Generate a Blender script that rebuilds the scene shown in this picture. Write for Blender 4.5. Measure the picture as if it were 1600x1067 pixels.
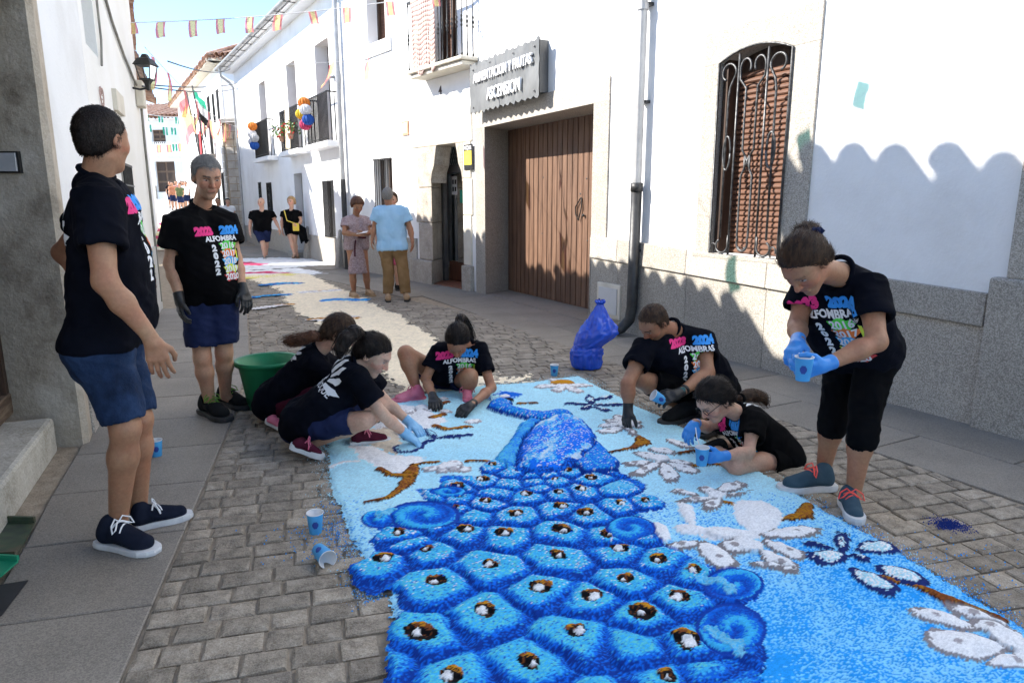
import bpy, bmesh, math, random
import numpy as np
from mathutils import Vector, Matrix, noise
from mathutils.bvhtree import BVHTree
for o in list(bpy.data.objects): bpy.data.objects.remove(o)
SC = bpy.context.scene
COL = SC.collection
random.seed(7); RNG = np.random.default_rng(11)
R = math.radians
# ---------------------------------------------------------------- camera
PITCH, CAMH, FPX = R(11.54), 1.47, 1067.0
cam = bpy.data.cameras.new('camera'); cam.lens = 24.0; cam.sensor_width = 36.0
cam.clip_start = 0.05; cam.clip_end = 600
camo = bpy.data.objects.new('camera', cam); COL.objects.link(camo)
camo.location = (0, 0, CAMH); camo.rotation_euler = (R(90) - PITCH, 0, 0)
SC.camera = camo
# ---------------------------------------------------------------- sky and sun
SUN = Vector((1.141, -0.014, -0.85)).normalized()      # the way the light travels
world = bpy.data.worlds.new('World'); SC.world = world; world.use_nodes = True
wn = world.node_tree.nodes; wl_ = world.node_tree.links
sky = wn.new('ShaderNodeTexSky'); sky.sky_type = 'NISHITA'; sky.sun_disc = False
sky.sun_elevation = math.asin(-SUN.z); sky.sun_rotation = math.atan2(-SUN.x, -SUN.y)
sky.air_density = 0.85; sky.dust_density = 0.0; sky.ozone_density = 2.6; sky.altitude = 400
wl_.new(sky.outputs[0], wn['Background'].inputs[0]); wn['Background'].inputs[1].default_value = 0.15
sl = bpy.data.lights.new('sun', 'SUN'); sl.energy = 5.0; sl.angle = R(0.5); sl.color = (1.0, 0.945, 0.865)
so = bpy.data.objects.new('sun', sl); COL.objects.link(so)
so.rotation_euler = SUN.to_track_quat('-Z', 'Y').to_euler(); so.location = (-8, 0, 12)
SC.view_settings.view_transform = 'Standard'; SC.view_settings.look = 'None'
SC.view_settings.exposure = 1.40; SC.view_settings.gamma = 1.0; SC.view_settings.use_curve_mapping = False
SC.render.engine = 'CYCLES'
# ---------------------------------------------------------------- helpers
def ray(px, py):
    x = (px - 800) / FPX; y = -(py - 533.5) / FPX
    return Vector((x, math.cos(PITCH) + y * math.sin(PITCH), -math.sin(PITCH) + y * math.cos(PITCH)))
def G(px, py, z=0.0):                 # a point of the ground seen at a place in the photograph
    d = ray(px, py); t = (z - CAMH) / d.z; return Vector((d.x * t, d.y * t, z))
def J(px, py, Y):                     # a point at distance Y
    d = ray(px, py); t = Y / d.y; return Vector((d.x * t, Y, CAMH + d.z * t))
def tag(o, label=None, cat=None, group=None, kind=None):
    if label: o['label'] = label
    if cat: o['category'] = cat
    if group: o['group'] = group
    if kind: o['kind'] = kind
    return o
def empty(name, loc=(0, 0, 0), **k):
    o = bpy.data.objects.new(name, None); o.empty_display_size = 0.1; COL.objects.link(o); o.location = loc
    return tag(o, **k)
def parent(c, p):
    c.parent = p
    c.matrix_parent_inverse = Matrix.Translation(-p.location)
def link_mesh(name, me, mats, par=None, smooth=False):
    o = bpy.data.objects.new(name, me); COL.objects.link(o)
    if not me.materials:
        for m in (mats if isinstance(mats, (list, tuple)) else [mats]): me.materials.append(m)
    if smooth: me.shade_smooth()
    if par is not None: parent(o, par)
    return o
def inst(o, par=None, mat=None):      # a copy of one object, sharing its mesh
    c = o.copy(); COL.objects.link(c)
    if par is not None: parent(c, par)
    return c
class MB:
    def __init__(s): s.v = []; s.f = []; s.m = []; s.mi = 0
    def face(s, pts):
        n = len(s.v); s.v += [tuple(p) for p in pts]; s.f.append(tuple(range(n, n + len(pts)))); s.m.append(s.mi)
    def hexa(s, p):                   # 8 corners: 4 below, 4 above, same turn
        n = len(s.v); s.v += [tuple(q) for q in p]
        for f in ((3, 2, 1, 0), (4, 5, 6, 7), (0, 1, 5, 4), (1, 2, 6, 5), (2, 3, 7, 6), (3, 0, 4, 7)):
            s.f.append(tuple(n + i for i in f)); s.m.append(s.mi)
    def box(s, x0, x1, y0, y1, z0, z1):
        s.hexa([(x0, y0, z0), (x1, y0, z0), (x1, y1, z0), (x0, y1, z0), (x0, y0, z1), (x1, y0, z1), (x1, y1, z1), (x0, y1, z1)])
    def rings(s, rs, closed=False, caps=True):
        n = len(s.v); k = len(rs[0])
        for r in rs: s.v += [tuple(p) for p in r]
        L = len(rs)
        for i in range(L if closed else L - 1):
            a = n + i * k; b = n + ((i + 1) % L) * k
            for j in range(k):
                j2 = (j + 1) % k; s.f.append((a + j, a + j2, b + j2, b + j)); s.m.append(s.mi)
        if caps and not closed:
            s.f.append(tuple(n + j for j in reversed(range(k)))); s.m.append(s.mi)
            s.f.append(tuple(n + (L - 1) * k + j for j in range(k))); s.m.append(s.mi)
    def tube(s, pts, r, n=6, closed=False, flat=1.0):
        pts = [Vector(p) for p in pts]; L = len(pts); rs = []; up = None
        for i, p in enumerate(pts):
            a = pts[(i - 1) % L] if closed or i > 0 else p; b = pts[(i + 1) % L] if closed or i < L - 1 else p
            d = (b - a); d = d.normalized() if d.length > 1e-9 else Vector((0, 0, 1))
            if up is None: up = Vector((0, 0, 1)) if abs(d.z) < 0.9 else Vector((1, 0, 0))
            x = d.cross(up)
            if x.length < 1e-5: x = d.orthogonal()
            x.normalize(); y = x.cross(d).normalized(); up = y
            rr = r[i] if isinstance(r, (list, tuple)) else r
            rs.append([p + (x * math.cos(2 * math.pi * j / n) + y * flat * math.sin(2 * math.pi * j / n)) * rr for j in range(n)])
        s.rings(rs, closed)
    def lathe(s, c, prof, n=20, ax=None, caps=True):
        c = Vector(c); z = Vector(ax).normalized() if ax else Vector((0, 0, 1)); x = z.orthogonal().normalized(); y = z.cross(x)
        s.rings([[c + z * h + (x * math.cos(2 * math.pi * j / n) + y * math.sin(2 * math.pi * j / n)) * r for j in range(n)] for r, h in prof], caps=caps)
    def mesh(s, name):
        me = bpy.data.meshes.new(name); me.from_pydata(s.v, [], s.f); me.polygons.foreach_set('material_index', s.m); me.update(); return me
    def build(s, name, mats, par=None, smooth=False, bevel=0, fix=False):
        me = s.mesh(name)
        if fix or bevel:
            bm = bmesh.new(); bm.from_mesh(me)
            bmesh.ops.recalc_face_normals(bm, faces=bm.faces)
            if bevel: bmesh.ops.bevel(bm, geom=[e for e in bm.edges if e.is_manifold and e.calc_face_angle(0) > 0.5], offset=bevel, segments=2, affect='EDGES', profile=0.5)
            bm.to_mesh(me); bm.free()
        o = link_mesh(name, me, mats, par, smooth); return o
class Facade:                         # a vertical plane: s along it, d into it, z up
    def __init__(s, A, B):
        s.A = Vector((A[0], A[1], 0)); u = Vector((B[0] - A[0], B[1] - A[1], 0)); s.L = u.length; s.u = u / s.L
        s.i = Vector((s.u.y, -s.u.x, 0))
    def P(s, a, d, z): return s.A + s.u * a + s.i * d + Vector((0, 0, z))
    def box(s, mb, s0, s1, d0, d1, z0, z1):
        P = s.P; mb.hexa([P(s0, d0, z0), P(s1, d0, z0), P(s1, d1, z0), P(s0, d1, z0), P(s0, d0, z1), P(s1, d0, z1), P(s1, d1, z1), P(s0, d1, z1)])
    def wall(s, mb, s0, s1, z0, z1, th, ops):
        # solid wall with rectangular openings (a0, a1, b0, b1); reveals come from the boxes themselves
        xs = sorted({s0, s1} | {v for o in ops for v in o[:2]}); 
        for x0, x1 in zip(xs, xs[1:]):
            cuts = sorted([(o[2], o[3]) for o in ops if o[0] <= x0 + 1e-6 and o[1] >= x1 - 1e-6]); z = z0
            for b0, b1 in cuts:
                if b0 > z + 1e-6: s.box(mb, x0, x1, 0, th, z, b0)
                z = b1
            if z1 > z: s.box(mb, x0, x1, 0, th, z, z1)
# ---------------------------------------------------------------- materials
MATS = {}
def C(r, g=None, b=None): return (r, g if g is not None else r, b if b is not None else r, 1)
def mat(name, cols, scale=6, detail=5, stretch=(1, 1, 1), rough=0.7, bump=0.0, bscale=40, spec=0.4, metal=0.0, rnd=0.0,
        speck=None, sheen=0, attr=False, coat=0, sss=0, alpha=None, trans=0, bstretch=None, wave=None, emit=None):
    m = bpy.data.materials.new(name); m.use_nodes = True; N = m.node_tree.nodes; L = m.node_tree.links; b = N['Principled BSDF']
    tc = N.new('ShaderNodeTexCoord'); mp = N.new('ShaderNodeMapping'); mp.inputs[3].default_value = stretch; L.new(tc.outputs['Object'], mp.inputs[0])
    vec = mp.outputs[0]
    if rnd:
        oi = N.new('ShaderNodeObjectInfo'); ad = N.new('ShaderNodeVectorMath'); ad.operation = 'ADD'; sc = N.new('ShaderNodeVectorMath'); sc.operation = 'SCALE'
        sc.inputs[0].default_value = (17, 31, 47); L.new(oi.outputs['Random'], sc.inputs[3]); L.new(vec, ad.inputs[0]); L.new(sc.outputs[0], ad.inputs[1]); vec = ad.outputs[0]
    def nz(scl, det=4, v=None, rg=0.6):
        n = N.new('ShaderNodeTexNoise'); n.inputs['Scale'].default_value = scl; n.inputs['Detail'].default_value = det; n.inputs['Roughness'].default_value = rg; L.new(v or vec, n.inputs['Vector']); return n
    if attr:
        at = N.new('ShaderNodeAttribute'); at.attribute_name = 'Col'; col = at.outputs['Color']
        n = nz(scale, detail); mr = N.new('ShaderNodeMapRange'); mr.inputs[1].default_value = .3; mr.inputs[2].default_value = .7; mr.inputs[3].default_value = cols[0]; mr.inputs[4].default_value = cols[1]
        L.new(n.outputs[0], mr.inputs[0]); mx = N.new('ShaderNodeVectorMath'); mx.operation = 'SCALE'; L.new(col, mx.inputs[0]); L.new(mr.outputs[0], mx.inputs[3]); col = mx.outputs[0]
    elif len(cols) == 1:
        rg = N.new('ShaderNodeRGB'); rg.outputs[0].default_value = cols[0]; col = rg.outputs[0]
    else:
        n = nz(scale, detail); cr = N.new('ShaderNodeValToRGB'); e = cr.color_ramp.elements
        lo, hi = (0.32, 0.68); k = len(cols)
        e[0].position = lo; e[0].color = cols[0]; e[1].position = hi; e[1].color = cols[-1]
        for i in range(1, k - 1): x = e.new(lo + (hi - lo) * i / (k - 1)); x.color = cols[i]
        L.new(n.outputs[0], cr.inputs[0]); col = cr.outputs[0]
    if speck:                         # (scale, dark colour, light colour, amount)
        v = N.new('ShaderNodeTexVoronoi'); v.inputs['Scale'].default_value = speck[0]; L.new(vec, v.inputs['Vector'])
        sp = N.new('ShaderNodeSeparateColor'); L.new(v.outputs['Color'], sp.inputs[0])
        cr = N.new('ShaderNodeValToRGB'); cr.color_ramp.interpolation = 'LINEAR'; e = cr.color_ramp.elements
        e[0].position = .12; e[0].color = speck[1]; e[1].position = .9; e[1].color = speck[2]
        L.new(sp.outputs[0], cr.inputs[0]); mx = N.new('ShaderNodeMix'); mx.data_type = 'RGBA'; mx.blend_type = 'MIX'; mx.inputs[0].default_value = speck[3]
        L.new(col, mx.inputs[6]); L.new(cr.outputs[0], mx.inputs[7]); col = mx.outputs[2]
    if rnd:
        hs = N.new('ShaderNodeHueSaturation'); mr = N.new('ShaderNodeMapRange'); mr.inputs[3].default_value = 1 - rnd; mr.inputs[4].default_value = 1 + rnd
        L.new(oi.outputs['Random'], mr.inputs[0]); L.new(mr.outputs[0], hs.inputs['Value']); L.new(col, hs.inputs['Color']); col = hs.outputs[0]
    L.new(col, b.inputs['Base Color'])
    b.inputs['Roughness'].default_value = rough; b.inputs['Specular IOR Level'].default_value = spec; b.inputs['Metallic'].default_value = metal
    if coat: b.inputs['Coat Weight'].default_value = coat
    if sheen: b.inputs['Sheen Weight'].default_value = sheen
    if sss: b.inputs['Subsurface Weight'].default_value = sss; b.inputs['Subsurface Radius'].default_value = (.012, .005, .003); b.inputs['Subsurface Scale'].default_value = .5
    if trans: b.inputs['Transmission Weight'].default_value = trans
    if emit: b.inputs['Emission Color'].default_value = emit[0]; b.inputs['Emission Strength'].default_value = emit[1]
    if bump:
        if bstretch:
            m2 = N.new('ShaderNodeMapping'); m2.inputs[3].default_value = bstretch; L.new(tc.outputs['Object'], m2.inputs[0]); bn = nz(bscale, 4, m2.outputs[0])
        else: bn = nz(bscale, 5)
        bp = N.new('ShaderNodeBump'); bp.inputs['Strength'].default_value = bump; bp.inputs['Distance'].default_value = 0.01
        L.new(bn.outputs[0], bp.inputs['Height']); L.new(bp.outputs[0], b.inputs['Normal'])
    MATS[name] = m; return m
def translucent(name, col, amt=.5):
    m = bpy.data.materials.new(name); m.use_nodes = True; N = m.node_tree.nodes; L = m.node_tree.links
    N.remove(N['Principled BSDF']); d = N.new('ShaderNodeBsdfDiffuse'); t = N.new('ShaderNodeBsdfTranslucent'); x = N.new('ShaderNodeMixShader'); tp = N.new('ShaderNodeBsdfTransparent'); x2 = N.new('ShaderNodeMixShader')
    n = N.new('ShaderNodeTexNoise'); n.inputs['Scale'].default_value = 30; cr = N.new('ShaderNodeValToRGB'); cr.color_ramp.elements[0].color = tuple(c * .85 for c in col[:3]) + (1,); cr.color_ramp.elements[1].color = col; L.new(n.outputs[0], cr.inputs[0])
    for q in (d, t): L.new(cr.outputs[0], q.inputs[0])
    L.new(cr.outputs[0], tp.inputs[0])
    x.inputs[0].default_value = .5; L.new(d.outputs[0], x.inputs[1]); L.new(t.outputs[0], x.inputs[2])
    x2.inputs[0].default_value = amt; L.new(x.outputs[0], x2.inputs[1]); L.new(tp.outputs[0], x2.inputs[2]); L.new(x2.outputs[0], N['Material Output'].inputs[0]); return m
def glass(name, tint=(.6, .66, .66)):
    m = bpy.data.materials.new(name); m.use_nodes = True; N = m.node_tree.nodes; L = m.node_tree.links
    N.remove(N['Principled BSDF']); g = N.new('ShaderNodeBsdfGlossy'); g.inputs['Roughness'].default_value = .04; t = N.new('ShaderNodeBsdfTransparent'); t.inputs[0].default_value = tint + (1,)
    f = N.new('ShaderNodeFresnel'); f.inputs[0].default_value = 1.5; x = N.new('ShaderNodeMixShader'); L.new(f.outputs[0], x.inputs[0]); L.new(t.outputs[0], x.inputs[1]); L.new(g.outputs[0], x.inputs[2]); L.new(x.outputs[0], N['Material Output'].inputs[0]); return m
M_PLASTER = mat('white_plaster', [C(.74, .73, .71), C(.83, .83, .82), C(.87, .87, .86)], 1.1, 8, rough=.88, bump=.35, bscale=38, spec=.2)
M_PLASTER_OLD = mat('cream_plaster', [C(.80, .78, .72), C(.88, .87, .84)], .9, 7, rough=.9, bump=.5, bscale=18, spec=.2)
M_GRANITE = mat('grey_granite', [C(.315, .29, .25), C(.405, .375, .325)], 3, 6, rough=.75, bump=.25, bscale=120, rnd=.09, speck=(150, C(.12, .108, .092), C(.58, .53, .46), .5))
M_GRANITE_OLD = mat('weathered_granite', [C(.26, .225, .175), C(.44, .38, .30), C(.54, .48, .39)], 4, 8, rough=.9, bump=.7, bscale=35, speck=(110, C(.12, .11, .1), C(.55, .53, .5), .35))
M_JAMB = mat('rough_jamb_granite', [C(.20, .16, .115), C(.42, .355, .27), C(.50, .43, .34), C(.66, .60, .50)], 2.6, 10, rough=.95, bump=1.0, bscale=24, speck=(110, C(.2, .17, .13), C(.6, .54, .46), .14))
M_STEP = mat('step_granite', [C(.33, .30, .24), C(.5, .47, .4), C(.56, .54, .48)], 5, 8, rough=.9, bump=.6, bscale=30, speck=(120, C(.2, .18, .14), C(.6, .58, .52), .3))
M_SLAB = mat('paving_slab_granite', [C(.185, .163, .135), C(.275, .242, .20)], 2.2, 7, rough=.66, bump=.22, bscale=140, rnd=.10, speck=(230, C(.10, .09, .075), C(.38, .335, .28), .36), spec=.3)
M_SETT = mat('sett_granite', [C(.14, .112, .082), C(.29, .24, .178), C(.42, .355, .275)], 16, 9, rough=.8, bump=.8, bscale=55, rnd=.22, speck=(260, C(.09, .075, .06), C(.46, .41, .34), .3), spec=.3)
M_MORTAR = mat('joint_mortar', [C(.24, .19, .135), C(.40, .33, .245)], 14, 8, rough=.95, bump=.8, bscale=90)
M_WOODDOOR = mat('brown_planks', [C(.075, .040, .025), C(.145, .080, .050), C(.21, .122, .078)], 3.2, 8, (9, 9, .5), rough=.55, bump=.25, bscale=12, bstretch=(9, 9, .5), rnd=.14)
M_DARKWOOD = mat('dark_wood', [C(.035, .02, .014), C(.075, .042, .026)], 3, 7, (8, 8, .6), rough=.6, bump=.3, bscale=10, bstretch=(8, 8, .6))
M_OLDWOOD = mat('worn_wood', [C(.05, .03, .02), C(.13, .085, .055), C(.24, .18, .12)], 3, 8, (1, 1, 9), rough=.75, bump=.5, bscale=12, bstretch=(2, 2, 12))
M_SHUTTER = mat('shutter_brown', [C(.10, .043, .024), C(.155, .072, .042)], 4, 6, (1, 1, 6), rough=.55, bump=.15, bscale=12, rnd=.08)
M_IRON = mat('black_iron', [C(.012), C(.03)], 20, 4, rough=.5, bump=.2, bscale=60, metal=.3)
M_STEEL = mat('grille_steel', [C(.035), C(.09), C(.16)], 24, 5, rough=.45, bump=.25, bscale=80, metal=.6)
M_ZINC = mat('zinc_sheet', [C(.105, .11, .112), C(.19, .195, .195)], 3, 8, (1, 1, .6), rough=.6, metal=.2, bump=.1, bscale=10)
M_ZINCDARK = mat('dark_zinc', [C(.09), C(.15)], 4, 5, rough=.5, metal=.5)
M_PIPE = mat('grey_downpipe', [C(.32), C(.44)], 5, 5, rough=.45, metal=.4, bump=.1, bscale=30)
M_PIPEDARK = mat('cast_iron_pipe', [C(.03), C(.06)], 8, 5, rough=.45, metal=.3, bump=.2, bscale=40)
M_TILE = mat('clay_roof_tile', [C(.26, .13, .085), C(.42, .25, .17), C(.52, .40, .31)], 5, 7, rough=.9, bump=.4, bscale=30, rnd=.15)
M_STONE = mat('ashlar_stone', [C(.33, .30, .26), C(.47, .44, .39)], 4, 7, rough=.9, bump=.5, bscale=30, rnd=.14)
M_WHITE = mat('white_paint', [C(.78), C(.84)], 8, 3, rough=.5)
M_LETTER = mat('white_letters', [C(.80), C(.84)], 8, 3, rough=.45)
M_DARKIN = mat('dark_interior', [C(.02, .018, .016), C(.035, .03, .027)], 3, 3, rough=.9)  # near black: the shade of unlit rooms is put into this colour
M_GLASS = glass('window_glass'); M_GLASSDARK = glass('shop_glass', (.45, .46, .42))
M_CREAMSTONE = mat('balcony_stone', [C(.60, .55, .45), C(.72, .67, .57)], 4, 6, rough=.8, bump=.3, bscale=40)
M_BLACK = mat('black_plastic', [C(.012), C(.02)], 20, 3, rough=.4)
M_YELLOW = mat('yellow_print', [C(.75, .62, .05), C(.8, .68, .08)], 8, 3, rough=.5)
# ================================================================ SETTING: ground, road, pavements
def gz(y):                            # the street climbs towards the square
    return 0.0 if y < 24 else (1.72 * min(1, (y - 24) / 30.0))
mb = MB(); ys = [-25, 0, 24, 30, 36, 42, 48, 54, 70, 140]; xs = [-120, -60, -30, 0, 30, 60]
for y0, y1 in zip(ys, ys[1:]):
    for x0, x1 in zip(xs, xs[1:]): mb.face([(x0, y0, gz(y0) - .035), (x1, y0, gz(y0) - .035), (x1, y1, gz(y1) - .035), (x0, y1, gz(y1) - .035)])
M_GROUND = mat('pale_ground', [C(.42, .40, .36), C(.52, .50, .46)], 1.5, 7, rough=.95, bump=.3, bscale=20)
tag(mb.build('ground', M_GROUND), kind='structure')
KL = [(-.45, -1.0), (-1.05, 1.2), (-1.23, 1.88), (-1.9, 4.39), (-2.52, 6.39), (-3.79, 9.64), (-8.6, 18.5), (-13.6, 28)]
KR = [(5.0, -1.8), (2.54, 3.15), (2.22, 3.79), (-.55, 9.15), (-1.75, 10.6), (-4.9, 14.9), (-10.3, 24), (-12.6, 28)]
def xat(poly, y):
    for (x0, y0), (x1, y1) in zip(poly, poly[1:]):
        if y0 <= y <= y1: return x0 + (x1 - x0) * (y - y0) / (y1 - y0)
    return poly[-1][0] if y > poly[-1][1] else poly[0][0]
mb = MB(); yy = [-1 + i for i in range(30)]
for y0, y1 in zip(yy, yy[1:]):
    n = 4
    for k in range(n):
        q = []
        for y, t in ((y0, k / n), (y0, (k + 1) / n), (y1, (k + 1) / n), (y1, k / n)):
            a, b = xat(KL, y), xat(KR, y); q.append((a + (b - a) * t, y, -.012 + gz(y)))
        mb.face(q)
road = tag(mb.build('road', M_MORTAR), kind='structure')
ED = Vector((-.258, .966, 0)); EX = Vector((.966, .258, 0))
CARPET = [(-.05, 1.0), (-.39, 1.87), (-.62, 2.5), (-.95, 3.38), (-1.17, 4.06), (-1.05, 4.7), (-.85, 5.42), (-.16, 5.5), (.55, 5.66), (1.09, 4.44), (1.40, 3.51), (1.65, 2.7), (1.79, 2.14), (2.05, 1.0)]
def inpoly(x, y, P):
    c = False; n = len(P)
    for i in range(n):
        (x0, y0), (x1, y1) = P[i], P[i - 1]
        if (y0 > y) != (y1 > y) and x < (x1 - x0) * (y - y0) / (y1 - y0) + x0: c = not c
    return c
CIN = [(.45 + (x - .45) * .93, 3.3 + (y - 3.3) * .95) for x, y in CARPET]
def sett_geo(w, h, rnd):
    a, b = w / 2, h / 2; j = lambda k=.006: rnd.uniform(-k, k)
    def ring(ix, z, k): return [(-a + ix + j(k), -b + ix + j(k), z), (a - ix + j(k), -b + ix + j(k), z), (a - ix + j(k), b - ix + j(k), z), (-a + ix + j(k), b - ix + j(k), z)]
    v = ring(0, -.03, .003) + ring(.001, -.005 + j(.002), .004) + ring(.009, .0 + j(.002), .005) + [(j(.02), j(.012), .004 + j(.003))]
    f = []
    for r in (0, 4):
        for i in range(4): f.append((r + i, r + (i + 1) % 4, r + 4 + (i + 1) % 4, r + 4 + i))
    for i in range(4): f.append((8 + i, 8 + (i + 1) % 4, 12))
    return v, f
setts = []; rnd = random.Random(3); t = -.6
while t < 26:
    big = 1 if t < 9 else 1.3; pitch = rnd.uniform(.098, .122) * big; wob = rnd.uniform(-.012, .012); row = ED * (t + pitch / 2); x0 = x1 = None
    for k in range(700):                  # where this course meets the two pavements
        p = row + EX * (-7 + k * .02)
        if x0 is None and p.x > xat(KL, p.y): x0 = -7 + k * .02
        if x0 is not None and p.x > xat(KR, p.y): x1 = -7 + k * .02; break
    if x0 is not None and x1 is not None:
        x = x0 + .004; first = True
        while x < x1 - .05:
            w = rnd.uniform(.125, .215) * big * (rnd.uniform(.5, 1) if first else 1); first = False
            if x1 - x - w < .06: w = x1 - x
            c = row + EX * (x + w / 2); x += w
            if .6 < c.y < 22 and not inpoly(c.x, c.y, CIN): setts.append((c, w - .010, pitch - .010, wob))
    t += pitch
def inview(p, m=0):
    d = Vector(p) - Vector((0, 0, CAMH)); zc = d.y * math.cos(PITCH) - d.z * math.sin(PITCH); yc = d.y * math.sin(PITCH) + d.z * math.cos(PITCH)
    if zc < .1: return False
    u, v = 800 + FPX * d.x / zc, 533.5 - FPX * yc / zc
    return -m < u < 1600 + m and -m < v < 1067 + m
near = sorted([s for s in setts if inview(s[0])], key=lambda s: s[0].length)[:300]; nid = {id(s) for s in near}
variants = []
for k in range(14):
    w, h = .06 + .0115 * k, .10; v, f = sett_geo(w, h, rnd); me = bpy.data.meshes.new('sett'); me.from_pydata(v, [], f); me.materials.append(M_SETT); variants.append((w, h, me))
rz = math.atan2(EX.y, EX.x)
for c, w, h, wob in near:
    vw, vh, me = min(variants, key=lambda q: abs(q[0] - w)); o = bpy.data.objects.new('sett', me); COL.objects.link(o); o.parent = road
    o.location = (c.x, c.y, rnd.uniform(-.003, .003)); o.rotation_euler = (rnd.uniform(-.012, .012), rnd.uniform(-.012, .012), rz + wob + (math.pi if rnd.random() < .5 else 0)); o.scale = (w / vw, h / vh, 1)
V = []; F = []
for s in setts:
    if id(s) in nid: continue
    c, w, h, wob = s; v, f = sett_geo(w, h, rnd); n = len(V); ca, sa = math.cos(rz + wob), math.sin(rz + wob); dz = rnd.uniform(-.003, .003)
    V += [(c.x + x * ca - y * sa, c.y + x * sa + y * ca, z + dz) for x, y, z in v]; F += [tuple(n + i for i in q) for q in f]
me = bpy.data.meshes.new('sett_paving'); me.from_pydata(V, [], F); M_SETT2 = mat('sett_granite_far', [C(.12, .10, .078), C(.255, .215, .168), C(.40, .345, .275)], 5, 9, rough=.8, bump=.8, bscale=55, speck=(260, C(.09, .075, .06), C(.46, .41, .34), .3), spec=.3)
tag(link_mesh('sett_paving', me, M_SETT2, road), kind='stuff')
# pavements ------------------------------------------------------
LF = Facade((-4.776, 9.071), (-2.730, 4.190))         # left front: s runs towards the camera
AF = Facade((3.2425, 4.1718), (3.2425 - .47128, 4.1718 + .88198))
A2 = Facade((-.62, 11.40), (-3.623, 15.356)); BF = Facade((-3.623, 15.356), (-8.963, 24.101))
def slab(par, q, top=.0, th=.05, gap=.004, mt=None):
    q = [Vector((x, y, 0)) for x, y in q]; c = sum(q, Vector()) / 4; dz = rnd.uniform(-.0015, .0015)
    mbk = MB(); P = []
    for z, k in ((-th, gap), (top - .004 + dz, gap), (top + dz, gap + .005)):
        P.append([p + (c - p).normalized() * k * 1.5 + Vector((0, 0, z)) for p in q])
    mbk.rings(P, caps=True); o = mbk.build('slab', mt or M_SLAB, par); return o
mb = MB(); 
for y0, y1 in zip(yy, yy[1:]): mb.face([(xat(KL, y0) - 3.5, y0, -.014 + gz(y0)), (xat(KL, y0) - .001, y0, -.014 + gz(y0)), (xat(KL, y1) - .001, y1, -.014 + gz(y1)), (xat(KL, y1) - 3.5, y1, -.014 + gz(y1))])
pvl = tag(mb.build('pavement_left', M_MORTAR), kind='structure')
def lwall(y): return LF.A.x + LF.u.x * ((y - LF.A.y) / LF.u.y)
t = .2; 
def cut(p, poly):                     # walk along EX from the kerb until the wall
    return p
while t < 10.0:
    ln = .60 + rnd.uniform(-.03, .03); q = []
    for tt in (t, t + ln):
        # kerb point on the joint line through ED*tt along EX
        base = ED * tt; best = None
        for k in range(400):
            p = base + EX * (-4 + k * .015)
            if p.x >= xat(KL, p.y): best = p; break
        for k in range(400):
            pw = base + EX * (-6 + k * .015)
            if pw.x >= lwall(pw.y) - .02: break
        q.append((best, pw))
    (k0, w0), (k1, w1) = q
    slab(pvl, [(w0.x, w0.y), (k0.x, k0.y), (k1.x, k1.y), (w1.x, w1.y)])
    t += ln
mb = MB()
for y0, y1 in zip(yy, yy[1:]): mb.face([(xat(KR, y0) + .001, y0, -.014 + gz(y0)), (xat(KR, y0) + 4, y0, -.014 + gz(y0)), (xat(KR, y1) + 4, y1, -.014 + gz(y1)), (xat(KR, y1) + .001, y1, -.014 + gz(y1))])
pvr = tag(mb.build('pavement_right', M_MORTAR), kind='structure')
def rowslabs(Fc, s0, s1, dA, dB, lens, off=0):
    s = s0 + off
    while s < s1:
        l = rnd.choice(lens); e = min(s + l, s1)
        slab(pvr, [tuple(Fc.P(a, -d, 0)[:2]) for a, d in ((s, dB), (s, dA), (e, dA), (e, dB))]); s = e
rowslabs(AF, -2.2, 8.2, .55, -.6, (.95, 1.05, .9)); rowslabs(AF, -2.2, 6.0, 1.07, .55, (1.0, 1.1, .9), .4)
rowslabs(AF, 6.0, 8.2, .98, .55, (1.0, 1.1))
rowslabs(A2, .05, 4.97, .7, -.6, (.95, 1.05, .9)); rowslabs(A2, .05, 4.97, 1.3, .7, (1.0, 1.1, .9))
rowslabs(BF, .1, 9.5, .7, -.1, (1.0, 1.1)); rowslabs(BF, .1, 9.5, 1.3, .7, (1.0, 1.1), .3)
# ================================================================ HOUSES ON THE RIGHT
def thing_at(name, F, s, label, cat, group=None): 
    p = F.P(s, 0, 0); return empty(name, p, label=label, cat=cat, group=group)
def text_mesh(txt, size, bold=.0, ext=0.0):
    c = bpy.data.curves.new('lettering', 'FONT'); c.body = txt; c.size = size; c.offset = bold; c.extrude = ext; c.align_x = 'CENTER'; c.resolution_u = 3
    o = bpy.data.objects.new('lettering', c); COL.objects.link(o); bpy.context.view_layer.update()
    me = bpy.data.meshes.new_from_object(o.evaluated_get(bpy.context.evaluated_depsgraph_get())); bpy.data.objects.remove(o); return me
def grille(F, par, s0, s1, z0, z1, d, n, r=.008, mat_=None, hbars=(0, 1), name='grille'):
    g = MB(); F.box(g, s0, s1, d - .008, d + .008, z0 - .012, z0 + .012); fr = g.build('grille', mat_ or M_IRON, par); g = MB(); F.box(g, s0, s1, d - .008, d + .008, z1 - .012, z1 + .012); g.build('top_rail', mat_ or M_IRON, fr)
    for k in range(n):
        g = MB(); a = s0 + (s1 - s0) * (k + .5) / n; g.tube([F.P(a, d, z0), F.P(a, d, z1)], r, 6); g.build('bar', mat_ or M_IRON, fr)
    return fr
HA = thing_at('white_house', AF, 2, 'white house with granite base, arched barred window and wide plank garage door', 'house')
mb = MB(); GO = (4.70, 8.06, -.05, 2.70); WO = (1.98, 2.79, .99, 2.80)
AF.wall(mb, -4, 8.2, -.05, 6.6, .5, [GO, WO]); AF.box(mb, -4, 8.2, 2.6, 3.0, -.05, 6.6); AF.box(mb, -4, 8.2, .5, 3, 6.3, 6.6)
mb.build('wall', M_PLASTER, HA)
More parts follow.
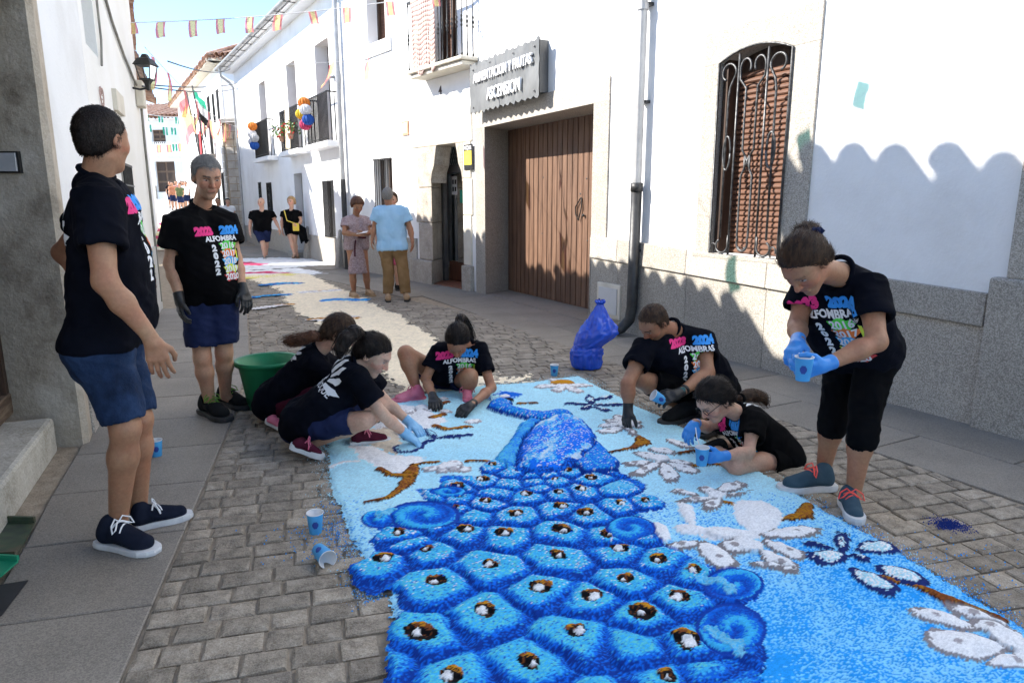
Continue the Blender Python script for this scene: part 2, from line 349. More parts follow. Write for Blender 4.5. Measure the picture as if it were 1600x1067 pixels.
mb = MB(); AF.box(mb, 4.0, 8.19, .9, .95, -.05, 3.2); AF.box(mb, 1.7, 3.1, .62, .66, .5, 3.2); mb.build('inner_wall', M_DARKIN, HA)  # sheets behind the openings, coloured dark to stand for unlit rooms
def capz(s): return .67 + .031 * (s - .27)
# granite base: panels under a projecting cap; cut by the garage
def panelrow(s0, s1, lens, par):
    s = s0
    while s < s1 - .01:
        e = min(s + rnd.choice(lens), s1); 
        if s1 - e < .25: e = s1
        mbk = MB(); P = AF.P; z0, za, zb = -.03, capz(s), capz(e); g_ = .003
        mbk.hexa([P(s + g_, -.03, z0), P(e - g_, -.03, z0), P(e - g_, .02, z0), P(s + g_, .02, z0), P(s + g_, -.03, za), P(e - g_, -.03, zb), P(e - g_, .02, zb), P(s + g_, .02, za)])
        mbk.build('granite_panel', M_GRANITE, par)
        mbk = MB(); h0, h1 = .215 + .01 * s, .215 + .01 * e
        mbk.hexa([P(s + .002, -.055, za + .002), P(e - .002, -.055, zb + .002), P(e - .002, .02, zb + .002), P(s + .002, .02, za + .002), P(s + .002, -.045, za + h0), P(e - .002, -.045, zb + h1), P(e - .002, .02, zb + h1), P(s + .002, .02, za + h0)])
        mbk.build('granite_cap', M_GRANITE, par, bevel=.006)
        s = e
panelrow(.27, 4.78, (1.02, .9, 1.15), HA)
# pilaster at the near end
mb = MB(); AF.box(mb, -.42, .26, -.075, .03, -.03, 1.0); mb.build('pilaster_base', M_GRANITE, HA, bevel=.02)
mb = MB(); AF.box(mb, -.40, .17, -.06, .03, 1.0, 6.0); mb.build('pilaster', M_GRANITE, HA, bevel=.01)
mb = MB(); AF.box(mb, -4, -.43, -.03, .03, -.03, .9); mb.build('granite_panel', M_GRANITE, HA)
# window surround, arched
def archz(s): t = (s - 2.385) / .405; return 2.80 - .09 * t * t
W0, W1 = 1.98, 2.79
mb = MB(); AF.box(mb, 1.73, 1.98, -.022, .05, .93, 2.71); mb.build('window_jamb', M_GRANITE, HA, bevel=.004)
mb = MB(); AF.box(mb, 2.79, 3.0, -.022, .05, .93, 2.71); mb.build('window_jamb', M_GRANITE, HA, bevel=.004)
mb = MB(); n = 10
for k in range(n):
    a, b = W0 + (W1 - W0) * k / n, W0 + (W1 - W0) * (k + 1) / n; P = AF.P
    mb.hexa([P(a, -.022, archz(a)), P(b, -.022, archz(b)), P(b, .30, archz(b)), P(a, .30, archz(a)), P(a, -.022, 3.0), P(b, -.022, 3.0), P(b, .30, 3.0), P(a, .30, 3.0)])
AF.box(mb, 1.73, 1.98, -.022, .05, 2.712, 3.0); AF.box(mb, 2.79, 3.0, -.022, .05, 2.712, 3.0); mb.build('window_lintel', M_GRANITE, HA)
mb = MB(); AF.box(mb, 1.73, 3.0, -.05, .3, .945, .985); mb.build('window_sill', M_GRANITE, HA, bevel=.006)
win = MB(); AF.box(win, 1.985, 2.06, .10, .30, .99, 2.8); AF.box(win, 2.73, 2.785, .02, .30, .99, 2.8); AF.box(win, 2.06, 2.73, .18, .30, 2.62, 2.8); win = win.build('window', M_DARKWOOD, HA)
mb = MB(); P = AF.P; mb.rings([[P(a_, d_, z_) for d_, z_ in ((.004, .0), (-.004, .012), (-.002, .03), (.012, .044), (.02, .044), (.02, 0))] for a_ in (2.06, 2.73)]); sm = mb.mesh('shutter_slat'); sm.materials.append(M_SHUTTER)
for k in range(33):
    o = bpy.data.objects.new('shutter_slat', sm); COL.objects.link(o); o.location = AF.i * .155 + Vector((0, 0, .995 + k * .0495)); o.parent = win
mb = MB(); AF.box(mb, 2.06, 2.73, .178, .184, .99, 2.62); mb.build('shutter_backing', M_DARKWOOD, win)
# scrolled iron grille
gr = MB(); P = AF.P; D_ = -.035
fr = [(W1, .99), (W1, archz(W1))] + [(W1 - (W1 - W0) * k / 10, archz(W1 - (W1 - W0) * k / 10)) for k in range(1, 10)] + [(W0, archz(W0)), (W0, .99)]
gr.tube([P(a, D_, z - .005) for a, z in fr], .011, 6, closed=True)
grl = gr.build('window_grille', M_STEEL, win, smooth=True)
def wp(a, b): return P(W1 - (W1 - W0) * a, D_, .99 + 1.76 * b)
def bar(pts, r=.0105): g = MB(); g.tube([wp(*p) for p in pts], r, 6); g.build('scroll_bar', M_STEEL, grl, smooth=True)
def arc(cx, cy, rx, ry, a0, a1, n=14, shrink=0): 
    return [(cx + rx * (1 - shrink * k / n) * math.cos(R(a0 + (a1 - a0) * k / n)), cy + ry * (1 - shrink * k / n) * math.sin(R(a0 + (a1 - a0) * k / n))) for k in range(n + 1)]
for a in (.30, .70): bar([(a, 0), (a, 1.0)])
for sx in (1, -1):
    m_ = (lambda p: p) if sx == 1 else (lambda p: (1 - p[0], p[1]))
    bar([m_(p) for p in [(.16, .085), (.17, .80), (.19, .85), (.255, .90)] + arc(.15, .915, .115, .052, 0, 250, 16, .35)])
    bar([m_(p) for p in arc(.19, .52, .055, .085, 0, 360, 20)])
    bar([m_(p) for p in [(.29, .10)] + arc(.19, .045, .10, .042, 20, -240, 14, .2)])
    bar([m_(p) for p in arc(.06, .03, .05, .03, -60, 200, 10, .3)], .007)
    bar([m_(p) for p in [(.5 - .035, .50), (.42, .53), (.42, .83), (.33, .875)] + arc(.41, .925, .085, .05, 190, -30, 14, .3)])
    bar([m_(p) for p in [(.5 + .035, .44), (.5 - .03, .50)]]); bar([m_(p) for p in [(.5 - .035, .50), (.5 - .035, .44), (.42, .40), (.42, .10)] + arc(.50, .06, .08, .045, 150, 330, 12, .3)])
# garage: splayed granite reveals, plank door
mb = MB(); P = AF.P
mb.hexa([P(7.745, -.022, -.03), P(8.10, -.022, -.03), P(8.40, .56, -.03), P(8.045, .56, -.03), P(7.745, -.022, 2.60), P(8.10, -.022, 2.60), P(8.40, .56, 2.60), P(8.045, .56, 2.60)]); mb.build('garage_jamb', M_GRANITE, HA)
mb = MB(); AF.box(mb, 4.50, 4.805, -.022, .56, capz(4.5) + .26, 2.60); AF.box(mb, 4.79, 4.805, -.03, .56, -.03, 1.05); mb.build('garage_jamb', M_GRANITE, HA)
mb = MB(); AF.box(mb, 4.50, 8.10, -.022, .56, 2.602, 2.86); mb.build('garage_lintel', M_GRANITE, HA)
mb = MB(); AF.box(mb, 4.79, 8.1, -.02, .62, -.03, .008); mb.build('threshold', M_SLAB, HA)
gd = MB(); AF.box(gd, 4.7, 8.15, .575, .60, 0, 2.65); gd = gd.build('garage_door', M_DARKWOOD, HA)
pl = MB(); 
AF.box(pl, .004, .129, 0, .028, .012, 2.63); pm = pl.mesh('plank')
bm = bmesh.new(); bm.from_mesh(pm); bmesh.ops.recalc_face_normals(bm, faces=bm.faces); bmesh.ops.bevel(bm, geom=[e for e in bm.edges if abs((e.verts[0].co - e.verts[1].co).z) > 1], offset=.006, segments=2, affect='EDGES'); bm.to_mesh(pm); bm.free(); pm.materials.append(M_WOODDOOR)
for k in range(25):
    o = bpy.data.objects.new('plank', pm); COL.objects.link(o); o.location = AF.u * (4.76 + k * .135) + AF.i * (.545 + rnd.uniform(-.002, .002)); o.parent = gd
mb = MB()
mb.tube([P(5.86, .53, 1.53), P(5.98, .52, 1.40), P(5.97, .52, 1.30), P(5.90, .52, 1.22), P(5.83, .52, 1.40), P(5.84, .53, 1.50), P(5.86, .53, 1.53)], .009, 6); mb.build('door_knocker', M_IRON, gd)
mb = MB(); mb.lathe(P(5.78, .53, 1.29), [(.018, 0), (.022, .01), (.012, .03), (.0, .032)], 10, tuple(-AF.i)); mb.build('lock', M_STEEL, gd)
for a, z in ((5.75, 1.78), (5.7, .95), (6.9, 1.83), (6.92, 1.0), (5.9, 1.58)):
    mb = MB(); mb.lathe(P(a, .545, z), [(.012, 0), (.012, .006), (0, .009)], 8, tuple(-AF.i)); mb.build('bolt', M_STEEL, gd)
# meter cupboard, plaster panel ledge, downpipe
mc = MB(); AF.box(mc, 4.15, 4.61, -.05, -.0, .12, .53); mc = mc.build('meter_box', M_CREAMSTONE, HA, bevel=.01)
mb = MB(); AF.box(mb, 4.20, 4.56, -.062, -.05, .17, .48); mb.build('meter_door', mat('pale_metal', [C(.55), C(.62)], 5, 4, rough=.45), mc, bevel=.004)
mb = MB(); AF.box(mb, 4.52, 4.55, -.068, -.06, .30, .335); mb.build('latch', M_BLACK, mc)
mb = MB(); AF.box(mb, 4.14, 4.48, -.018, .0, .72, .76); mb.build('ledge', M_CREAMSTONE, HA)
mb = MB(); mb.tube([AF.P(3.85, -.10, 1.62), AF.P(3.86, -.10, 6.4)], .05, 14); mb.lathe(AF.P(3.85, -.10, 3.42), [(.05, -.03), (.06, -.03), (.06, .03), (.05, .03)], 14)
dp = tag(mb.build('downpipe', M_PIPE, None, smooth=False), 'tall grey zinc downpipe with black cast iron foot beside the arched window', 'downpipe')
mb = MB(); mb.tube([AF.P(3.93, -.26, .06), AF.P(3.91, -.20, .08), AF.P(3.87, -.12, .18), AF.P(3.86, -.10, .32), AF.P(3.85, -.10, 1.66)], .06, 14); mb.lathe(AF.P(3.85, -.10, 1.62), [(.06, -.04), (.068, -.04), (.068, .05), (.06, .05)], 14); mb.build('iron_foot', M_PIPEDARK, dp, smooth=True)
mb = MB(); 
for z in (.95, 2.5, 3.45): AF.box(mb, 3.80, 3.90, -.06, .0, z - .015, z + .015)
mb.build('clamp', M_PIPEDARK, dp)
# shop sign
sg = thing_at('shop_sign', AF, 6.9, 'grey sheet metal shop sign with ragged edges and white raised letters', 'sign'); 
mb = MB(); AF.box(mb, 5.88, 7.84, -.16, -.001, 2.86, 3.50); mb.build('sign_box', M_ZINCDARK, sg)
mb = MB(); n = 40; top = []; bot = []
for k in range(n + 1):
    a = 5.80 + 2.1 * k / n; top.append((a, 3.50 + .022 * math.sin(k * 1.9) + .012 * math.sin(k * .8 + 1) + rnd.uniform(-.008, .008))); bot.append((a, 2.80 + .022 * math.sin(k * 2.1 + 2) + rnd.uniform(-.008, .008)))
nz_ = 8; grid = []
for (a, zt), (_, zb) in zip(top, bot):
    grid.append([AF.P(a + (0.01 * math.sin(j * 2.3) if k in (0, n) else 0), -.185 - .006 * math.sin(a * 21) - .003 * math.sin(j * 1.3 + a * 5), zb + (zt - zb) * j / nz_) for j in range(nz_ + 1)])
for d in (0, .012):
    n0 = len(mb.v)
    for col in grid: mb.v += [tuple(p + AF.i * d) for p in col]
    for i in range(n):
        for j in range(nz_):
            q = [n0 + i * (nz_ + 1) + j, n0 + (i + 1) * (nz_ + 1) + j, n0 + (i + 1) * (nz_ + 1) + j + 1, n0 + i * (nz_ + 1) + j + 1]; mb.f.append(tuple(q)); mb.m.append(0)
mb.build('sign_sheet', M_ZINC, sg, smooth=True)
for a, z in ((5.92, 3.42), (6.5, 3.44), (7.2, 3.44), (7.78, 3.42), (5.92, 2.88), (7.78, 2.88)):
    mb = MB(); mb.lathe(AF.P(a, -.19, z), [(.014, 0), (.014, .008), (0, .012)], 8, tuple(-AF.i)); mb.build('sign_bolt', M_ZINCDARK, sg)
def wall_text(F, txt, size, s, d, z, par, mt, ext=.01, bold=0, xs=1.0, name='lettering', rot=0):
    me = text_mesh(txt, size, bold, ext); o = link_mesh(name, me, mt)
    X = -F.u; Y = Vector((0, 0, 1)); Z = -F.i
    m = Matrix(((X.x * xs, Y.x, Z.x, 0), (X.y * xs, Y.y, Z.y, 0), (X.z * xs, Y.z, Z.z, 0), (0, 0, 0, 1)))
    p = F.P(s, d, z); me.transform(Matrix.Rotation(rot, 4, 'Z')); me.transform(Matrix.Translation(p) @ m); parent(o, par); return o
wall_text(AF, 'ALIMENTACION Y FRUTAS', .185, 6.83, -.206, 3.22, sg, M_LETTER, .014, .002, .80)
wall_text(AF, 'ASCENSION', .235, 6.75, -.206, 2.93, sg, M_LETTER, .014, .003, .80)
# ---------------------------------------------------------------- house number 4
H4 = thing_at('old_house', A2, 1, 'white house with old carved stone doorway, balcony and number four', 'house')
OP = [(.22, 1.76, -.05, 2.50), (2.82, 3.62, 1.36, 2.31), (.45, 1.2, 3.62, 5.9), (2.9, 3.66, 4.49, 5.8)]
mb = MB(); A2.wall(mb, .0, 4.97, -.05, 6.75, .45, OP); A2.box(mb, .0, 4.97, 2.5, 2.9, -.05, 6.75); A2.box(mb, 0, 4.97, .45, 2.5, 6.5, 6.75); mb.build('wall', M_PLASTER, H4)
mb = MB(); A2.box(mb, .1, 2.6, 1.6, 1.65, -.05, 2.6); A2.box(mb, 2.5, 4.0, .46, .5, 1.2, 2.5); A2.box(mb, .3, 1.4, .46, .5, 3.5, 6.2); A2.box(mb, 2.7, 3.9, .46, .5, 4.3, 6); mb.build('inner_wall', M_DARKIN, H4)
mb = MB(); A2.box(mb, 1.9, 4.96, -.03, .01, -.03, .72); mb.build('granite_panel', M_GRANITE, H4); mb = MB(); A2.box(mb, 1.9, 4.96, -.045, .01, .722, .80); mb.build('granite_cap', M_GRANITE, H4)
# stone doorway: blocks with joints
for z0, z1, s1, d0 in ((.0, .42, 2.05, -.10), (.425, 1.10, 1.80, -.03), (1.105, 1.72, 1.88, -.03), (1.725, 2.425, 1.80, -.03)):
    mb = MB(); P = A2.P; e_ = 1.30 - (.06 if z0 == 0 else 0); zz_ = z0 - .03 if z0 == 0 else z0; mb.hexa([P(e_, d0, zz_), P(s1, d0, zz_), P(s1 + .1, .42, zz_), P(1.70, .42, zz_), P(e_, d0, z1), P(s1, d0, z1), P(s1 + .1, .42, z1), P(1.70, .42, z1)]); mb.build('door_stone', M_GRANITE_OLD, H4, bevel=.018)
for z0, z1, s0, d0 in ((.0, .42, .02, -.08), (.425, 1.25, .06, -.03), (1.255, 1.85, .02, -.03), (1.855, 2.425, .06, -.03)):
    mb = MB(); A2.box(mb, s0, .295, d0, .40, z0 - .03 if z0 == 0 else z0, z1); mb.build('door_stone', M_GRANITE_OLD if z0 == 0 else M_CREAMSTONE, H4, bevel=.015)
for a, sg_ in ((1.30, -1), (.295, 1)):     # carved corbels under the lintel
    mb = MB(); P = A2.P; prof = [(0, 1.86), (.03, 1.98), (.11, 2.10), (.14, 2.25), (.19, 2.425)]; 
    mb.rings([[P(a, d, z) for (o_, z) in [(0, 1.80)] + prof][:1] + [P(a + sg_ * o_, d, z) for o_, z in prof] + [P(a - sg_ * .02, d, 2.425), P(a - sg_ * .02, d, 1.80)] for d in (-.035, .28)]); mb.build('corbel', M_GRANITE_OLD, H4, fix=True)
mb = MB(); A2.box(mb, -.02 + .04, 2.0, -.025, .42, 2.43, 3.0); mb.build('door_lintel', M_CREAMSTONE, H4, bevel=.02)
A3 = Facade(A2.P(.62, .06, 0)[:2], A2.P(1.62, .06, 0)[:2])
dr = MB(); A3.box(dr, .30, .36, .42, .48, .0, 2.43); A3.box(dr, .98, 1.07, .34, .42, .0, 2.43); A3.box(dr, .36, .98, .34, .42, 1.98, 2.12); dr = dr.build('shop_door', M_ZINCDARK, H4)
mb = MB()
for k in range(9):
    a = .36 + k * .07; mb.tube([A3.P(a, .36, 2.12), A3.P(a + .14, .36, 2.43)], .005, 4); mb.tube([A3.P(a + .14, .36, 2.12), A3.P(a, .36, 2.43)], .005, 4)
mb.build('lattice', M_STEEL, dr)
mb = MB(); A3.box(mb, .37, .60, .55, .60, .35, 1.97); A3.box(mb, .60, .70, .50, .60, .02, 1.97); mb.build('door_leaf', mat('varnished_wood', [C(.10, .035, .018), C(.16, .06, .03)], 3, 6, (6, 6, .6), rough=.3, coat=.3), dr)
mb = MB(); A3.box(mb, .36, .70, .45, .49, .02, .38); A3.box(mb, .70, .98, .45, .49, .02, .38); mb.build('kick_panel', MATS['varnished_wood'], dr)
mb = MB(); A3.box(mb, .70, .97, .50, .506, .38, 1.97); A3.box(mb, .36, .60, .40, .405, .38, 1.97); mb.build('pane', M_GLASSDARK, dr)
mb = MB(); A3.box(mb, .74, .93, .49, .496, 1.60, 1.93); mb.build('notice', M_WHITE, dr)
for z in (1.66, 1.79): 
    for a in (.77, .85): mb = MB(); A3.box(mb, a, a + .05, .486, .4895, z, z + .08); mb.build('notice_figure', M_BLACK, dr)
mb = MB(); A3.box(mb, .39, .50, .394, .399, 1.45, 1.68); mb.build('green_sticker', mat('green_print', [C(.02, .25, .16), C(.03, .3, .2)], 5, 2, rough=.4), dr)
mb = MB(); A2.box(mb, .1, 2.2, -.01, 1.6, -.03, .012); mb.build('shop_floor', mat('terracotta_floor', [C(.22, .09, .05), C(.28, .12, .07)], 5, 3, rough=.5), H4)
# yellow notice, tile plaque, number
yn = MB(); A2.box(yn, -.03, .22, -.045, -.03, 1.98, 2.38); yn = yn.build('notice_board', M_BLACK, H4)
mb = MB(); A2.box(mb, -.005, .195, -.049, -.0455, 2.06, 2.28); mb.build('yellow_panel', M_YELLOW, yn)
wall_text(A2, 'MQ', .09, .15, -.0475, 2.30, yn, M_LETTER, .001, .001); 
for k in range(3): mb = MB(); A2.box(mb, .0, .08, -.0475, -.0452, 2.30 + k * .022, 2.31 + k * .022); mb.build('print_line', M_LETTER, yn)
mb = MB(); A2.box(mb, 2.10, 2.34, -.022, -.0, 2.68, 2.93); pq = mb.build('tile_plaque', mat('terracotta_plaque', [C(.5, .25, .14), C(.6, .36, .24)], 9, 5, rough=.5), H4)
mb = MB(); A2.box(mb, 2.13, 2.31, -.026, -.0225, 2.71, 2.90); mb.build('plaque_glaze', mat('cream_glaze', [C(.62, .5, .36), C(.7, .45, .3), C(.75, .68, .56)], 14, 4, rough=.3), pq)
wall_text(A2, '4', .2, .98, -.006, 3.25, H4, M_DARKWOOD, .005, .002, name='house_number')
# barred ground window
w4 = MB(); A2.box(w4, 2.84, 3.60, .14, .18, 1.37, 1.41); A2.box(w4, 2.84, 2.90, .14, .2, 1.41, 2.30); A2.box(w4, 3.54, 3.60, .14, .2, 1.41, 2.30); A2.box(w4, 3.19, 3.25, .14, .2, 1.41, 2.30); w4 = w4.build('window', M_DARKWOOD, H4)
mb = MB(); A2.box(mb, 2.9, 3.54, .17, .175, 1.41, 2.3); mb.build('pane', M_GLASSDARK, w4); grille(A2, w4, 2.83, 3.61, 1.37, 2.30, -.02, 8)
mb = MB(); A2.box(mb, 4.35, 4.62, -.008, .0, 1.75, 2.15); mb.build('meter_hatch', M_WHITE, H4, bevel=.003)
# upper window with roller blind
w5 = MB(); A2.box(w5, 2.9, 2.97, .22, .3, 4.49, 5.8); A2.box(w5, 3.6, 3.66, .22, .3, 4.49, 5.8); w5 = w5.build('window', M_DARKWOOD, H4)
mb = MB(); A2.box(mb, 0, .66, 0, .014, 0, .045); sm2 = mb.mesh('shutter_slat'); sm2.materials.append(M_SHUTTER)
for k in range(24): o = bpy.data.objects.new('shutter_slat', sm2); COL.objects.link(o); o.location = A2.u * 2.95 + A2.i * .27 + Vector((0, 0, 4.5 + k * .05)); o.parent = w5
mb = MB(); A2.box(mb, 2.68, 3.82, -.03, .01, 4.24, 4.47); mb.build('window_sill', M_PLASTER, H4)
# balcony
bl = MB(); P = A2.P
for z0, z1, a in ((3.53, 3.60, .05), (3.602, 3.66, .0)): A2.box(bl, -.22 + a, 1.52 - a, -.36 + a, .02, z0, z1)
bl = bl.build('balcony', M_CREAMSTONE, H4, bevel=.02)
def baluster(a, d, z0, z1):
    g = MB(); m_ = (z0 + z1) / 2; r = .009
    g.lathe(A2.P(a, d, z0), [(.018, 0), (.018, .03), (r, .05), (r, m_ - z0 - .12), (.02, m_ - z0 - .10), (r, m_ - z0 - .07), (.024, m_ - z0 - .03), (r, m_ - z0), (.02, m_ - z0 + .04), (r, m_ - z0 + .06), (r, z1 - z0 - .05), (.018, z1 - z0 - .03), (r, z1 - z0)], 8); g.build('baluster', M_IRON, bl, smooth=True)
for k in range(13): baluster(-.17 + k * .137, -.31, 3.66, 4.72)
for d in (-.21, -.1): baluster(-.17, d, 3.66, 4.72); baluster(1.47, d, 3.66, 4.72)
mb = MB(); A2.box(mb, -.19, 1.49, -.325, -.295, 4.72, 4.75); A2.box(mb, -.19, -.16, -.295, .0, 4.72, 4.75); A2.box(mb, 1.46, 1.49, -.295, .0, 4.72, 4.75); mb.build('handrail', M_IRON, bl)
bw = MB(); A2.box(bw, .45, .53, .16, .3, 3.66, 5.9); A2.box(bw, 1.12, 1.2, .16, .3, 3.66, 5.9); A2.box(bw, .80, .86, .16, .3, 3.66, 5.9); bw = bw.build('balcony_door', M_DARKWOOD, H4)
for k in range(42): o = bpy.data.objects.new('shutter_slat', sm2); COL.objects.link(o); o.location = A2.u * .5 + A2.i * .24 + Vector((0, 0, 3.68 + k * .05)); o.parent = bw
# cloth hung over the balcony rail
n, m_ = 14, 16; mb = MB(); M_CLOTH = mat('printed_cloth', [C(.70, .66, .52), C(.62, .42, .36), C(.45, .28, .24), C(.68, .62, .48)], 2.2, 5, (1, 1, .7), rough=.85, sheen=.2)
g_ = [[A2.P(.55 + .78 * i / n, -.335 - .015 * math.sin(i * 1.3) * (1 - j / m_) - .012 * math.sin(i * .8 + 1), 4.76 - (1.18 + .05 * math.sin(i * .9)) * (1 - j / m_)) for j in range(m_ + 1)] for i in range(n + 1)]
for i in range(n):
    for j in range(m_): mb.face([g_[i][j], g_[i + 1][j], g_[i + 1][j + 1], g_[i][j + 1]])
bc = tag(mb.build('balcony_cloth', M_CLOTH, None), 'faded printed cloth hanging over the iron balcony rail', 'cloth'); bc.data.shade_smooth(); sm_ = bc.modifiers.new('thickness', 'SOLIDIFY'); sm_.thickness = .004
# downpipe between houses
mb = MB(); mb.tube([A2.P(4.95, -.09, 1.9), A2.P(4.95, -.09, 6.7)], .05, 10, False); dp2 = tag(mb.build('downpipe', M_PIPE), 'thin downpipe between the balcony house and the pompom house', 'downpipe')
mb = MB(); mb.tube([A2.P(4.95, -.09, 0), A2.P(4.95, -.09, 1.95)], .057, 10); mb.build('iron_foot', M_PIPEDARK, dp2)
# ---------------------------------------------------------------- house with pompoms
HB = thing_at('balcony_house', BF, 5, 'long white house with three balconies under a white eave gutter', 'house')
OPB = [(.83, 1.90, 2.84, 5.03), (3.7, 4.62, 2.84, 5.03), (7.2, 8.1, 2.84, 5.03), (3.66, 4.5, -.05, 2.22), (.95, 1.85, .64, 1.96), (7.25, 7.95, 1.0, 2.06), (8.7, 9.15, 1.0, 2.1)]
mb = MB(); BF.wall(mb, 0, 12.0, -.05, 6.0, .45, OPB); BF.box(mb, 0, 12, 2.5, 2.9, -.05, 6.0); mb.build('wall', M_PLASTER, HB)
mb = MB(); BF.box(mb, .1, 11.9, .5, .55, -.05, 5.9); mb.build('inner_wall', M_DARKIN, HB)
for s0, s1 in ((.02, 3.6), (4.56, 12)): mb = MB(); BF.box(mb, s0, s1, -.025, .01, -.03, .63); mb.build('granite_panel', M_GRANITE, HB)
mb = MB(); BF.box(mb, -.1, 12.2, -.42, .02, 6.0, 6.07); BF.box(mb, -.1, 12.2, -.30, .0, 5.93, 5.998); ev = mb.build('eave', M_WHITE, HB)
mb = MB(); mb.rings([[BF.P(s, -.50 + .075 * math.cos(R(a)), 6.07 + .075 * math.sin(R(a))) for a in range(180, 361, 20)] + [BF.P(s, -.50 + .065 * math.cos(R(a)), 6.07 + .065 * math.sin(R(a))) for a in range(360, 179, -20)] for s in (-.2, 12.3)]); gt = mb.build('gutter', M_PIPE, HB)
for k in range(13): mb = MB(); BF.box(mb, .2 + k, .23 + k, -.58, -.1, 5.985, 6.0); mb.build('gutter_bracket', M_ZINCDARK, gt)
mb = MB(); mb.hexa([BF.P(-.1, -.48, 6.075), BF.P(12.2, -.48, 6.075), BF.P(12.2, 2.8, 6.05), BF.P(-.1, 2.8, 6.05), BF.P(-.1, -.48, 6.12), BF.P(12.2, -.48, 6.12), BF.P(12.2, 2.8, 7.3), BF.P(-.1, 2.8, 7.3)]); mb.build('roof', M_TILE, HB)
mb = MB(); mb.tube([BF.P(11.7, -.5, 6.0), BF.P(11.7, -.48, 5.75), BF.P(11.7, -.2, 5.55), BF.P(11.7, -.09, 5.4), BF.P(11.7, -.09, 0)], .045, 8); mb.build('downpipe', M_PIPE, HB)
for s0, s1, ra, rb in ((.83, 1.90, .33, 1.95), (3.7, 4.62, 2.85, 4.60), (7.2, 8.1, 6.2, 8.0)):
    b = MB(); BF.box(b, ra - .08, rb + .08, -.30, .02, 2.66, 2.79); b = b.build('balcony', M_WHITE, HB, bevel=.015)
    n = 18
    for k in range(n + 1): g = MB(); a = ra + (rb - ra) * k / n; g.tube([BF.P(a, -.25, 2.79), BF.P(a, -.25, 3.80)], .012, 5); g.build('baluster', M_IRON, b)
    for a in (ra, rb):
        for d in (-.17, -.08): g = MB(); g.tube([BF.P(a, d, 2.79), BF.P(a, d, 3.80)], .012, 5); g.build('baluster', M_IRON, b)
    g = MB(); BF.box(g, ra - .02, rb + .02, -.262, -.238, 3.80, 3.825); BF.box(g, ra - .02, ra + .01, -.238, 0, 3.80, 3.825); BF.box(g, rb - .01, rb + .02, -.238, 0, 3.80, 3.825); BF.box(g, ra, rb, -.258, -.242, 2.85, 2.865); g.build('handrail', M_IRON, b)
    d_ = MB(); BF.box(d_, s0 + .01, s0 + .09, .3, .4, 2.85, 5.02); BF.box(d_, s1 - .09, s1 - .01, .3, .4, 2.85, 5.02); BF.box(d_, (s0 + s1) / 2 - .04, (s0 + s1) / 2 + .04, .3, .4, 2.85, 5.02); d_ = d_.build('balcony_door', M_DARKWOOD, HB)
    g = MB(); BF.box(g, s0 + .09, s1 - .09, .34, .37, 2.85, 5.0); g.build('blind', M_SHUTTER, d_)
for s0, s1, z0, z1, n in ((.95, 1.85, .64, 1.96, 12), (7.25, 7.95, 1.0, 2.06, 9), (8.7, 9.15, 1.0, 2.1, 6)):
    w = MB(); BF.box(w, s0, s0 + .06, .12, .2, z0, z1); BF.box(w, s1 - .06, s1, .12, .2, z0, z1); w = w.build('window', M_DARKWOOD, HB)
    g = MB(); BF.box(g, s0 + .06, s1 - .06, .15, .155, z0, z1); g.build('pane', M_GLASSDARK, w); fr_ = grille(BF, w, s0, s1, z0 + .01, z1 - .01, -.01, n, .009)
    for k in range(4):
        zc = z0 + .2 + k * .2; g = MB(); g.tube([BF.P((s0 + s1) / 2 + .10 * math.cos(q * .6), -.02, zc + .1 * math.sin(q * .6)) for q in range(9)], .007, 5); g.build('scroll_bar', M_STEEL, fr_)
d_ = MB(); BF.box(d_, 3.67, 4.49, .2, .26, .15, 2.21); d_ = d_.build('door', mat('grey_metal_door', [C(.10), C(.15)], 4, 4, rough=.5), HB)
mb = MB(); BF.box(mb, 3.85, 4.3, .185, .2, 1.62, 1.70); mb.build('letter_plate', M_STEEL, d_)
mb = MB(); BF.box(mb, 3.6, 4.56, -.28, .3, -.03, .16); mb.build('doorstep', M_GRANITE, HB, bevel=.01)
for s in (.42, 3.2): mb = MB(); mb.hexa([BF.P(s, -.16, -.02), BF.P(s + .3, -.16, -.02), BF.P(s + .3, .0, -.02), BF.P(s, .0, -.02), BF.P(s + .1, -.05, .85), BF.P(s + .2, -.05, .85), BF.P(s + .2, .0, .85), BF.P(s + .1, .0, .85)]); mb.build('guard_stone', M_GRANITE, HB, bevel=.03)
mb = MB(); BF.box(mb, -.12 + .2, .3, -.10, -.0, 4.0, 4.2); mb.tube([BF.P(.2, -.1, 4.1), BF.P(.2, -.25, 4.05)], .03, 8); mb.build('camera_box', M_PIPE, HB)
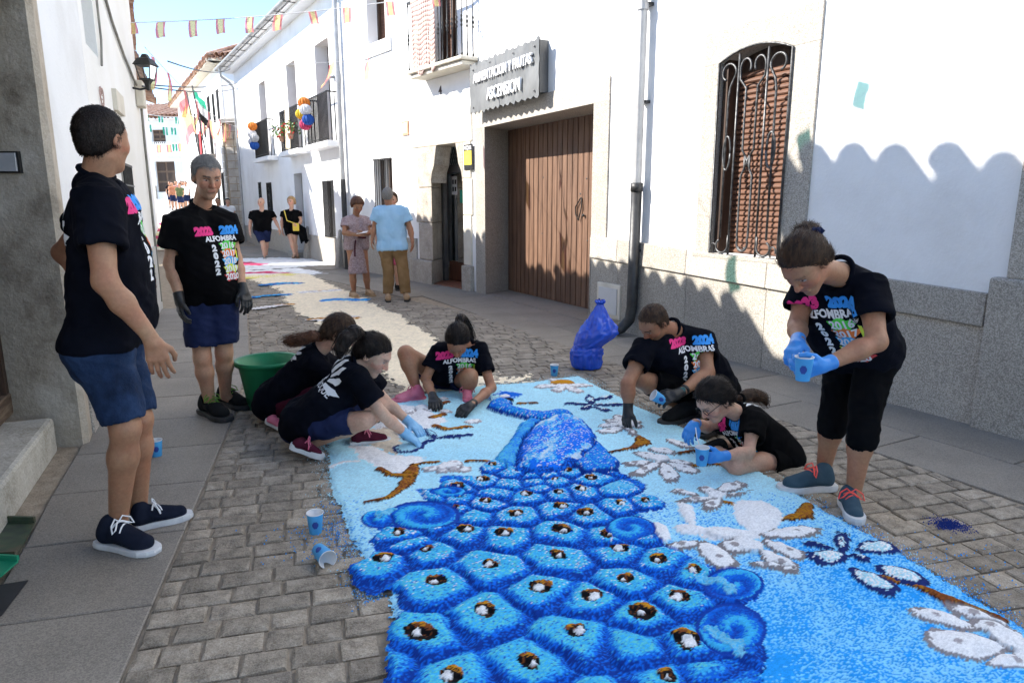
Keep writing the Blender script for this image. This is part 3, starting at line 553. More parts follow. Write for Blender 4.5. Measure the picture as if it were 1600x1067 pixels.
# pompom bunches and flower pots on the balconies
PC = {'orange': C(.75, .22, .03), 'yellow': C(.8, .58, .04), 'pink': C(.65, .06, .16), 'blue': C(.02, .10, .42), 'white': C(.7, .7, .72), 'grey': C(.5, .5, .52)}
PM = {k: mat('paper_' + k, [tuple(x * .75 for x in c[:3]) + (1,), c], 25, 4, rough=.8, bump=.6, bscale=40) for k, c in PC.items()}
def pompom(c, r, mt, par):
    m = MB(); n, k = 28, 12
    m.rings([[Vector(c) + Vector((math.cos(2 * math.pi * j / n), math.sin(2 * math.pi * j / n), 0)) * r * math.sin(math.pi * (i + .02) / (k + .04)) * (1 + (.10 if j % 2 else -.05)) + Vector((0, 0, r * math.cos(math.pi * (i + .02) / (k + .04)))) for j in range(n)] for i in range(k + 1)])
    return m.build('pompom', mt, par)
for (s, z, lst, lb) in ((1.35, 3.36, (('orange', 0, .42), ('white', -.14, .2), ('yellow', .28, .12), ('blue', -.14, -.08), ('pink', .16, -.2)), 'bunch of round paper pompoms with a yellow one on the nearest balcony'), (6.95, 3.38, (('orange', .1, .38), ('white', .2, .1), ('grey', -.1, -.08), ('white', .35, -.2), ('blue', 0, -.36)), 'bunch of round paper pompoms ending in blue on the farthest balcony')):
    p = empty('pompom_bunch', BF.P(s, -.38, z), label=lb, cat='pompom', group='pompoms on the balconies')
    for c, a, b in lst: pompom(BF.P(s + a * .75, -.40 - rnd.uniform(0, .1), z + b * .75), .125, PM[c], p)
M_LEAF = mat('leaf_green', [C(.04, .10, .02), C(.10, .22, .04)], 12, 3, rough=.6); M_FLRED = mat('flower_red', [C(.5, .03, .03), C(.6, .06, .05)], 9, 3, rough=.6)
for s, lb in ((3.15, 'geranium pot with red flowers hung on the middle balcony rail'), (4.1, 'smaller red geranium pot at the left end of the middle balcony')):
    p = empty('flower_pot', BF.P(s, -.36, 3.2), label=lb, cat='flower pot', group='geraniums on the middle balcony')
    mb = MB(); mb.lathe(BF.P(s, -.36, 3.02), [(.05, 0), (.08, .14), (.085, .14), (.07, .12), (0, .12)], 12); mb.build('pot', M_TILE, p)
    for mt, nn, sp, nm in ((M_LEAF, 90, .24, 'leaves'), (M_FLRED, 26, .22, 'flowers')):
        mb = MB()
        for k in range(nn):
            c = BF.P(s, -.36, 3.28) + Vector((rnd.gauss(0, sp * .45), rnd.gauss(0, sp * .45), rnd.gauss(0, sp * .35))); q = Vector((rnd.gauss(0, 1), rnd.gauss(0, 1), rnd.gauss(0, 1))).normalized(); w = q.orthogonal().normalized() * .04; q = w.cross(q).normalized() * .045
            mb.face([c - w, c + q * .6, c + w, c - q * .6])
        tag(mb.build(nm, mt, p), kind='stuff')
mb = MB(); n = 8
for i in range(n): mb.face([BF.P(3.5 + .4 * i / n, -.29 - .02 * math.sin(i), 2.82), BF.P(3.5 + .4 * (i + 1) / n, -.29 - .02 * math.sin(i + 1), 2.82), BF.P(3.5 + .4 * (i + 1) / n, -.27, 3.82), BF.P(3.5 + .4 * i / n, -.27, 3.82)])
tag(mb.build('balcony_cloth', mat('yellow_white_cloth', [C(.75, .7, .6), C(.75, .6, .35)], 3, 3, rough=.8)), 'pale cloth strip hanging on the middle balcony rail', 'cloth').modifiers.new('t', 'SOLIDIFY').thickness = .004
# ---------------------------------------------------------------- far house with stone pilaster
CF = Facade((-11.8, 29.2), (-11.8 - 5.15, 29.2 + 8.57)); CR = Facade((-9.6, 28.6), (-11.8, 29.2))
HC = thing_at('far_house', CF, 2, 'tall white house with squared stone corner pilaster and tiled eaves', 'house')
mb = MB(); winC = [(.75, 1.35, 4.9, 6.05), (2.0, 2.6, 4.9, 6.05), (3.3, 4.1, 3.6, 6.1), (5.2, 5.8, 4.5, 5.9), (6.6, 7.2, 4.5, 5.9), (1.1, 1.8, .9, 2.7), (2.5, 3.2, .9, 2.7), (8.5, 9.1, 4.5, 5.9)]
CF.wall(mb, 0, 16, -.1, 7.0, .4, winC); CF.box(mb, 0, 16, .5, .6, -.1, 6.9); mb.build('wall', M_PLASTER, HC)
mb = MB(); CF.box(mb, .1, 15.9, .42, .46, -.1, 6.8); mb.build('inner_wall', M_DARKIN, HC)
mb = MB(); CR.box(mb, 0, 2.2, .0, .3, -.1, 7.0); mb.build('wall', M_PLASTER, HC)
for a0, a1, z0, z1 in winC: grille(CF, HC, a0 + .02, a1 - .02, z0, z1, -.02, 5, .014, name='window')
z = 0
while z < 4.6:                        # ashlar pilaster, block by block
    h = rnd.uniform(.26, .34); s = -.02; odd = rnd.random() < .5
    for (F_, lens) in ((CR, [.36, .34, .38] if odd else [.52, .56]), (CF, [.45] if odd else [.22, .23])):
        s = 2.2 - sum(lens) if F_ is CR else 0
        for l in lens:
            m = MB(); F_.box(m, s + .012, s + l - .012, -.10 + rnd.uniform(-.012, .012), .02, z + .012, z + h - .012); m.build('stone_block', M_STONE, HC, bevel=.015); s += l
    z += h
mb = MB(); CR.box(mb, 1.06, 2.26, -.085, .0, -.05, 4.62); mb.build('pilaster_core', M_MORTAR, HC)
mb = MB(); CR.box(mb, .95, 2.35, -.2, .0, 4.62, 4.75); mb.build('pilaster_cap', M_STONE, HC)
def tiles(F, s0, s1, z, d0, pitch, r, run, rise, mt, par, both=False, name='roof_tiles'):
    m = MB(); n = int((s1 - s0) / pitch)
    for k in range(n):
        a = s0 + (k + .5) * pitch + rnd.uniform(-.02, .02); jd = rnd.uniform(-.05, .05); rr_ = r; r_k = r * rnd.uniform(.88, 1.06); zj = rnd.uniform(-.025, .02)
        for up, off in ((1, 0), (-1, .5)):
            pr = []
            for d in (d0 + jd, d0 + run):
                zz = z + zj + rise * (d - d0) / run; A_ = range(0, 181, 30)
                pr.append([F.P(a + off * pitch + r_k * math.cos(R(q)), d, zz + up * r_k * math.sin(R(q)) * 1.15) for q in A_] + [F.P(a + off * pitch + (r_k - .014) * math.cos(R(q)), d, zz + up * (r_k - .014) * math.sin(R(q)) * 1.15) for q in reversed(A_)])
            m.rings(pr)
    o = m.build(name, mt, par); return tag(o, kind='stuff')
tiles(CF, -.3, 16, 7.14, -.5, .26, .12, 1.6, .6, M_TILE, HC); tiles(CR, -.2, 2.5, 7.14, -.45, .26, .12, 1.5, .5, M_TILE, HC)
mb = MB(); CF.box(mb, -.2, 16, -.42, .1, 6.98, 7.08); CR.box(mb, 0, 2.6, -.40, .1, 6.98, 7.075); mb.build('eave', M_CREAMSTONE, HC)
mb = MB(); CF.box(mb, 2.9, 4.5, -.55, .0, 3.45, 3.58); mb.build('balcony', M_GRANITE, HC)
grille(CF, HC, 2.95, 4.45, 3.6, 4.5, -.5, 12, .012, name='balcony_rail')
mb = MB(); CF.box(mb, 3.0, 3.45, -.56, -.535, 2.9, 4.55); tag(mb.build('red_banner', mat('red_cloth', [C(.45, .015, .02), C(.6, .03, .035)], 4, 4, rough=.7)), 'bright red cloth banner hanging from the far balcony', 'banner')
# ---------------------------------------------------------------- house across the square
EF = Facade((-22.5, 58.6), (-36.5, 61.4)); zb = 1.70
HE = empty('square_house', EF.P(7, 0, zb), label='pale two storey house across the square with ribbed tile roof', cat='house')
mb = MB(); we = [(6.9, 8.2, 6.3, 7.45), (9.9, 10.7, 6.3, 7.5), (6.3, 8.2, 2.3, 4.85), (9.5, 10.9, 2.85, 4.8), (12.4, 13.2, 6.3, 7.5), (3.5, 4.4, 6.3, 7.5)]
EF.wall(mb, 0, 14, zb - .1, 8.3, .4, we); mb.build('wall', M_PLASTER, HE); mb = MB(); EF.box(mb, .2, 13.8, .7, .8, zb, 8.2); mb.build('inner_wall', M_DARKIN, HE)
mb = MB(); EF.box(mb, 8.25, 14, -.12, .0, zb - .1, zb + 1.15); mb.build('granite_panel', M_GRANITE, HE)
mb = MB(); EF.box(mb, 0, 14, -.08, 0, 5.35, 5.5); mb.build('string_course', M_PLASTER, HE)
tiles(EF, -.3, 14.3, 8.45, -.5, .40, .17, 5.0, 1.6, M_TILE, HE)
for a0, a1, b0, b1 in we:
    w = MB(); EF.box(w, a0, a1, .2, .26, b0, b1); w = w.build('door' if b0 < 2.4 else 'window', mat('brown_joinery', [C(.12, .07, .04), C(.18, .11, .07)], 3, 4, rough=.6) if b0 < 6 or a0 < 9 else M_DARKWOOD, HE)
    for k in range(2):
        for j in range(3):
            g = MB(); wa = (a1 - a0) / 2; ha = (b1 - b0) / 3; EF.box(g, a0 + k * wa + .1, a0 + (k + 1) * wa - .1, .17, .195, b0 + j * ha + .08, b0 + (j + 1) * ha - .08); g.build('panel', M_DARKWOOD, w)
grille(EF, HE, 6.4, 8.6, 5.5, 6.4, -.4, 12, .03, M_WHITE); grille(EF, HE, 9.6, 11.2, 5.5, 6.2, -.35, 9, .03, M_WHITE)
# ================================================================ HOUSES ON THE LEFT
def ls(s): return 5.2926 - s
HL = empty('corner_house', LF.P(0, 0, 0), label='white plastered left house with small barred window, cable and street lamp corner', cat='house')
opL = [(ls(3.95), ls(3.15), 1.0, 1.86), (ls(2.45), ls(1.82), 2.72, 4.0)]
mb = MB(); LF.wall(mb, ls(5.92), ls(1.62), -.05, 4.45, .4, opL); 
P = LF.P; mb.hexa([P(ls(5.92), .4, -.05), P(ls(5.92) + .3, .4, -.05), P(ls(5.92) + .3, 4, -.05), P(ls(5.92), 4, -.05), P(ls(5.92), .4, 4.45), P(ls(5.92) + .3, .4, 4.45), P(ls(5.92) + .3, 4, 4.45), P(ls(5.92), 4, 4.45)]); mb.build('wall', M_PLASTER_OLD, HL)
mb = MB(); LF.box(mb, ls(5.93), ls(4.1), -.03, .01, -.03, .87); mb.build('plinth', mat('grey_render', [C(.45, .45, .43), C(.55, .54, .52)], 3, 6, rough=.9, bump=.3, bscale=25), HL)
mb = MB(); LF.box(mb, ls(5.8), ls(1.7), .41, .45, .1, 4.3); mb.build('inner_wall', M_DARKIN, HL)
tiles(LF, ls(6.1), ls(2.05), 4.50, -.38, .245, .105, 1.5, .55, M_TILE, HL); mb = MB(); LF.box(mb, ls(6.1), ls(2.05), -.33, 4, 4.40, 4.46); mb.build('eave', M_PLASTER, HL)
w = MB(); LF.box(w, ls(3.95), ls(3.15), .15, .2, 1.0, 1.86); w = w.build('window', M_DARKWOOD, HL); grille(LF, w, ls(3.94), ls(3.16), 1.01, 1.85, -.02, 8, .009)
g = MB()
for z in (1.2, 1.42, 1.64): LF.box(g, ls(3.94), ls(3.16), -.032, -.012, z - .008, z + .008)
g.build('cross_bar', M_STEEL, w)
w = MB(); LF.box(w, ls(2.45), ls(1.82), .18, .22, 2.72, 4.0); w = w.build('window', mat('grey_frame', [C(.16, .18, .18), C(.22, .24, .24)], 4, 3, rough=.4), HL); g = MB(); LF.box(g, ls(2.40), ls(1.87), .172, .178, 2.78, 3.98); g.build('pane', M_GLASS, w)
mb = MB(); LF.box(mb, ls(3.7), ls(3.1), -.04, .0, 2.36, 2.56); mb.build('vent_cover', M_CREAMSTONE, HL)
mb = MB(); mb.tube([P(ls(2.55), -.02, 3.9), P(ls(2.9), -.02, 3.55), P(ls(3.6), -.02, 3.28), P(ls(4.4), -.02, 3.1), P(ls(5.2), -.02, 2.98), P(ls(5.55), -.03, 2.92)], .014, 6); mb.tube([P(ls(5.78), -.03, 2.7), P(ls(5.72), -.03, 2.2), P(ls(5.76), -.03, 1.4), P(ls(5.76), -.03, .1)], .016, 6); mb.tube([P(ls(2.6), -.02, 3.3), P(ls(2.6), -.02, 2.9), P(ls(2.45), -.02, 2.66)], .01, 6); mb.build('cable', mat('cable_sheath', [C(.16, .15, .13), C(.25, .24, .2)], 9, 3, rough=.7), HL)
mb = MB(); LF.box(mb, ls(5.75), ls(5.45), -.10, .0, 2.68, 3.0); mb.build('junction_box', M_CREAMSTONE, HL, bevel=.02)
hd = MB(); pts = [(t, 16 * math.sin(t) ** 3 / 16, (13 * math.cos(t) - 5 * math.cos(2 * t) - 2 * math.cos(3 * t) - math.cos(4 * t)) / 16) for t in [2 * math.pi * k / 28 for k in range(28)]]
hd.tube([P(ls(2.28) + .10 * a, -.015, 2.36 + .12 * b) for t, a, b in pts], .006, 5, True)
for k in range(5): hd.tube([P(ls(2.28) - .08 + .01 * k, -.015, 2.42 - k * .035), P(ls(2.28) + .08 - .01 * k, -.015, 2.42 - k * .035)], .005, 4)
tag(hd.build('heart_ornament', mat('dull_pink', [C(.4, .25, .22), C(.5, .35, .3)], 5, 2, rough=.6)), 'small striped wire heart fixed to the left white wall', 'ornament')
# near left house with granite doorway
HN = empty('doorway_house', LF.P(ls(-.5), 0, 0), label='near left house with rough granite door jamb and dark wooden door', cat='house')
mb = MB(); dz = 2.75; LF.wall(mb, ls(1.618), ls(-14), -.05, 5.72, .30, [(ls(.0), ls(-2.2), -.05, dz)]); LF.box(mb, ls(1.6), ls(-14), 3.6, 4, 0, 5.7); mb.build('wall', M_PLASTER, HN)
tiles(LF, ls(2.04), ls(-8), 5.80, -.40, .335, .145, 1.8, .6, M_TILE, HN); mb = MB(); LF.box(mb, ls(2.04), ls(-8), -.33, 4, 5.70, 5.77); mb.build('eave', M_PLASTER, HN)
mb = MB(); P = LF.P                   # rough jamb: front strip and deep splayed return
mb.rings([[P(ls(.02) , -.02, z), P(ls(-.16) + j(.004), -.03 + j(.004), z), P(ls(-.19) + j(.006), .0, z), P(ls(-.02) + .02, .42, z), P(ls(.15), .42, z)] for z in [-.03 + .17 * k for k in range(17)] for j in [lambda a: rnd.uniform(-a, a)]]); jm = mb.build('door_jamb', M_JAMB, HN, fix=True)
mb = MB(); LF.box(mb, ls(.19), ls(.022), -.035, .02, -.03, .95); mb.build('wall_footing', M_GRANITE, HN, bevel=.01)
mb = MB(); LF.box(mb, ls(.02), ls(-2.3), -.03, .42, 2.75, 3.1); mb.build('door_lintel', M_GRANITE_OLD, HN)
mb = MB(); LF.box(mb, ls(-.20), ls(-2.1), .13, .6, -.03, .2); st = mb.build('doorstep', M_STEP, HN, bevel=.025)
db = MB(); LF.box(db, ls(-.04), ls(-2.1), .40, .46, .2, 2.75); db = db.build('wooden_door', M_DARKWOOD, HN)
mb = MB(); LF.box(mb, ls(-.06), ls(-2.1), .36, .40, .21, .34); mb.build('weather_board', M_OLDWOOD, db, bevel=.008)
mb = MB(); LF.box(mb, ls(-.04), ls(-.12), .37, .41, .34, 2.7); mb.build('door_stile', M_DARKWOOD, db)
for z0, z1 in ((.45, 1.2), (1.32, 2.2)): mb = MB(); LF.box(mb, ls(-.18), ls(-.8), .375, .40, z0, z1); mb.build('door_panel', M_DARKWOOD, db, bevel=.01)
bp = empty('doorbell_panel', P(ls(-.13), .1, 1.7), label='small silver doorbell panel on the rough granite jamb', cat='doorbell')
def jb(t, z, o): a = P(ls(-.19), .0, z); b = P(ls(.0), .42, z); d = (b - a); n_ = Vector((d.y, -d.x, 0)).normalized(); n_ = n_ if n_.y < 0 else -n_; return a + d * t + n_ * o
mb = MB(); z0, z1 = 1.63, 1.75; mb.hexa([jb(.28, z0, .0), jb(.72, z0, .0), jb(.72, z0, .035), jb(.28, z0, .035), jb(.28, z1, .0), jb(.72, z1, .0), jb(.72, z1, .035), jb(.28, z1, .035)]); mb.build('case', M_BLACK, bp, fix=True)
mb = MB(); z0, z1 = 1.64, 1.74; mb.hexa([jb(.31, z0, .035), jb(.69, z0, .035), jb(.69, z0, .045), jb(.31, z0, .045), jb(.31, z1, .035), jb(.69, z1, .035), jb(.69, z1, .045), jb(.31, z1, .045)]); mb.build('plate', mat('silver_plate', [C(.45), C(.55)], 12, 3, rough=.4), bp, fix=True)
# houses of the left side that the corner hides; they shade the street
for A_, B_, zt, lb in (((-8.8, 16.3), (-5.15, 9.35), 4.75, 'white house hidden behind the left corner house'), ((-15.5, 30.5), (-9.95, 18.2), 5.6, 'white house farther along the hidden left side')):
    F_ = Facade(A_, B_); h_ = empty('side_house', F_.P(1, 0, 0), label=lb, cat='house'); mb = MB(); F_.box(mb, 0, F_.L, .05, 4, -.05, zt); mb.build('wall', M_PLASTER, h_); tiles(F_, -.1, F_.L + .1, zt + .08, -.3, .25, .105, 1.4, .5, M_TILE, h_)
# street lamp ----------------------------------------------------
lm = empty('street_lamp', P(ls(5.85), 0, 3.2), label='black four sided lantern on the left house corner', cat='street lamp'); LC = J(229, 115, 9.0)
LK = .68
def sq(c, r, z): return [Vector((c.x + a * r * LK, c.y + b * r * LK, c.z + (z - c.z) * LK)) for a, b in ((-1, -1), (1, -1), (1, 1), (-1, 1))]
mb = MB(); z0 = LC.z
mb.rings([sq(LC, r, z0 + h) for r, h in ((.155, .13), (.165, .135), (.15, .16), (.10, .25), (.06, .27), (.05, .30), (.035, .33), (.01, .335))]); mb.build('lamp_roof', M_IRON, lm)
mb = MB()
for k in range(4):
    a, b = sq(LC, .135, z0 + .13)[k], sq(LC, .09, z0 - .10)[k]; mb.tube([a, b], .007, 4)
mb.rings([sq(LC, .10, z0 - .12), sq(LC, .095, z0 - .095)]); mb.rings([sq(LC, .07, z0 - .12), sq(LC, .035, z0 - .19), sq(LC, .03, z0 - .28), sq(LC, .012, z0 - .30)]); mb.tube([LC + Vector((0, 0, -.17)), LC + Vector((-.10, 0, -.19)), LC + Vector((-.35, .0, -.14))], .014, 6); mb.build('lamp_frame', M_IRON, lm)
mb = MB()
for k in range(4): mb.face([sq(LC, .133, z0 + .125)[k], sq(LC, .133, z0 + .125)[(k + 1) % 4], sq(LC, .09, z0 - .095)[(k + 1) % 4], sq(LC, .09, z0 - .095)[k]])
mb.build('lamp_glass', glass('lamp_pane', (.92, .95, .96)), lm)
# ---------------------------------------------------------------- bunting
TR = {'red': translucent('flag_red', C(.78, .30, .32), .3), 'yel': translucent('flag_yellow', C(.88, .76, .38), .35), 'wht': translucent('flag_white', C(.75), .25), 'grn': translucent('flag_green', C(.06, .44, .28), .34), 'blk': translucent('flag_black', C(.03), .1), 'org': translucent('flag_orange', C(.8, .3, .05), .3)}
KINDS = {'esp': (('red', .25), ('yel', .5), ('red', .25)), 'ext': (('grn', .34), ('wht', .33), ('blk', .33)), 'grw': (('grn', .34), ('wht', .32), ('grn', .34)), 'grn': (('grn', 1.0),)}
def pennant(p, ax, w, h, kind, par, tw=0):
    mb = MB(); ks = KINDS[kind]; x = 0; ms = []; ax = Vector(ax).normalized(); side = ax.cross(Vector((0, 0, 1))).normalized()
    for nm, fr_ in ks:
        ms.append(TR[nm]); mb.mi = len(ms) - 1
        for k in range(4):
            q = []
            for xx, t in ((x, k / 4), (x + fr_, k / 4), (x + fr_, (k + 1) / 4), (x, (k + 1) / 4)):
                q.append(p + ax * (w * (xx - .5)) + Vector((0, 0, -h * t)) + side * (tw * t * t * .8 + .02 * math.sin(xx * 6 + t * 4 + tw * 9)) + ax * (tw * .3 * t))
            mb.face(q)
        x += fr_
    o = mb.build('flag', ms, par); return o
M_CORD = mat('white_cord', [C(.6), C(.7)], 9, 2, rough=.7)
def bunting(a, b, sag, ts, kind, w, h, lab, cord=.006):
    a, b = Vector(a), Vector(b); f = lambda t: a + (b - a) * t + Vector((0, 0, -4 * sag * t * (1 - t)))
    root = empty('bunting', a, label=lab, cat='bunting', group='strings of flags over the street'); mb = MB(); mb.tube([f(k / 24) for k in range(25)], cord, 4); mb.build('cord', M_CORD, root)
    for t in ts: pennant(f(t) - Vector((0, 0, .004)), b - a, w * rnd.uniform(.9, 1.1), h * rnd.uniform(.9, 1.1), kind if isinstance(kind, str) else rnd.choice(kind), root, rnd.uniform(-.16, .16))
def par_t(a, b, pxs):                 # where along a-b the flags hang, from their places in the photograph
    out = []
    for px in pxs:
        best = min(range(2001), key=lambda k: abs((lambda p: 800 + FPX * p.x / (p.y * math.cos(PITCH) - (p.z - CAMH) * math.sin(PITCH)))(Vector(a) + (Vector(b) - Vector(a)) * (k / 2000)) - px)); out.append(best / 2000)
    return out
a, b = J(192, 36, 9.6), J(820, -36, 10.6)
bunting(a, b, .13, par_t(a, b, [206, 250, 300, 343, 389, 434, 487, 541, 608, 680]), 'esp', .11, .18, 'string of red and yellow flags crossing the sky to the shop sign')
a, b = J(226, 74, 9.2), J(382, 196, 27.5)
bunting(a, b, .35, par_t(a, b, [240, 262, 288, 306, 325, 342, 358, 370]), 'esp', .30, .40, 'string of red and yellow flags running from the lantern to the stone pilaster')
a, b = J(285, 176, 34), J(402, 188, 26)
bunting(a, b, .2, par_t(a, b, [300, 316, 328, 350, 378, 392]), 'esp', .42, .75, 'low string of red and yellow flags before the far white house')
for (p, q, y0, xs_, kk, lb) in (((218, 176), (320, 178), 50, [228, 250, 276, 300], 'grw', 'upper string of green and white flags across the square roof'), ((216, 190), (315, 196), 46, [232, 257, 270, 285, 305], 'grw', 'middle string of green and white flags across the square'), ((216, 224), (320, 214), 44, [224, 247, 263, 272, 281, 292, 303], ('esp', 'grw'), 'lowest string of mixed flags above the square doors')):
    a, b = J(*p, y0), J(*q, y0); bunting(a, b, .25, par_t(a, b, xs_), kk, .30, .46, lb, .015)
# strings near the shop front, above the picture; their flags shade the wall
def upstream(F, s, z, d, t): return F.P(s, d, z) - SUN * t
q0, q1 = upstream(AF, .15, 2.75, 0, 2.4), upstream(AF, 3.0, .75, 0, 4.4)
def flag_on(lst, w, h, lab):
    root = empty('bunting', lst[0][0], label=lab, cat='bunting', group='strings of flags over the street'); mb = MB(); pts = [p for p, k in lst]; mb.tube(pts, .004, 4); mb.build('cord', M_CORD, root)
    for p, k in lst:
        if k: pennant(p, (pts[-1] - pts[0]), w, h, k, root, rnd.uniform(-.3, .3))
flag_on([(upstream(AF, -.6, 3.4, 0, 1.6), None), (upstream(AF, .62, 3.02, 0, 2.6), 'grn'), (upstream(AF, 1.30, 2.26, 0, 3.2), None), (upstream(AF, 1.83, 2.02, 0, 3.8), 'grn'), (upstream(AF, 2.45, .95, 0, 4.9), 'grn'), (upstream(AF, 3.1, 1.6, 0, 5.6), None)], .20, .30, 'green flags strung above the arched window, mostly above the frame')
for fl_ in [c for c in bpy.data.objects if c.name.startswith('bunting') and 'arched window' in c.get('label', '')]: pennant(upstream(AF, 1.32, 2.16, 0, 3.2), (.3, .9, -.2), .10, .12, 'grn', fl_, .5)
flag_on([(upstream(AF, 8.4, 3.7, 0, 2.0), None), (upstream(AF, 7.40, 1.78, .53, 3.0), 'esp'), (upstream(AF, 6.35, .98, .53, 4.0), 'esp'), (upstream(AF, 5.4, .2, .53, 5.0), None)], .2, .30, 'flags strung above the garage door, out of the frame top')
# large flags on poles in the square ------------------------------
def bigflag(px, py, Y, w, h, kind, lab, lean):
    r_ = empty('flag', J(px, py, Y), label=lab, cat='flag', group='large flags by the far house'); base = J(px + 24, py + 110, Y); top = J(px, py - 8, Y); mb = MB(); mb.tube([base, top], .03, 6); mb.build('flagpole', M_STEEL, r_)
    cols = {'esp': ('red', 'yel', 'red'), 'ext': ('grn', 'wht', 'blk')}[kind]; d = (base - top).normalized()
    for b_, c_ in enumerate(cols):
        mb = MB(); n = 10
        f = lambda u_, v_: top + d * (.15 + v_ * h) + Vector((lean * u_ * w, .12 * math.sin(u_ * 7 + v_ * 2), -.55 * u_ * w * (1 + .3 * v_)))
        w0, w1 = (0, .27, .73, 1)[b_:b_ + 2] if kind == 'esp' else (b_ / 3, (b_ + 1) / 3)
        for i in range(n):
            for k in range(4):
                v0, v1 = w0 + (w1 - w0) * k / 4, w0 + (w1 - w0) * (k + 1) / 4; mb.face([f(i / n, v0), f((i + 1) / n, v0), f((i + 1) / n, v1), f(i / n, v1)])
        mb.build('flag_stripe', TR[c_], r_)
bigflag(291, 150, 33, 1.0, 1.6, 'esp', 'large red and yellow flag on a leaning pole before the square', -.45)
bigflag(300, 142, 31, .9, 1.1, 'ext', 'large green, white and black flag on a leaning pole', .5)
# overhead wires
for i_, (a, b) in enumerate(((J(200, 130, 9.0), J(385, 126, 26)), (J(222, 135, 9.2), J(375, 136, 28)), (J(262, 96, 9.5), J(360, 108, 25)))):
    mb = MB(); mb.tube([a + (b - a) * (k / 12) + Vector((0, 0, -.5 * (k / 12) * (1 - k / 12))) for k in range(13)], .010, 4); tag(mb.build('overhead_wire', M_IRON), ['thin wire from the left wall to the far house, middle one', 'thin wire below the lantern reaching the far house', 'upper dark wire from beside the lantern to the far eave'][i_], 'wire')
# ================================================================ CARPETS OF COLOURED SALT
def vn(X, Y, sc, seed):               # smooth value noise, -1..1
    r = np.random.default_rng(seed).random((256, 256)); x = X * sc + 91.7; y = Y * sc + 37.3; xi = np.floor(x).astype(int); yi = np.floor(y).astype(int); fx = x - xi; fy = y - yi
    fx = fx * fx * (3 - 2 * fx); fy = fy * fy * (3 - 2 * fy); a = lambda i, j: r[(xi + i) & 255, (yi + j) & 255]
    return 2 * ((a(0, 0) * (1 - fx) + a(1, 0) * fx) * (1 - fy) + (a(0, 1) * (1 - fx) + a(1, 1) * fx) * fy) - 1
def sd_poly(X, Y, P):
    d = np.full(X.shape, 1e9); s = np.ones(X.shape); n = len(P)
    for i in range(n):
        ax, ay = P[i]; bx, by = P[i - 1]; ex, ey = bx - ax, by - ay; wx, wy = X - ax, Y - ay; t = np.clip((wx * ex + wy * ey) / (ex * ex + ey * ey + 1e-12), 0, 1)
        d = np.minimum(d, (wx - ex * t) ** 2 + (wy - ey * t) ** 2); c1 = Y >= ay; c2 = Y < by; c3 = ex * wy > ey * wx; s = np.where((c1 & c2 & c3) | (~c1 & ~c2 & ~c3), -s, s)
    return s * np.sqrt(d)
def sd_ell(X, Y, a, b, w):
    a, b = np.array(a[:2]), np.array(b[:2]); c = (a + b) / 2; u = b - a; L = np.linalg.norm(u); u = u / L; x = (X - c[0]) * u[0] + (Y - c[1]) * u[1]; y = -(X - c[0]) * u[1] + (Y - c[1]) * u[0]
    ra, rb = L / 2 * 1.05, w / 2; rb = rb * (1 + .25 * np.clip(x / ra, -1, 1)); return (np.sqrt((x / ra) ** 2 + (y / rb) ** 2) - 1) * w / 2
def sd_line(X, Y, P, w):
    d = np.full(X.shape, 1e9); n = len(P)
    for i in range(n - 1):
        ax, ay = P[i][:2]; bx, by = P[i + 1][:2]; ex, ey = bx - ax, by - ay; t = np.clip(((X - ax) * ex + (Y - ay) * ey) / (ex * ex + ey * ey + 1e-12), 0, 1)
        ww = w[i] + (w[i + 1] - w[i]) * t if isinstance(w, (list, tuple)) else w
        d = np.minimum(d, np.hypot(X - ax - ex * t, Y - ay - ey * t) - ww / 2)
    return d
def mixc(a, b, t): t = np.clip(t, 0, 1)[..., None]; return np.array(a)[None, :3] * (1 - t) + np.array(b)[None, :3] * t if np.ndim(a) == 1 else a * (1 - t) + b * t
c_ = lambda *a: np.array(a, float)
LBLUE, AZURE, ROYAL, NAVY, CYAN, TURQ, WHITE_, GREY_, BROWN, ORANGE, BLACK_, DNAVY = c_(.47, .80, .91), c_(.02, .36, .92), c_(.006, .15, .72), c_(.006, .045, .30), c_(.05, .47, .84), c_(.13, .62, .68), c_(.88, .87, .86), c_(.20, .18, .18), c_(.19, .055, .014), c_(.58, .25, .014), c_(.008, .007, .008), c_(.015, .03, .15)
M_SALT = mat('coloured_salt', [.84, 1.20], 420, 2, rough=.95, bump=.5, bscale=330, spec=.15, attr=True)
class Salt:
    def __init__(s, xs, ys, seed):
        s.X, s.Y = np.meshgrid(xs, ys); s.sh = s.X.shape; r = np.random.default_rng(seed); s.w = r.random(s.sh); s.w2 = r.random(s.sh); s.wx = s.X + 0; s.wy = s.Y + 0
        s.jx = vn(s.X, s.Y, 38, seed + 1) * .008 + (s.w - .5) * .008; s.L = np.full(s.sh, -1); s.H = np.zeros(s.sh); s.Cc = np.zeros(s.sh + (3,)); s.names = []; s.r = r
        s.n1 = vn(s.X, s.Y, 3.1, seed + 2); s.n2 = vn(s.X, s.Y, 14, seed + 3); s.n3 = vn(s.X, s.Y, 60, seed + 4)
    def win(s, pts, m): p = np.array([q[:2] for q in pts]); ok = (s.X > p[:, 0].min() - m) & (s.X < p[:, 0].max() + m) & (s.Y > p[:, 1].min() - m) & (s.Y < p[:, 1].max() + m); return ok
    def put(s, name, mask, col, h, par=None):
        if name is not None: s.names.append((name, par)); s.L[mask] = len(s.names) - 1
        s.Cc[mask] = col[mask] if col.shape == s.Cc.shape else col; s.H[mask] = h[mask] if np.ndim(h) else h; return len(s.names) - 1
    def speck(s, col, other, amt): return np.where((s.w2 < amt)[..., None], other, col)
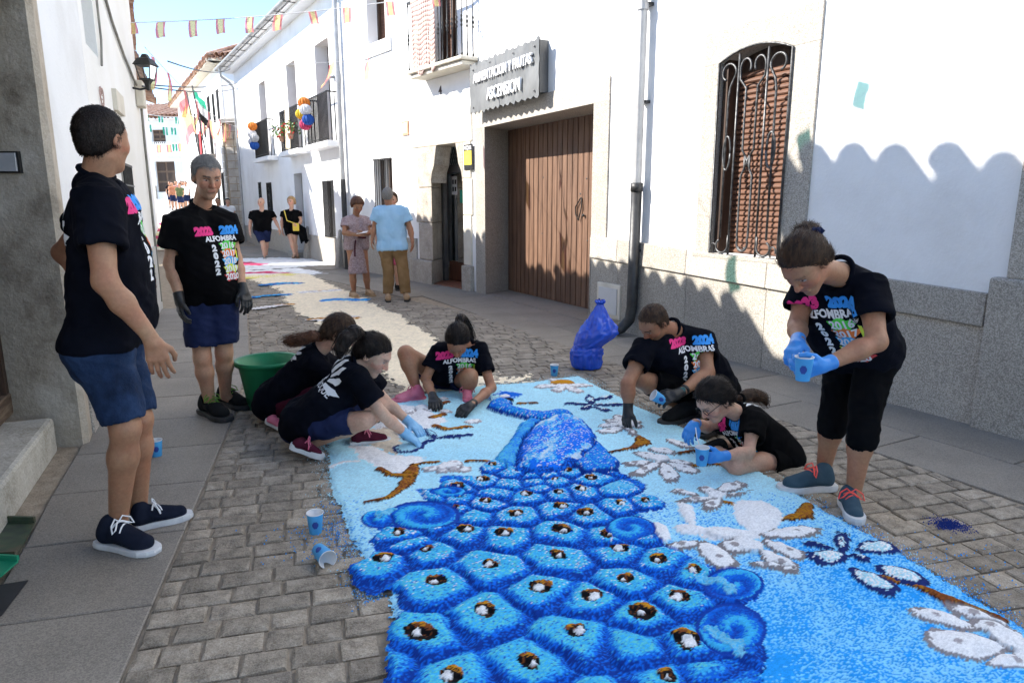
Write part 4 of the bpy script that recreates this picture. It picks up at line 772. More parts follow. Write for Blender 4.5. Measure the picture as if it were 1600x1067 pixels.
def flower(S, name, petals, fill=WHITE_, line=GREY_ * 1.25, lw=.010, base=.018, amp=.02, dots=True, speck=None):
    pts = [q for p in petals for q in p[:2]]; ok = S.win(pts, .12); lid = None; first = True
    S.names.append((name, None)); lid = len(S.names) - 1
    for a, b, w in petals:
        d = np.full(S.sh, 1.0); d[ok] = sd_ell(S.X[ok], S.Y[ok], a, b, w) + S.jx[ok]; m = d < 0; t = np.clip(-d / (w * .5), 0, 1); f = np.broadcast_to(fill, S.Cc.shape)
        if speck is not None: f = np.where((S.w2 < .45)[..., None], speck, f)
        col = np.where((-d < lw * (1 + .4 * S.n2))[..., None], line, f) if lw else f * 1.0
        if lw: col = np.where(((-d < lw * 1.6) & (S.w < .4))[..., None], line, col)
        if dots and lw:
            a2, b2 = np.array(a[:2]), np.array(b[:2]); c2 = a2 + (b2 - a2) * .62; col = np.where(((S.X - c2[0]) ** 2 + (S.Y - c2[1]) ** 2 < (.012 + .008 * S.n2 + .006 * S.w) ** 2)[..., None], line * 1.4, col)
        S.L[m] = lid; S.Cc[m] = col[m]; S.H[m] = (base + amp * np.sqrt(t) + .003 * S.n2)[m]
    if fill is WHITE_ and len(petals) > 3:     # loose white heart where the petals meet
        cb = np.mean([p[0] for p in petals], 0); rb_ = .05; d = np.hypot(S.X - cb[0], S.Y - cb[1]) - rb_ + 2 * S.jx + .012 * S.n2; m = d < 0; S.L[m] = lid; S.Cc[m] = WHITE_; S.H[m] = (base + amp + .004 * S.n2)[m]
def branch(S, name, pts, w, base=.02):
    d = np.full(S.sh, 1.0); ok = S.win(pts, .1); d[ok] = sd_line(S.X[ok], S.Y[ok], pts, w) + S.jx[ok]; m = d < 0; col = np.where((S.n2 + .8 * S.w > .35)[..., None], ORANGE * .75, BROWN); col = np.where((S.w2 < .3)[..., None], BROWN * 1.6, col)
    col = np.where(((d > -.012) & (S.w < .7))[..., None], BROWN * .35, col); S.put(name, m, col, base + .012 * np.sqrt(np.clip(-d / .02, 0, 1)))
def salt_build(S, thing, step=None):
    ny, nx = S.sh; Hn = S.H + (S.w - .5) * .0018 + S.n3 * .0012; V = np.stack([S.X + (S.w2 - .5) * .002, S.Y + (S.w - .5) * .002, Hn], -1).reshape(-1, 3); Cv = (S.Cc * (.86 + .28 * S.w[..., None])).reshape(-1, 3); L = S.L.reshape(-1)
    i = np.arange(ny * nx).reshape(ny, nx); Q = np.stack([i[:-1, :-1], i[:-1, 1:], i[1:, 1:], i[1:, :-1]], -1).reshape(-1, 4)
    ql = L[Q[:, 0]]; good = (L[Q] >= 0).all(1); Q = Q[good]; ql = ql[good]; objs = {}
    for k, (nm, par) in enumerate(S.names):
        q = Q[ql == k]
        if len(q) < 3: continue
        u, inv = np.unique(q, return_inverse=True); me = bpy.data.meshes.new(nm); me.vertices.add(len(u)); me.vertices.foreach_set('co', V[u].astype(np.float32).ravel()); n = len(q)
        me.loops.add(n * 4); me.loops.foreach_set('vertex_index', inv.reshape(-1).astype(np.int32)); me.polygons.add(n); me.polygons.foreach_set('loop_start', np.arange(0, n * 4, 4, dtype=np.int32)); me.update(); 
        at = me.color_attributes.new('Col', 'FLOAT_COLOR', 'POINT'); at.data.foreach_set('color', np.concatenate([Cv[u], np.ones((len(u), 1))], 1).astype(np.float32).ravel())
        objs[k] = link_mesh(nm, me, M_SALT, objs.get(par, thing), True)
    return objs
# --- the peacock carpet
xs = np.arange(-1.35, 2.15, .0068); ys = [1.55]
while ys[-1] < 5.85: ys.append(ys[-1] + .0046 + (ys[-1] - 1.55) * .0014)
S = Salt(xs, np.array(ys), 5); g2 = lambda l: [tuple(G(*p)[:2]) for p in l]
zA = lambda *l: [(500 + .25 * x, 590 + .25 * y) for x, y in l]; zD = lambda *l: [(760 + .25 * x, 590 + .25 * y) for x, y in l]; zE = lambda *l: [(1000 + .2155 * x, 690 + .2155 * y) for x, y in l]; zF = lambda *l: [(1240 + .25 * x, 800 + .25 * y) for x, y in l]; zC = lambda *l: [(860 + .2596 * x, 790 + .2596 * y) for x, y in l]
BG = g2([(590, 1160), (605, 1000), (598, 935), (570, 915), (560, 872), (533, 832), (518, 770), (510, 705), (503, 686), (560, 655), (590, 640), (612, 624), (690, 612), (760, 603), (830, 598), (905, 588), (932, 604), (1050, 660), (1200, 745), (1300, 802), (1400, 860), (1500, 922), (1600, 985), (1700, 1048), (1800, 1140)])
d = sd_poly(S.X, S.Y, BG) + .03 * S.n2 * .5 + .02 * S.n1 + (S.w - .5) * .035; m = d < 0
az = np.clip((1.15 - (S.Y - 2.2) / .95), 0, 1) * np.clip((S.X - .35) / .4, 0, 1) + .25 * np.clip((3.3 - S.Y) / .6, 0, 1) * np.clip((.0 - S.X) / .3, 0, 1)
col = np.where((S.w < az * .62 + .28 * az * S.n2 + .25 * az * S.n1)[..., None], AZURE, mixc(np.broadcast_to(LBLUE, S.Cc.shape), np.broadcast_to(c_(.18, .60, .93), S.Cc.shape), az * .9 + .2 * S.n1))
S.put('background', m, col, .004 + .014 * np.clip(-d / .05, 0, 1) + .004 * S.n2)
# white ground and beige under the kneeling workers
for P_, cc, nm in ((zA((180, 440), (330, 440), (470, 500), (650, 510), (650, 545), (540, 600), (440, 615), (360, 580), (250, 520)), WHITE_, 'white_field'), (zA((330, 220), (430, 180), (640, 190), (800, 290), (700, 330), (560, 360), (470, 400), (330, 330)), WHITE_ * .96, 'white_field'), (zA((180, 340), (450, 330), (520, 420), (480, 500), (330, 440), (200, 420)), c_(.78, .66, .50), 'beige_patch')):
    P_ = g2(P_); d = sd_poly(S.X, S.Y, P_) + S.jx * 2; S.put(nm, d < 0, np.broadcast_to(cc, S.Cc.shape), .016 + .012 * np.clip(-d / .06, 0, 1) + .005 * S.n2)
d = sd_line(S.X, S.Y, g2(zA((70, 575), (150, 545), (240, 540))), .03) + S.jx; S.put('white_streak', d < 0, np.broadcast_to(WHITE_ * .95, S.Cc.shape), .022)
def pet(f, base, *tips): return [(tuple(G(*f(t[3:] if len(t) > 3 else base)[0])[:2]), tuple(G(*f(t[:2])[0])[:2]), t[2]) for t in tips]
# branches
branch(S, 'branch', g2(zA((290, 805), (430, 775), (530, 700), (570, 620), (595, 570))), [.025, .04, .07, .09, .05]); branch(S, 'branch', g2(zA((590, 575), (640, 556), (740, 548))), .035)
branch(S, 'branch', g2(zA((560, 640), (440, 632), (372, 592))), [.06, .045, .055]); branch(S, 'branch', g2(zA((920, 545), (1000, 540), (1075, 547))), .035)
branch(S, 'branch', g2(zA((715, 320), (800, 345), (935, 325))), .05); branch(S, 'branch', g2(zD((775, 487), (920, 460), (980, 425), (955, 392))), [.02, .05, .10, .05])
branch(S, 'branch', g2(zD((1270, 577), (1400, 560), (1525, 582))), .035); branch(S, 'branch', g2(zD((1205, 493), (1310, 478))), .04); branch(S, 'branch', g2(zE((960, 605), (1090, 585), (1190, 565), (1205, 490))), [.012, .05, .085, .06]); branch(S, 'branch', g2(zE((610, 470), (735, 497))), .04)
branch(S, 'branch', g2(zF((545, 440), (690, 468), (860, 530), (975, 590), (1110, 635), (1310, 712))), [.035, .05, .055, .075, .05, .05]); branch(S, 'branch', g2(zD((205, 180), (310, 175))), .04)
branch(S, 'branch', g2(zA((700, 270), (770, 250))), .06); branch(S, 'branch', g2(zA((730, 190), (790, 170))), .06)
# flowers
flower(S, 'white_flower', pet(zE, (870, 715), (850, 455, .22, 850, 690), (430, 690, .13), (250, 655, .10, 560, 690), (310, 465, .07, 380, 650), (120, 625, .08, 190, 755)), lw=0)
flower(S, 'white_flower_petals', pet(zE, (880, 720), (1295, 665, .11), (1205, 890, .10, 890, 745), (1115, 985, .11, 880, 815), (800, 922, .045, 1080, 950), (560, 812, .12, 890, 765), (180, 800, .08, 470, 765), (665, 965, .13, 430, 750)))
flower(S, 'white_flower', pet(zE, (590, 440), (740, 325, .10, 560, 400), (410, 360, .09, 570, 400), (230, 380, .07, 420, 420), (285, 462, .07, 590, 440), (470, 530, .08), (800, 390, .04)))
flower(S, 'white_flower', pet(zD, (1110, 545), (1185, 490, .10, 1000, 465), (930, 485, .11, 1110, 540), (850, 570, .08, 1050, 550), (905, 640, .08), (1160, 680, .10), (1315, 615, .11, 1120, 555), (1285, 560, .08, 1110, 545)))
flower(S, 'white_flower', pet(zD, (1120, 400), (1290, 465, .09)))
flower(S, 'white_flower', pet(zD, (860, 310), (700, 320, .10), (740, 280, .09), (960, 290, .09), (980, 330, .08), (700, 365, .10, 860, 330), (930, 385, .06), (820, 250, .10)))
flower(S, 'yellow_centred_flower', pet(zD, (480, 70), (300, 70, .10), (670, 65, .10), (600, 110, .10), (430, 105, .10), (400, 20, .08)), line=GREY_ * 2); flower(S, 'flower_heart', pet(zD, (400, 55), (545, 55, .12)), fill=ORANGE, lw=0, base=.035)
flower(S, 'blue_leaf', pet(zD, (660, 190), (475, 180, .06), (640, 125, .07), (860, 185, .08), (790, 130, .08, 670, 160), (600, 215, .06), (770, 225, .08, 660, 200)), fill=LBLUE, line=DNAVY, lw=.016, dots=False, speck=WHITE_)
flower(S, 'blue_leaf', pet(zF, (350, 300), (305, 150, .06, 300, 280), (620, 235, .12, 400, 270), (40, 215, .05, 260, 260), (85, 320, .11), (630, 550, .12, 360, 380), (845, 485, .13, 520, 370), (480, 330, .06)), fill=LBLUE * .9, line=DNAVY, lw=.016, dots=False, speck=WHITE_)
flower(S, 'white_flower', pet(zF, (1400, 850), (730, 645, .10, 1150, 760), (955, 610, .09, 1400, 790), (1100, 720, .08, 1430, 810), (835, 845, .16, 1330, 880), (1440, 1010, .2, 1330, 920), (1600, 960, .2)), line=GREY_ * 1.5)
flower(S, 'white_flower', pet(zA, (800, 585), (635, 600, .08), (940, 600, .10), (870, 545, .10), (760, 560, .09), (740, 620, .07), (860, 610, .08)), line=GREY_ * 2)
flower(S, 'white_flower', pet(zA, (600, 220), (420, 190, .08, 500, 210), (540, 250, .08), (660, 195, .09), (720, 215, .09, 640, 220), (800, 150, .08, 740, 150), (480, 260, .07), (820, 225, .08, 740, 235)), line=GREY_ * 2)
flower(S, 'white_flower', pet(zA, (900, 300), (1005, 285, .10)), line=GREY_ * 2)
flower(S, 'blue_leaf', pet(zA, (620, 440), (475, 480, .16, 650, 430), (960, 380, .05, 700, 400), (650, 340, .06, 730, 400), (740, 395, .05), (520, 380, .06)), fill=LBLUE * .9, line=DNAVY, lw=.015, dots=False)
# tail
TAIL = g2([(772, 722), (748, 733), (752, 750), (690, 747), (684, 768), (650, 769), (664, 787), (676, 797), (612, 803), (566, 810), (566, 824), (594, 836), (578, 852), (586, 868), (545, 890), (548, 918), (574, 936), (618, 932), (626, 960), (606, 990), (600, 1067), (590, 1160), (1170, 1160), (1190, 1060), (1197, 1030), (1185, 985), (1150, 958), (1185, 943), (1192, 925), (1170, 903), (1120, 898), (1098, 886), (1072, 872), (1046, 862), (1026, 843), (1004, 820), (1000, 806), (1037, 802), (1041, 791), (1020, 780), (1003, 775), (1010, 762), (985, 750), (965, 742), (970, 730), (930, 700)])
EYES = [(622, 839), (728, 837), (792, 844), (809, 812), (710, 801), (715, 783), (761, 791), (719, 766), (753, 756), (825, 779), (772, 732), (867, 755), (875, 776), (876, 800), (882, 838), (601, 886), (668, 869), (767, 893), (687, 920), (759, 967), (658, 1002), (844, 928), (872, 876), (905, 1002), (827, 1050), (924, 943), (914, 809), (961, 864), (1024, 881), (1079, 898), (973, 912), (1064, 943), (1011, 972), (1078, 1013), (946, 842), (972, 794), (1011, 791), (910, 772), (930, 755), (910, 730), (890, 742), (706, 1070), (1034, 1066), (760, 1125), (920, 1110)]
NOEYE = [(794, 761), (800, 741), (835, 757), (830, 745), (645, 815), (690, 822), (580, 812), (966, 770), (985, 835), (1140, 920), (1150, 995), (1010, 820), (780, 775), (680, 782), (842, 765), (950, 735), (640, 855), (740, 812), (1000, 1015), (855, 745), (600, 1040), (1130, 1090), (1100, 1060)]
cen = np.array(g2(EYES + NOEYE)); ne = len(EYES)
dt = sd_poly(S.X, S.Y, TAIL) + S.jx * 1.2; m = dt < 0; ii = np.where(m); px_, py_ = S.X[ii] + .010 * S.n2[ii] + .025 * S.n1[ii], S.Y[ii] + .014 * S.n2[ii] - .02 * S.n1[ii]
D = np.hypot(px_[:, None] - cen[None, :, 0], (py_[:, None] - cen[None, :, 1] + .02)); o1 = np.argpartition(D, 1, 1)[:, :2]; dd = np.take_along_axis(D, o1, 1); sw = dd[:, 0] > dd[:, 1]; k1 = np.where(sw, o1[:, 1], o1[:, 0]); bd = np.abs(dd[:, 0] - dd[:, 1]) / 2; bd = np.minimum(bd, -dt[ii]); nn_ = np.sort(np.hypot(cen[:, None, 0] - cen[None, :, 0], cen[:, None, 1] - cen[None, :, 1]), 1)[:, 1:5].mean(1) * .72; bd = np.maximum(np.minimum(bd, nn_[k1] - np.hypot(px_ - cen[k1, 0], (py_ - cen[k1, 1] + .02)) + .004), 0)
rx, ry = px_ - cen[k1, 0], py_ - cen[k1, 1]; sz = np.clip((py_ - 1.5) / 2.2, 0, 1); bsz = .046 - .026 * sz; t = bd / bsz + .75 * np.clip(ry / .12, -1, .35) * (1 - .3 * sz) + .10 * S.n2[ii]
w_, w2_ = S.w[ii], S.w2[ii]; tt = t + .75 * (w_ - .5) * np.clip(t + .35, .25, 1); cl = np.where((tt < .14)[:, None], np.where((w2_ < .3)[:, None], ROYAL, NAVY), np.where((w2_ < .16)[:, None], CYAN * .8, ROYAL)); cl = np.where((tt > .50)[:, None], mixc(np.broadcast_to(ROYAL, cl.shape), np.broadcast_to(CYAN, cl.shape), (tt - .25) / .5 + .5 * (w2_ - .5)), cl); cl = np.where(((tt > .5) & (w_ > .90))[:, None], NAVY * 1.6, cl)
nearf = np.clip(1.2 - (py_ - 1.9) / 1.1, 0, 1); cl = np.where(((t > .8) & (w2_ < .35 * nearf))[:, None], TURQ, cl); cl = np.where(((t > .5) & (w2_ > 1 - .16 * (1 - nearf)))[:, None], WHITE_ * .9, cl)
hh = .014 + (.027 - .010 * sz) * np.sin(.5 * math.pi * np.clip(bd / bsz * .75, 0, 1)) + .004 * S.n2[ii]; rr = np.hypot(rx, ry)
kk = k1 >= ne; hh = hh - np.where(kk, 0, .006 * np.exp(-(rr / .045) ** 2))
S.Cc[ii] = cl; S.H[ii] = hh; b0 = len(S.names)
for k in range(len(cen)): S.names.append(('tail_feather', None))
S.L[ii] = b0 + k1
eb = len(S.names)
for k in range(ne): S.names.append(('eye_spot', b0 + k))
er = (.026 + .024 * (1 - sz)) * (1 + .22 * np.sin(k1 * 7.3)) + .005 * S.n3[ii]; er = er * np.where(kk, 0, 1); rot = np.random.default_rng(4).uniform(-.5, .5, len(cen)); ex = rx * np.cos(rot[k1]) - ry * np.sin(rot[k1]); ey = rx * np.sin(rot[k1]) + ry * np.cos(rot[k1])
em = np.hypot(ex, ey * 1.05) + (w_ - .5) * .008 < er; ec = np.where((ey > .42 * er + (w_ - .5) * .014)[:, None], np.where((S.n3[ii] + w2_ > .55)[:, None], ORANGE, BROWN * 1.3), np.where((w2_ < .12)[:, None], BROWN, BLACK_))
wd = np.hypot(ex + er * .35 * np.sin(k1 * 5.7), ey + er * .28) ; wm = wd + (w_ - .5) * .007 < er * (.38 + .12 * np.sin(k1 * 3.1)); ec = np.where(wm[:, None], WHITE_, ec)
eh = hh + np.where(ey > 0, .007, -.002) + np.where(wm, .011 * np.sqrt(np.clip(1 - (wd / (er * .5)) ** 2, 0, 1)), 0)
sel = (ii[0][em], ii[1][em]); S.Cc[sel] = ec[em]; S.H[sel] = eh[em]; S.L[sel] = eb + k1[em]
for cx, cy, rx_, ry_, tw, sgn in ((662, 812, 58, 24, .3, 1), (985, 833, 40, 20, 1.2, -1), (1146, 921, 48, 27, .5, -1), (1142, 992, 56, 42, .9, -1), (590, 818, 26, 14, 2.0, 1), (700, 775, 30, 9, .5, 1)):   # curled plumes at the sides
    uu = np.zeros(S.sh); zc_ = S.Y * math.cos(PITCH) + CAMH * math.sin(PITCH); U2 = (800 + FPX * S.X / zc_ - cx) / rx_; V2 = (533.5 + FPX * (CAMH * math.cos(PITCH) - S.Y * math.sin(PITCH)) / zc_ - cy) / ry_; rr2 = np.hypot(U2, V2) + .5 * S.jx / .02 * .06; ph = (rr2 * 1.15 + sgn * np.arctan2(V2, U2) / (2 * math.pi) + tw) % 1; g_ = np.abs(ph - .5) * 2 + .5 * (S.w - .5)
    col = np.where((g_ > .88)[..., None], NAVY * 1.5, np.where((g_ > .35)[..., None], ROYAL, CYAN)); col = np.where((rr2 > .88)[..., None], NAVY * 1.3, col); S.put('curled_plume', rr2 < 1, col, .018 + .016 * np.clip(1.1 - g_, 0, 1) * np.clip((1 - rr2) * 5, .3, 1))
for P_, w in ((zC((900, 490), (960, 480), (1010, 490), (1060, 510), (1070, 540)), .05), (zC((970, 785), (1050, 840), (1110, 880), (1130, 915)), .05), (zD((770, 725), (820, 705), (880, 720)), .06), (zA((380, 885), (440, 855)), .06)):
    d = sd_line(S.X, S.Y, g2(P_), w) + S.jx; S.put('pale_swirl', d < 0, np.where((S.w2 < .3)[..., None], CYAN, c_(.20, .58, .80)), S.H + .004)
# body, wing, neck, head
def blob(name, P_, cf, h, edge=.03):
    d = sd_poly(S.X, S.Y, g2(P_)) + S.jx; S.put(name, d < 0, cf(d), h * np.sqrt(np.clip(-d / edge, 0, 1)) + .015 + .004 * S.n2)
vane = .6 * vn(S.X * .35 + S.Y * .2, S.X * -1.0 + S.Y * .55, 34, 77) + .6 * vn(S.X * .5 + S.Y * .3, S.X * -1.0 + S.Y * .55, 12, 78)
def bodyc(d): c = np.where((vane + .8 * (S.w - .5) > .02)[..., None], mixc(np.broadcast_to(CYAN, S.Cc.shape), np.broadcast_to(WHITE_, S.Cc.shape), -.1 + .9 * vane + .4 * (S.w2 - .5)), ROYAL * 1.15); c = np.where((S.w2 < .12)[..., None], WHITE_ * .85, c); return np.where((d > -.035 - .02 * S.n2)[..., None], np.where((S.w < .5)[..., None], NAVY, ROYAL), c)
def royc(d): c = np.where((S.w < .3)[..., None], CYAN, ROYAL); c = np.where((S.w2 < .06)[..., None], WHITE_ * .8, c); return np.where((d > -.018)[..., None], NAVY, c)
blob('wing', [(925, 688), (970, 732), (962, 744), (915, 748), (895, 735), (910, 712)], royc, .04); blob('shoulder', [(772, 724), (800, 690), (812, 668), (842, 652), (860, 660), (812, 720), (795, 738)], lambda d: np.where((S.w + .4 * S.n2 < .45)[..., None], c_(.10, .52, .80), np.where((S.w2 < .25)[..., None], ROYAL, c_(.03, .28, .78))), .03)
blob('body', [(803, 742), (808, 715), (818, 690), (836, 670), (860, 656), (890, 653), (914, 664), (930, 686), (930, 708), (912, 726), (880, 742), (840, 750)], bodyc, .06, .09)
NK = g2(zA((1130, 185), (1120, 205), (1190, 235), (1300, 262), (1400, 275), (1500, 262))); d = sd_line(S.X, S.Y, NK, [.17, .18, .15, .15, .17, .19]) + S.jx; S.put('neck', d < 0, royc(d), .015 + .05 * np.sqrt(np.clip(-d / .05, 0, 1)))
d = sd_poly(S.X, S.Y, g2(zA((1040, 150), (1080, 125), (1130, 105), (1200, 112), (1262, 122), (1240, 140), (1200, 150), (1190, 175), (1110, 178)))) + S.jx; S.put('head', d < 0, np.where((S.n2 + S.w > .75)[..., None], LBLUE, ROYAL), .03)
d = sd_ell(S.X, S.Y, G(*zA((1130, 172))[0]), G(*zA((1205, 165))[0]), .10) + S.jx; S.put('throat_patch', d < 0, np.broadcast_to(BLACK_, S.Cc.shape), .04); d = sd_ell(S.X, S.Y, G(*zA((1130, 148))[0]), G(*zA((1180, 135))[0]), .07) + S.jx; S.put('cheek_patch', d < 0, np.broadcast_to(WHITE_, S.Cc.shape), .04)
# eye-free shoe prints stay clear by themselves
PC_ = empty('peacock_carpet', (.3, 3.3, 0), label='coloured salt carpet of a blue peacock with white flowers on pale blue', cat='carpet'); salt_build(S, PC_)
# loose grains round the edge
V = []; F = []; Cg = []
rr_ = np.random.default_rng(9); poly = BG
for _ in range(5000):
    i = rr_.integers(3, len(poly) - 1); a, b = np.array(poly[i]), np.array(poly[i - 1]); p = a + (b - a) * rr_.random(); n_ = np.array([(b - a)[1], -(b - a)[0]]); n_ = n_ / (np.linalg.norm(n_) + 1e-9); cdir = np.array([.4, 3.4]) - p
    if n_ @ cdir > 0: n_ = -n_
    p = p + n_ * abs(rr_.normal(0, .055)) - n_ * .02
    if p[1] > 5.9 or p[1] < 1.5: continue
    r_ = rr_.uniform(.0016, .0036); n = len(V); V += [(p[0] - r_, p[1] - r_ * .6, .002), (p[0] + r_, p[1] - r_ * .6, .002), (p[0], p[1] + r_, .002), (p[0], p[1], .002 + r_ * 1.6)]; F += [(n, n + 1, n + 3), (n + 1, n + 2, n + 3), (n + 2, n, n + 3)]
    cc = (AZURE if (rr_.random() < .6 and p[1] < 3.2) else LBLUE) if rr_.random() > .15 else WHITE_; Cg += [tuple(cc) + (1,)] * 4
for cx, cy, n_, sp, cc in ((1485, 822, 900, .035, DNAVY * 1.6), (515, 835, 250, .12, AZURE), (1500, 900, 200, .2, AZURE), (1450, 940, 300, .1, AZURE)):
    q = G(cx, cy)
    for _ in range(n_):
        p = (q.x + rr_.normal(0, sp), q.y + rr_.normal(0, sp)); r_ = rr_.uniform(.0018, .004); n = len(V); V += [(p[0] - r_, p[1] - r_ * .6, .003), (p[0] + r_, p[1] - r_ * .6, .003), (p[0], p[1] + r_, .003), (p[0], p[1], .004 + r_ * 1.6)]; F += [(n, n + 1, n + 3), (n + 1, n + 2, n + 3), (n + 2, n, n + 3)]; Cg += [tuple(cc) + (1,)] * 4
me = bpy.data.meshes.new('loose_grains'); me.from_pydata(V, [], F); at = me.color_attributes.new('Col', 'FLOAT_COLOR', 'POINT'); at.data.foreach_set('color', np.array(Cg, np.float32).ravel()); tag(link_mesh('loose_grains', me, M_SALT, PC_), kind='stuff')
# --- the beige strip and its motifs
ys = [5.1]
while ys[-1] < 16.2: ys.append(ys[-1] + .014 + (ys[-1] - 5) * .003)
S = Salt(np.arange(-5.6, .2, .015), np.array(ys), 21); BEI = c_(.88, .75, .55)
d = sd_poly(S.X, S.Y, g2([(625, 618), (560, 560), (500, 512), (460, 488), (445, 470), (430, 455), (410, 446), (372, 430), (480, 428), (530, 448), (585, 472), (640, 500), (690, 540), (705, 556), (745, 590), (765, 604), (690, 614)])) + .06 * S.n1 + .05 * S.n2 + (S.w - .5) * .10; S.put('sand_strip', d < 0, np.broadcast_to(BEI, S.Cc.shape) * (1 + .06 * S.n2[..., None]), .004 + .008 * np.clip(-d / .1, 0, 1))
d = sd_poly(S.X, S.Y, g2([(640, 600), (660, 560), (705, 556), (790, 590), (830, 585), (840, 600), (760, 604), (690, 613)])) + .05 * S.n2 + (S.w - .5) * .2; S.put('pale_dust', d < 0, np.broadcast_to(BEI * 1.08, S.Cc.shape), .004)
def motif(nm, pts, w, c1, c2): 
    d = sd_line(S.X, S.Y, g2(pts), w) + S.n2 * .04 + (S.w - .5) * .06; S.put(nm, d < 0, np.where((S.w2 + .5 * S.n2 > .5)[..., None], c1, c2), .02)
motif('blue_leaf', [(395, 466), (420, 463), (447, 462)], .22, CYAN * .9, DNAVY * 2); motif('blue_leaf', [(412, 447), (440, 444), (460, 444)], .3, CYAN * .9, DNAVY * 2); motif('blue_leaf', [(508, 471), (530, 469), (550, 470), (571, 470)], .22, CYAN * .9, ROYAL * .8)
for P_ in ([(402, 484), (440, 478)], [(475, 458), (525, 455)], [(490, 502), (550, 498)]): motif('white_flower', P_, .22, WHITE_, GREY_ * 3)
for P_ in ([(430, 478), (455, 477)], [(500, 456), (512, 455)], [(488, 501), (520, 498), (560, 499)]): motif('flower_heart', P_, .10, ORANGE, ORANGE * .6)
SB = empty('sand_carpet', (-2, 8, 0), label='beige sand strip with unfinished flower motifs running up the street', cat='carpet'); salt_build(S, SB)
ys = [13.2]
while ys[-1] < 24: ys.append(ys[-1] + .05 + (ys[-1] - 13) * .004)
S = Salt(np.arange(-13.5, -3.6, .06), np.array(ys), 31); PK = c_(.62, .05, .14); YL = c_(.78, .68, .18)
d = sd_poly(S.X, S.Y, g2([(365, 440), (513, 428), (470, 418), (545, 413), (500, 404), (440, 402), (370, 404), (300, 412), (300, 445)])) + .1 * S.n2 + (S.w - .5) * .15; S.put('white_field', d < 0, np.broadcast_to(WHITE_ * .98, S.Cc.shape), .006)
for P_, w, cc, nm in (([(372, 437), (410, 433), (445, 430)], .55, YL, 'yellow_band'), ([(372, 427), (400, 427), (415, 426)], .35, PK, 'pink_band'), ([(425, 427), (445, 427)], .25, PK, 'pink_band'), ([(385, 441), (450, 434)], .12, CYAN, 'blue_band'), ([(372, 411), (400, 414)], .5, PK, 'pink_band'), ([(395, 423), (430, 421), (470, 419)], .1, BLACK_ + .05, 'dark_line')):
    d = sd_line(S.X, S.Y, g2(P_), w) + .1 * S.n2 + (S.w - .5) * .12; S.put(nm, d < 0, np.broadcast_to(cc, S.Cc.shape), .012)
FC = empty('pink_carpet', (-6, 16, 0), label='white, pink and yellow carpet far along the street', cat='carpet'); salt_build(S, FC)
ys = np.arange(17, 34, .15); S = Salt(np.arange(-18.5, -8.5, .09), ys, 41)
d = sd_poly(S.X, S.Y, g2([(238, 392), (262, 392), (258, 352), (252, 338), (236, 338)])) + .1 * S.n2; zz = np.where(S.Y < 24, 0, 1.72 * (S.Y - 24) / 30); S.put('pink_field', d < 0, np.where((np.sin(S.Y * 2.2) > .2)[..., None], PK, np.where((S.w < .5)[..., None], WHITE_, YL)), .01 + zz)
FD = empty('striped_carpet', (-12, 24, 0), label='pink and white carpet glimpsed beyond the left house corner', cat='carpet'); salt_build(S, FD)
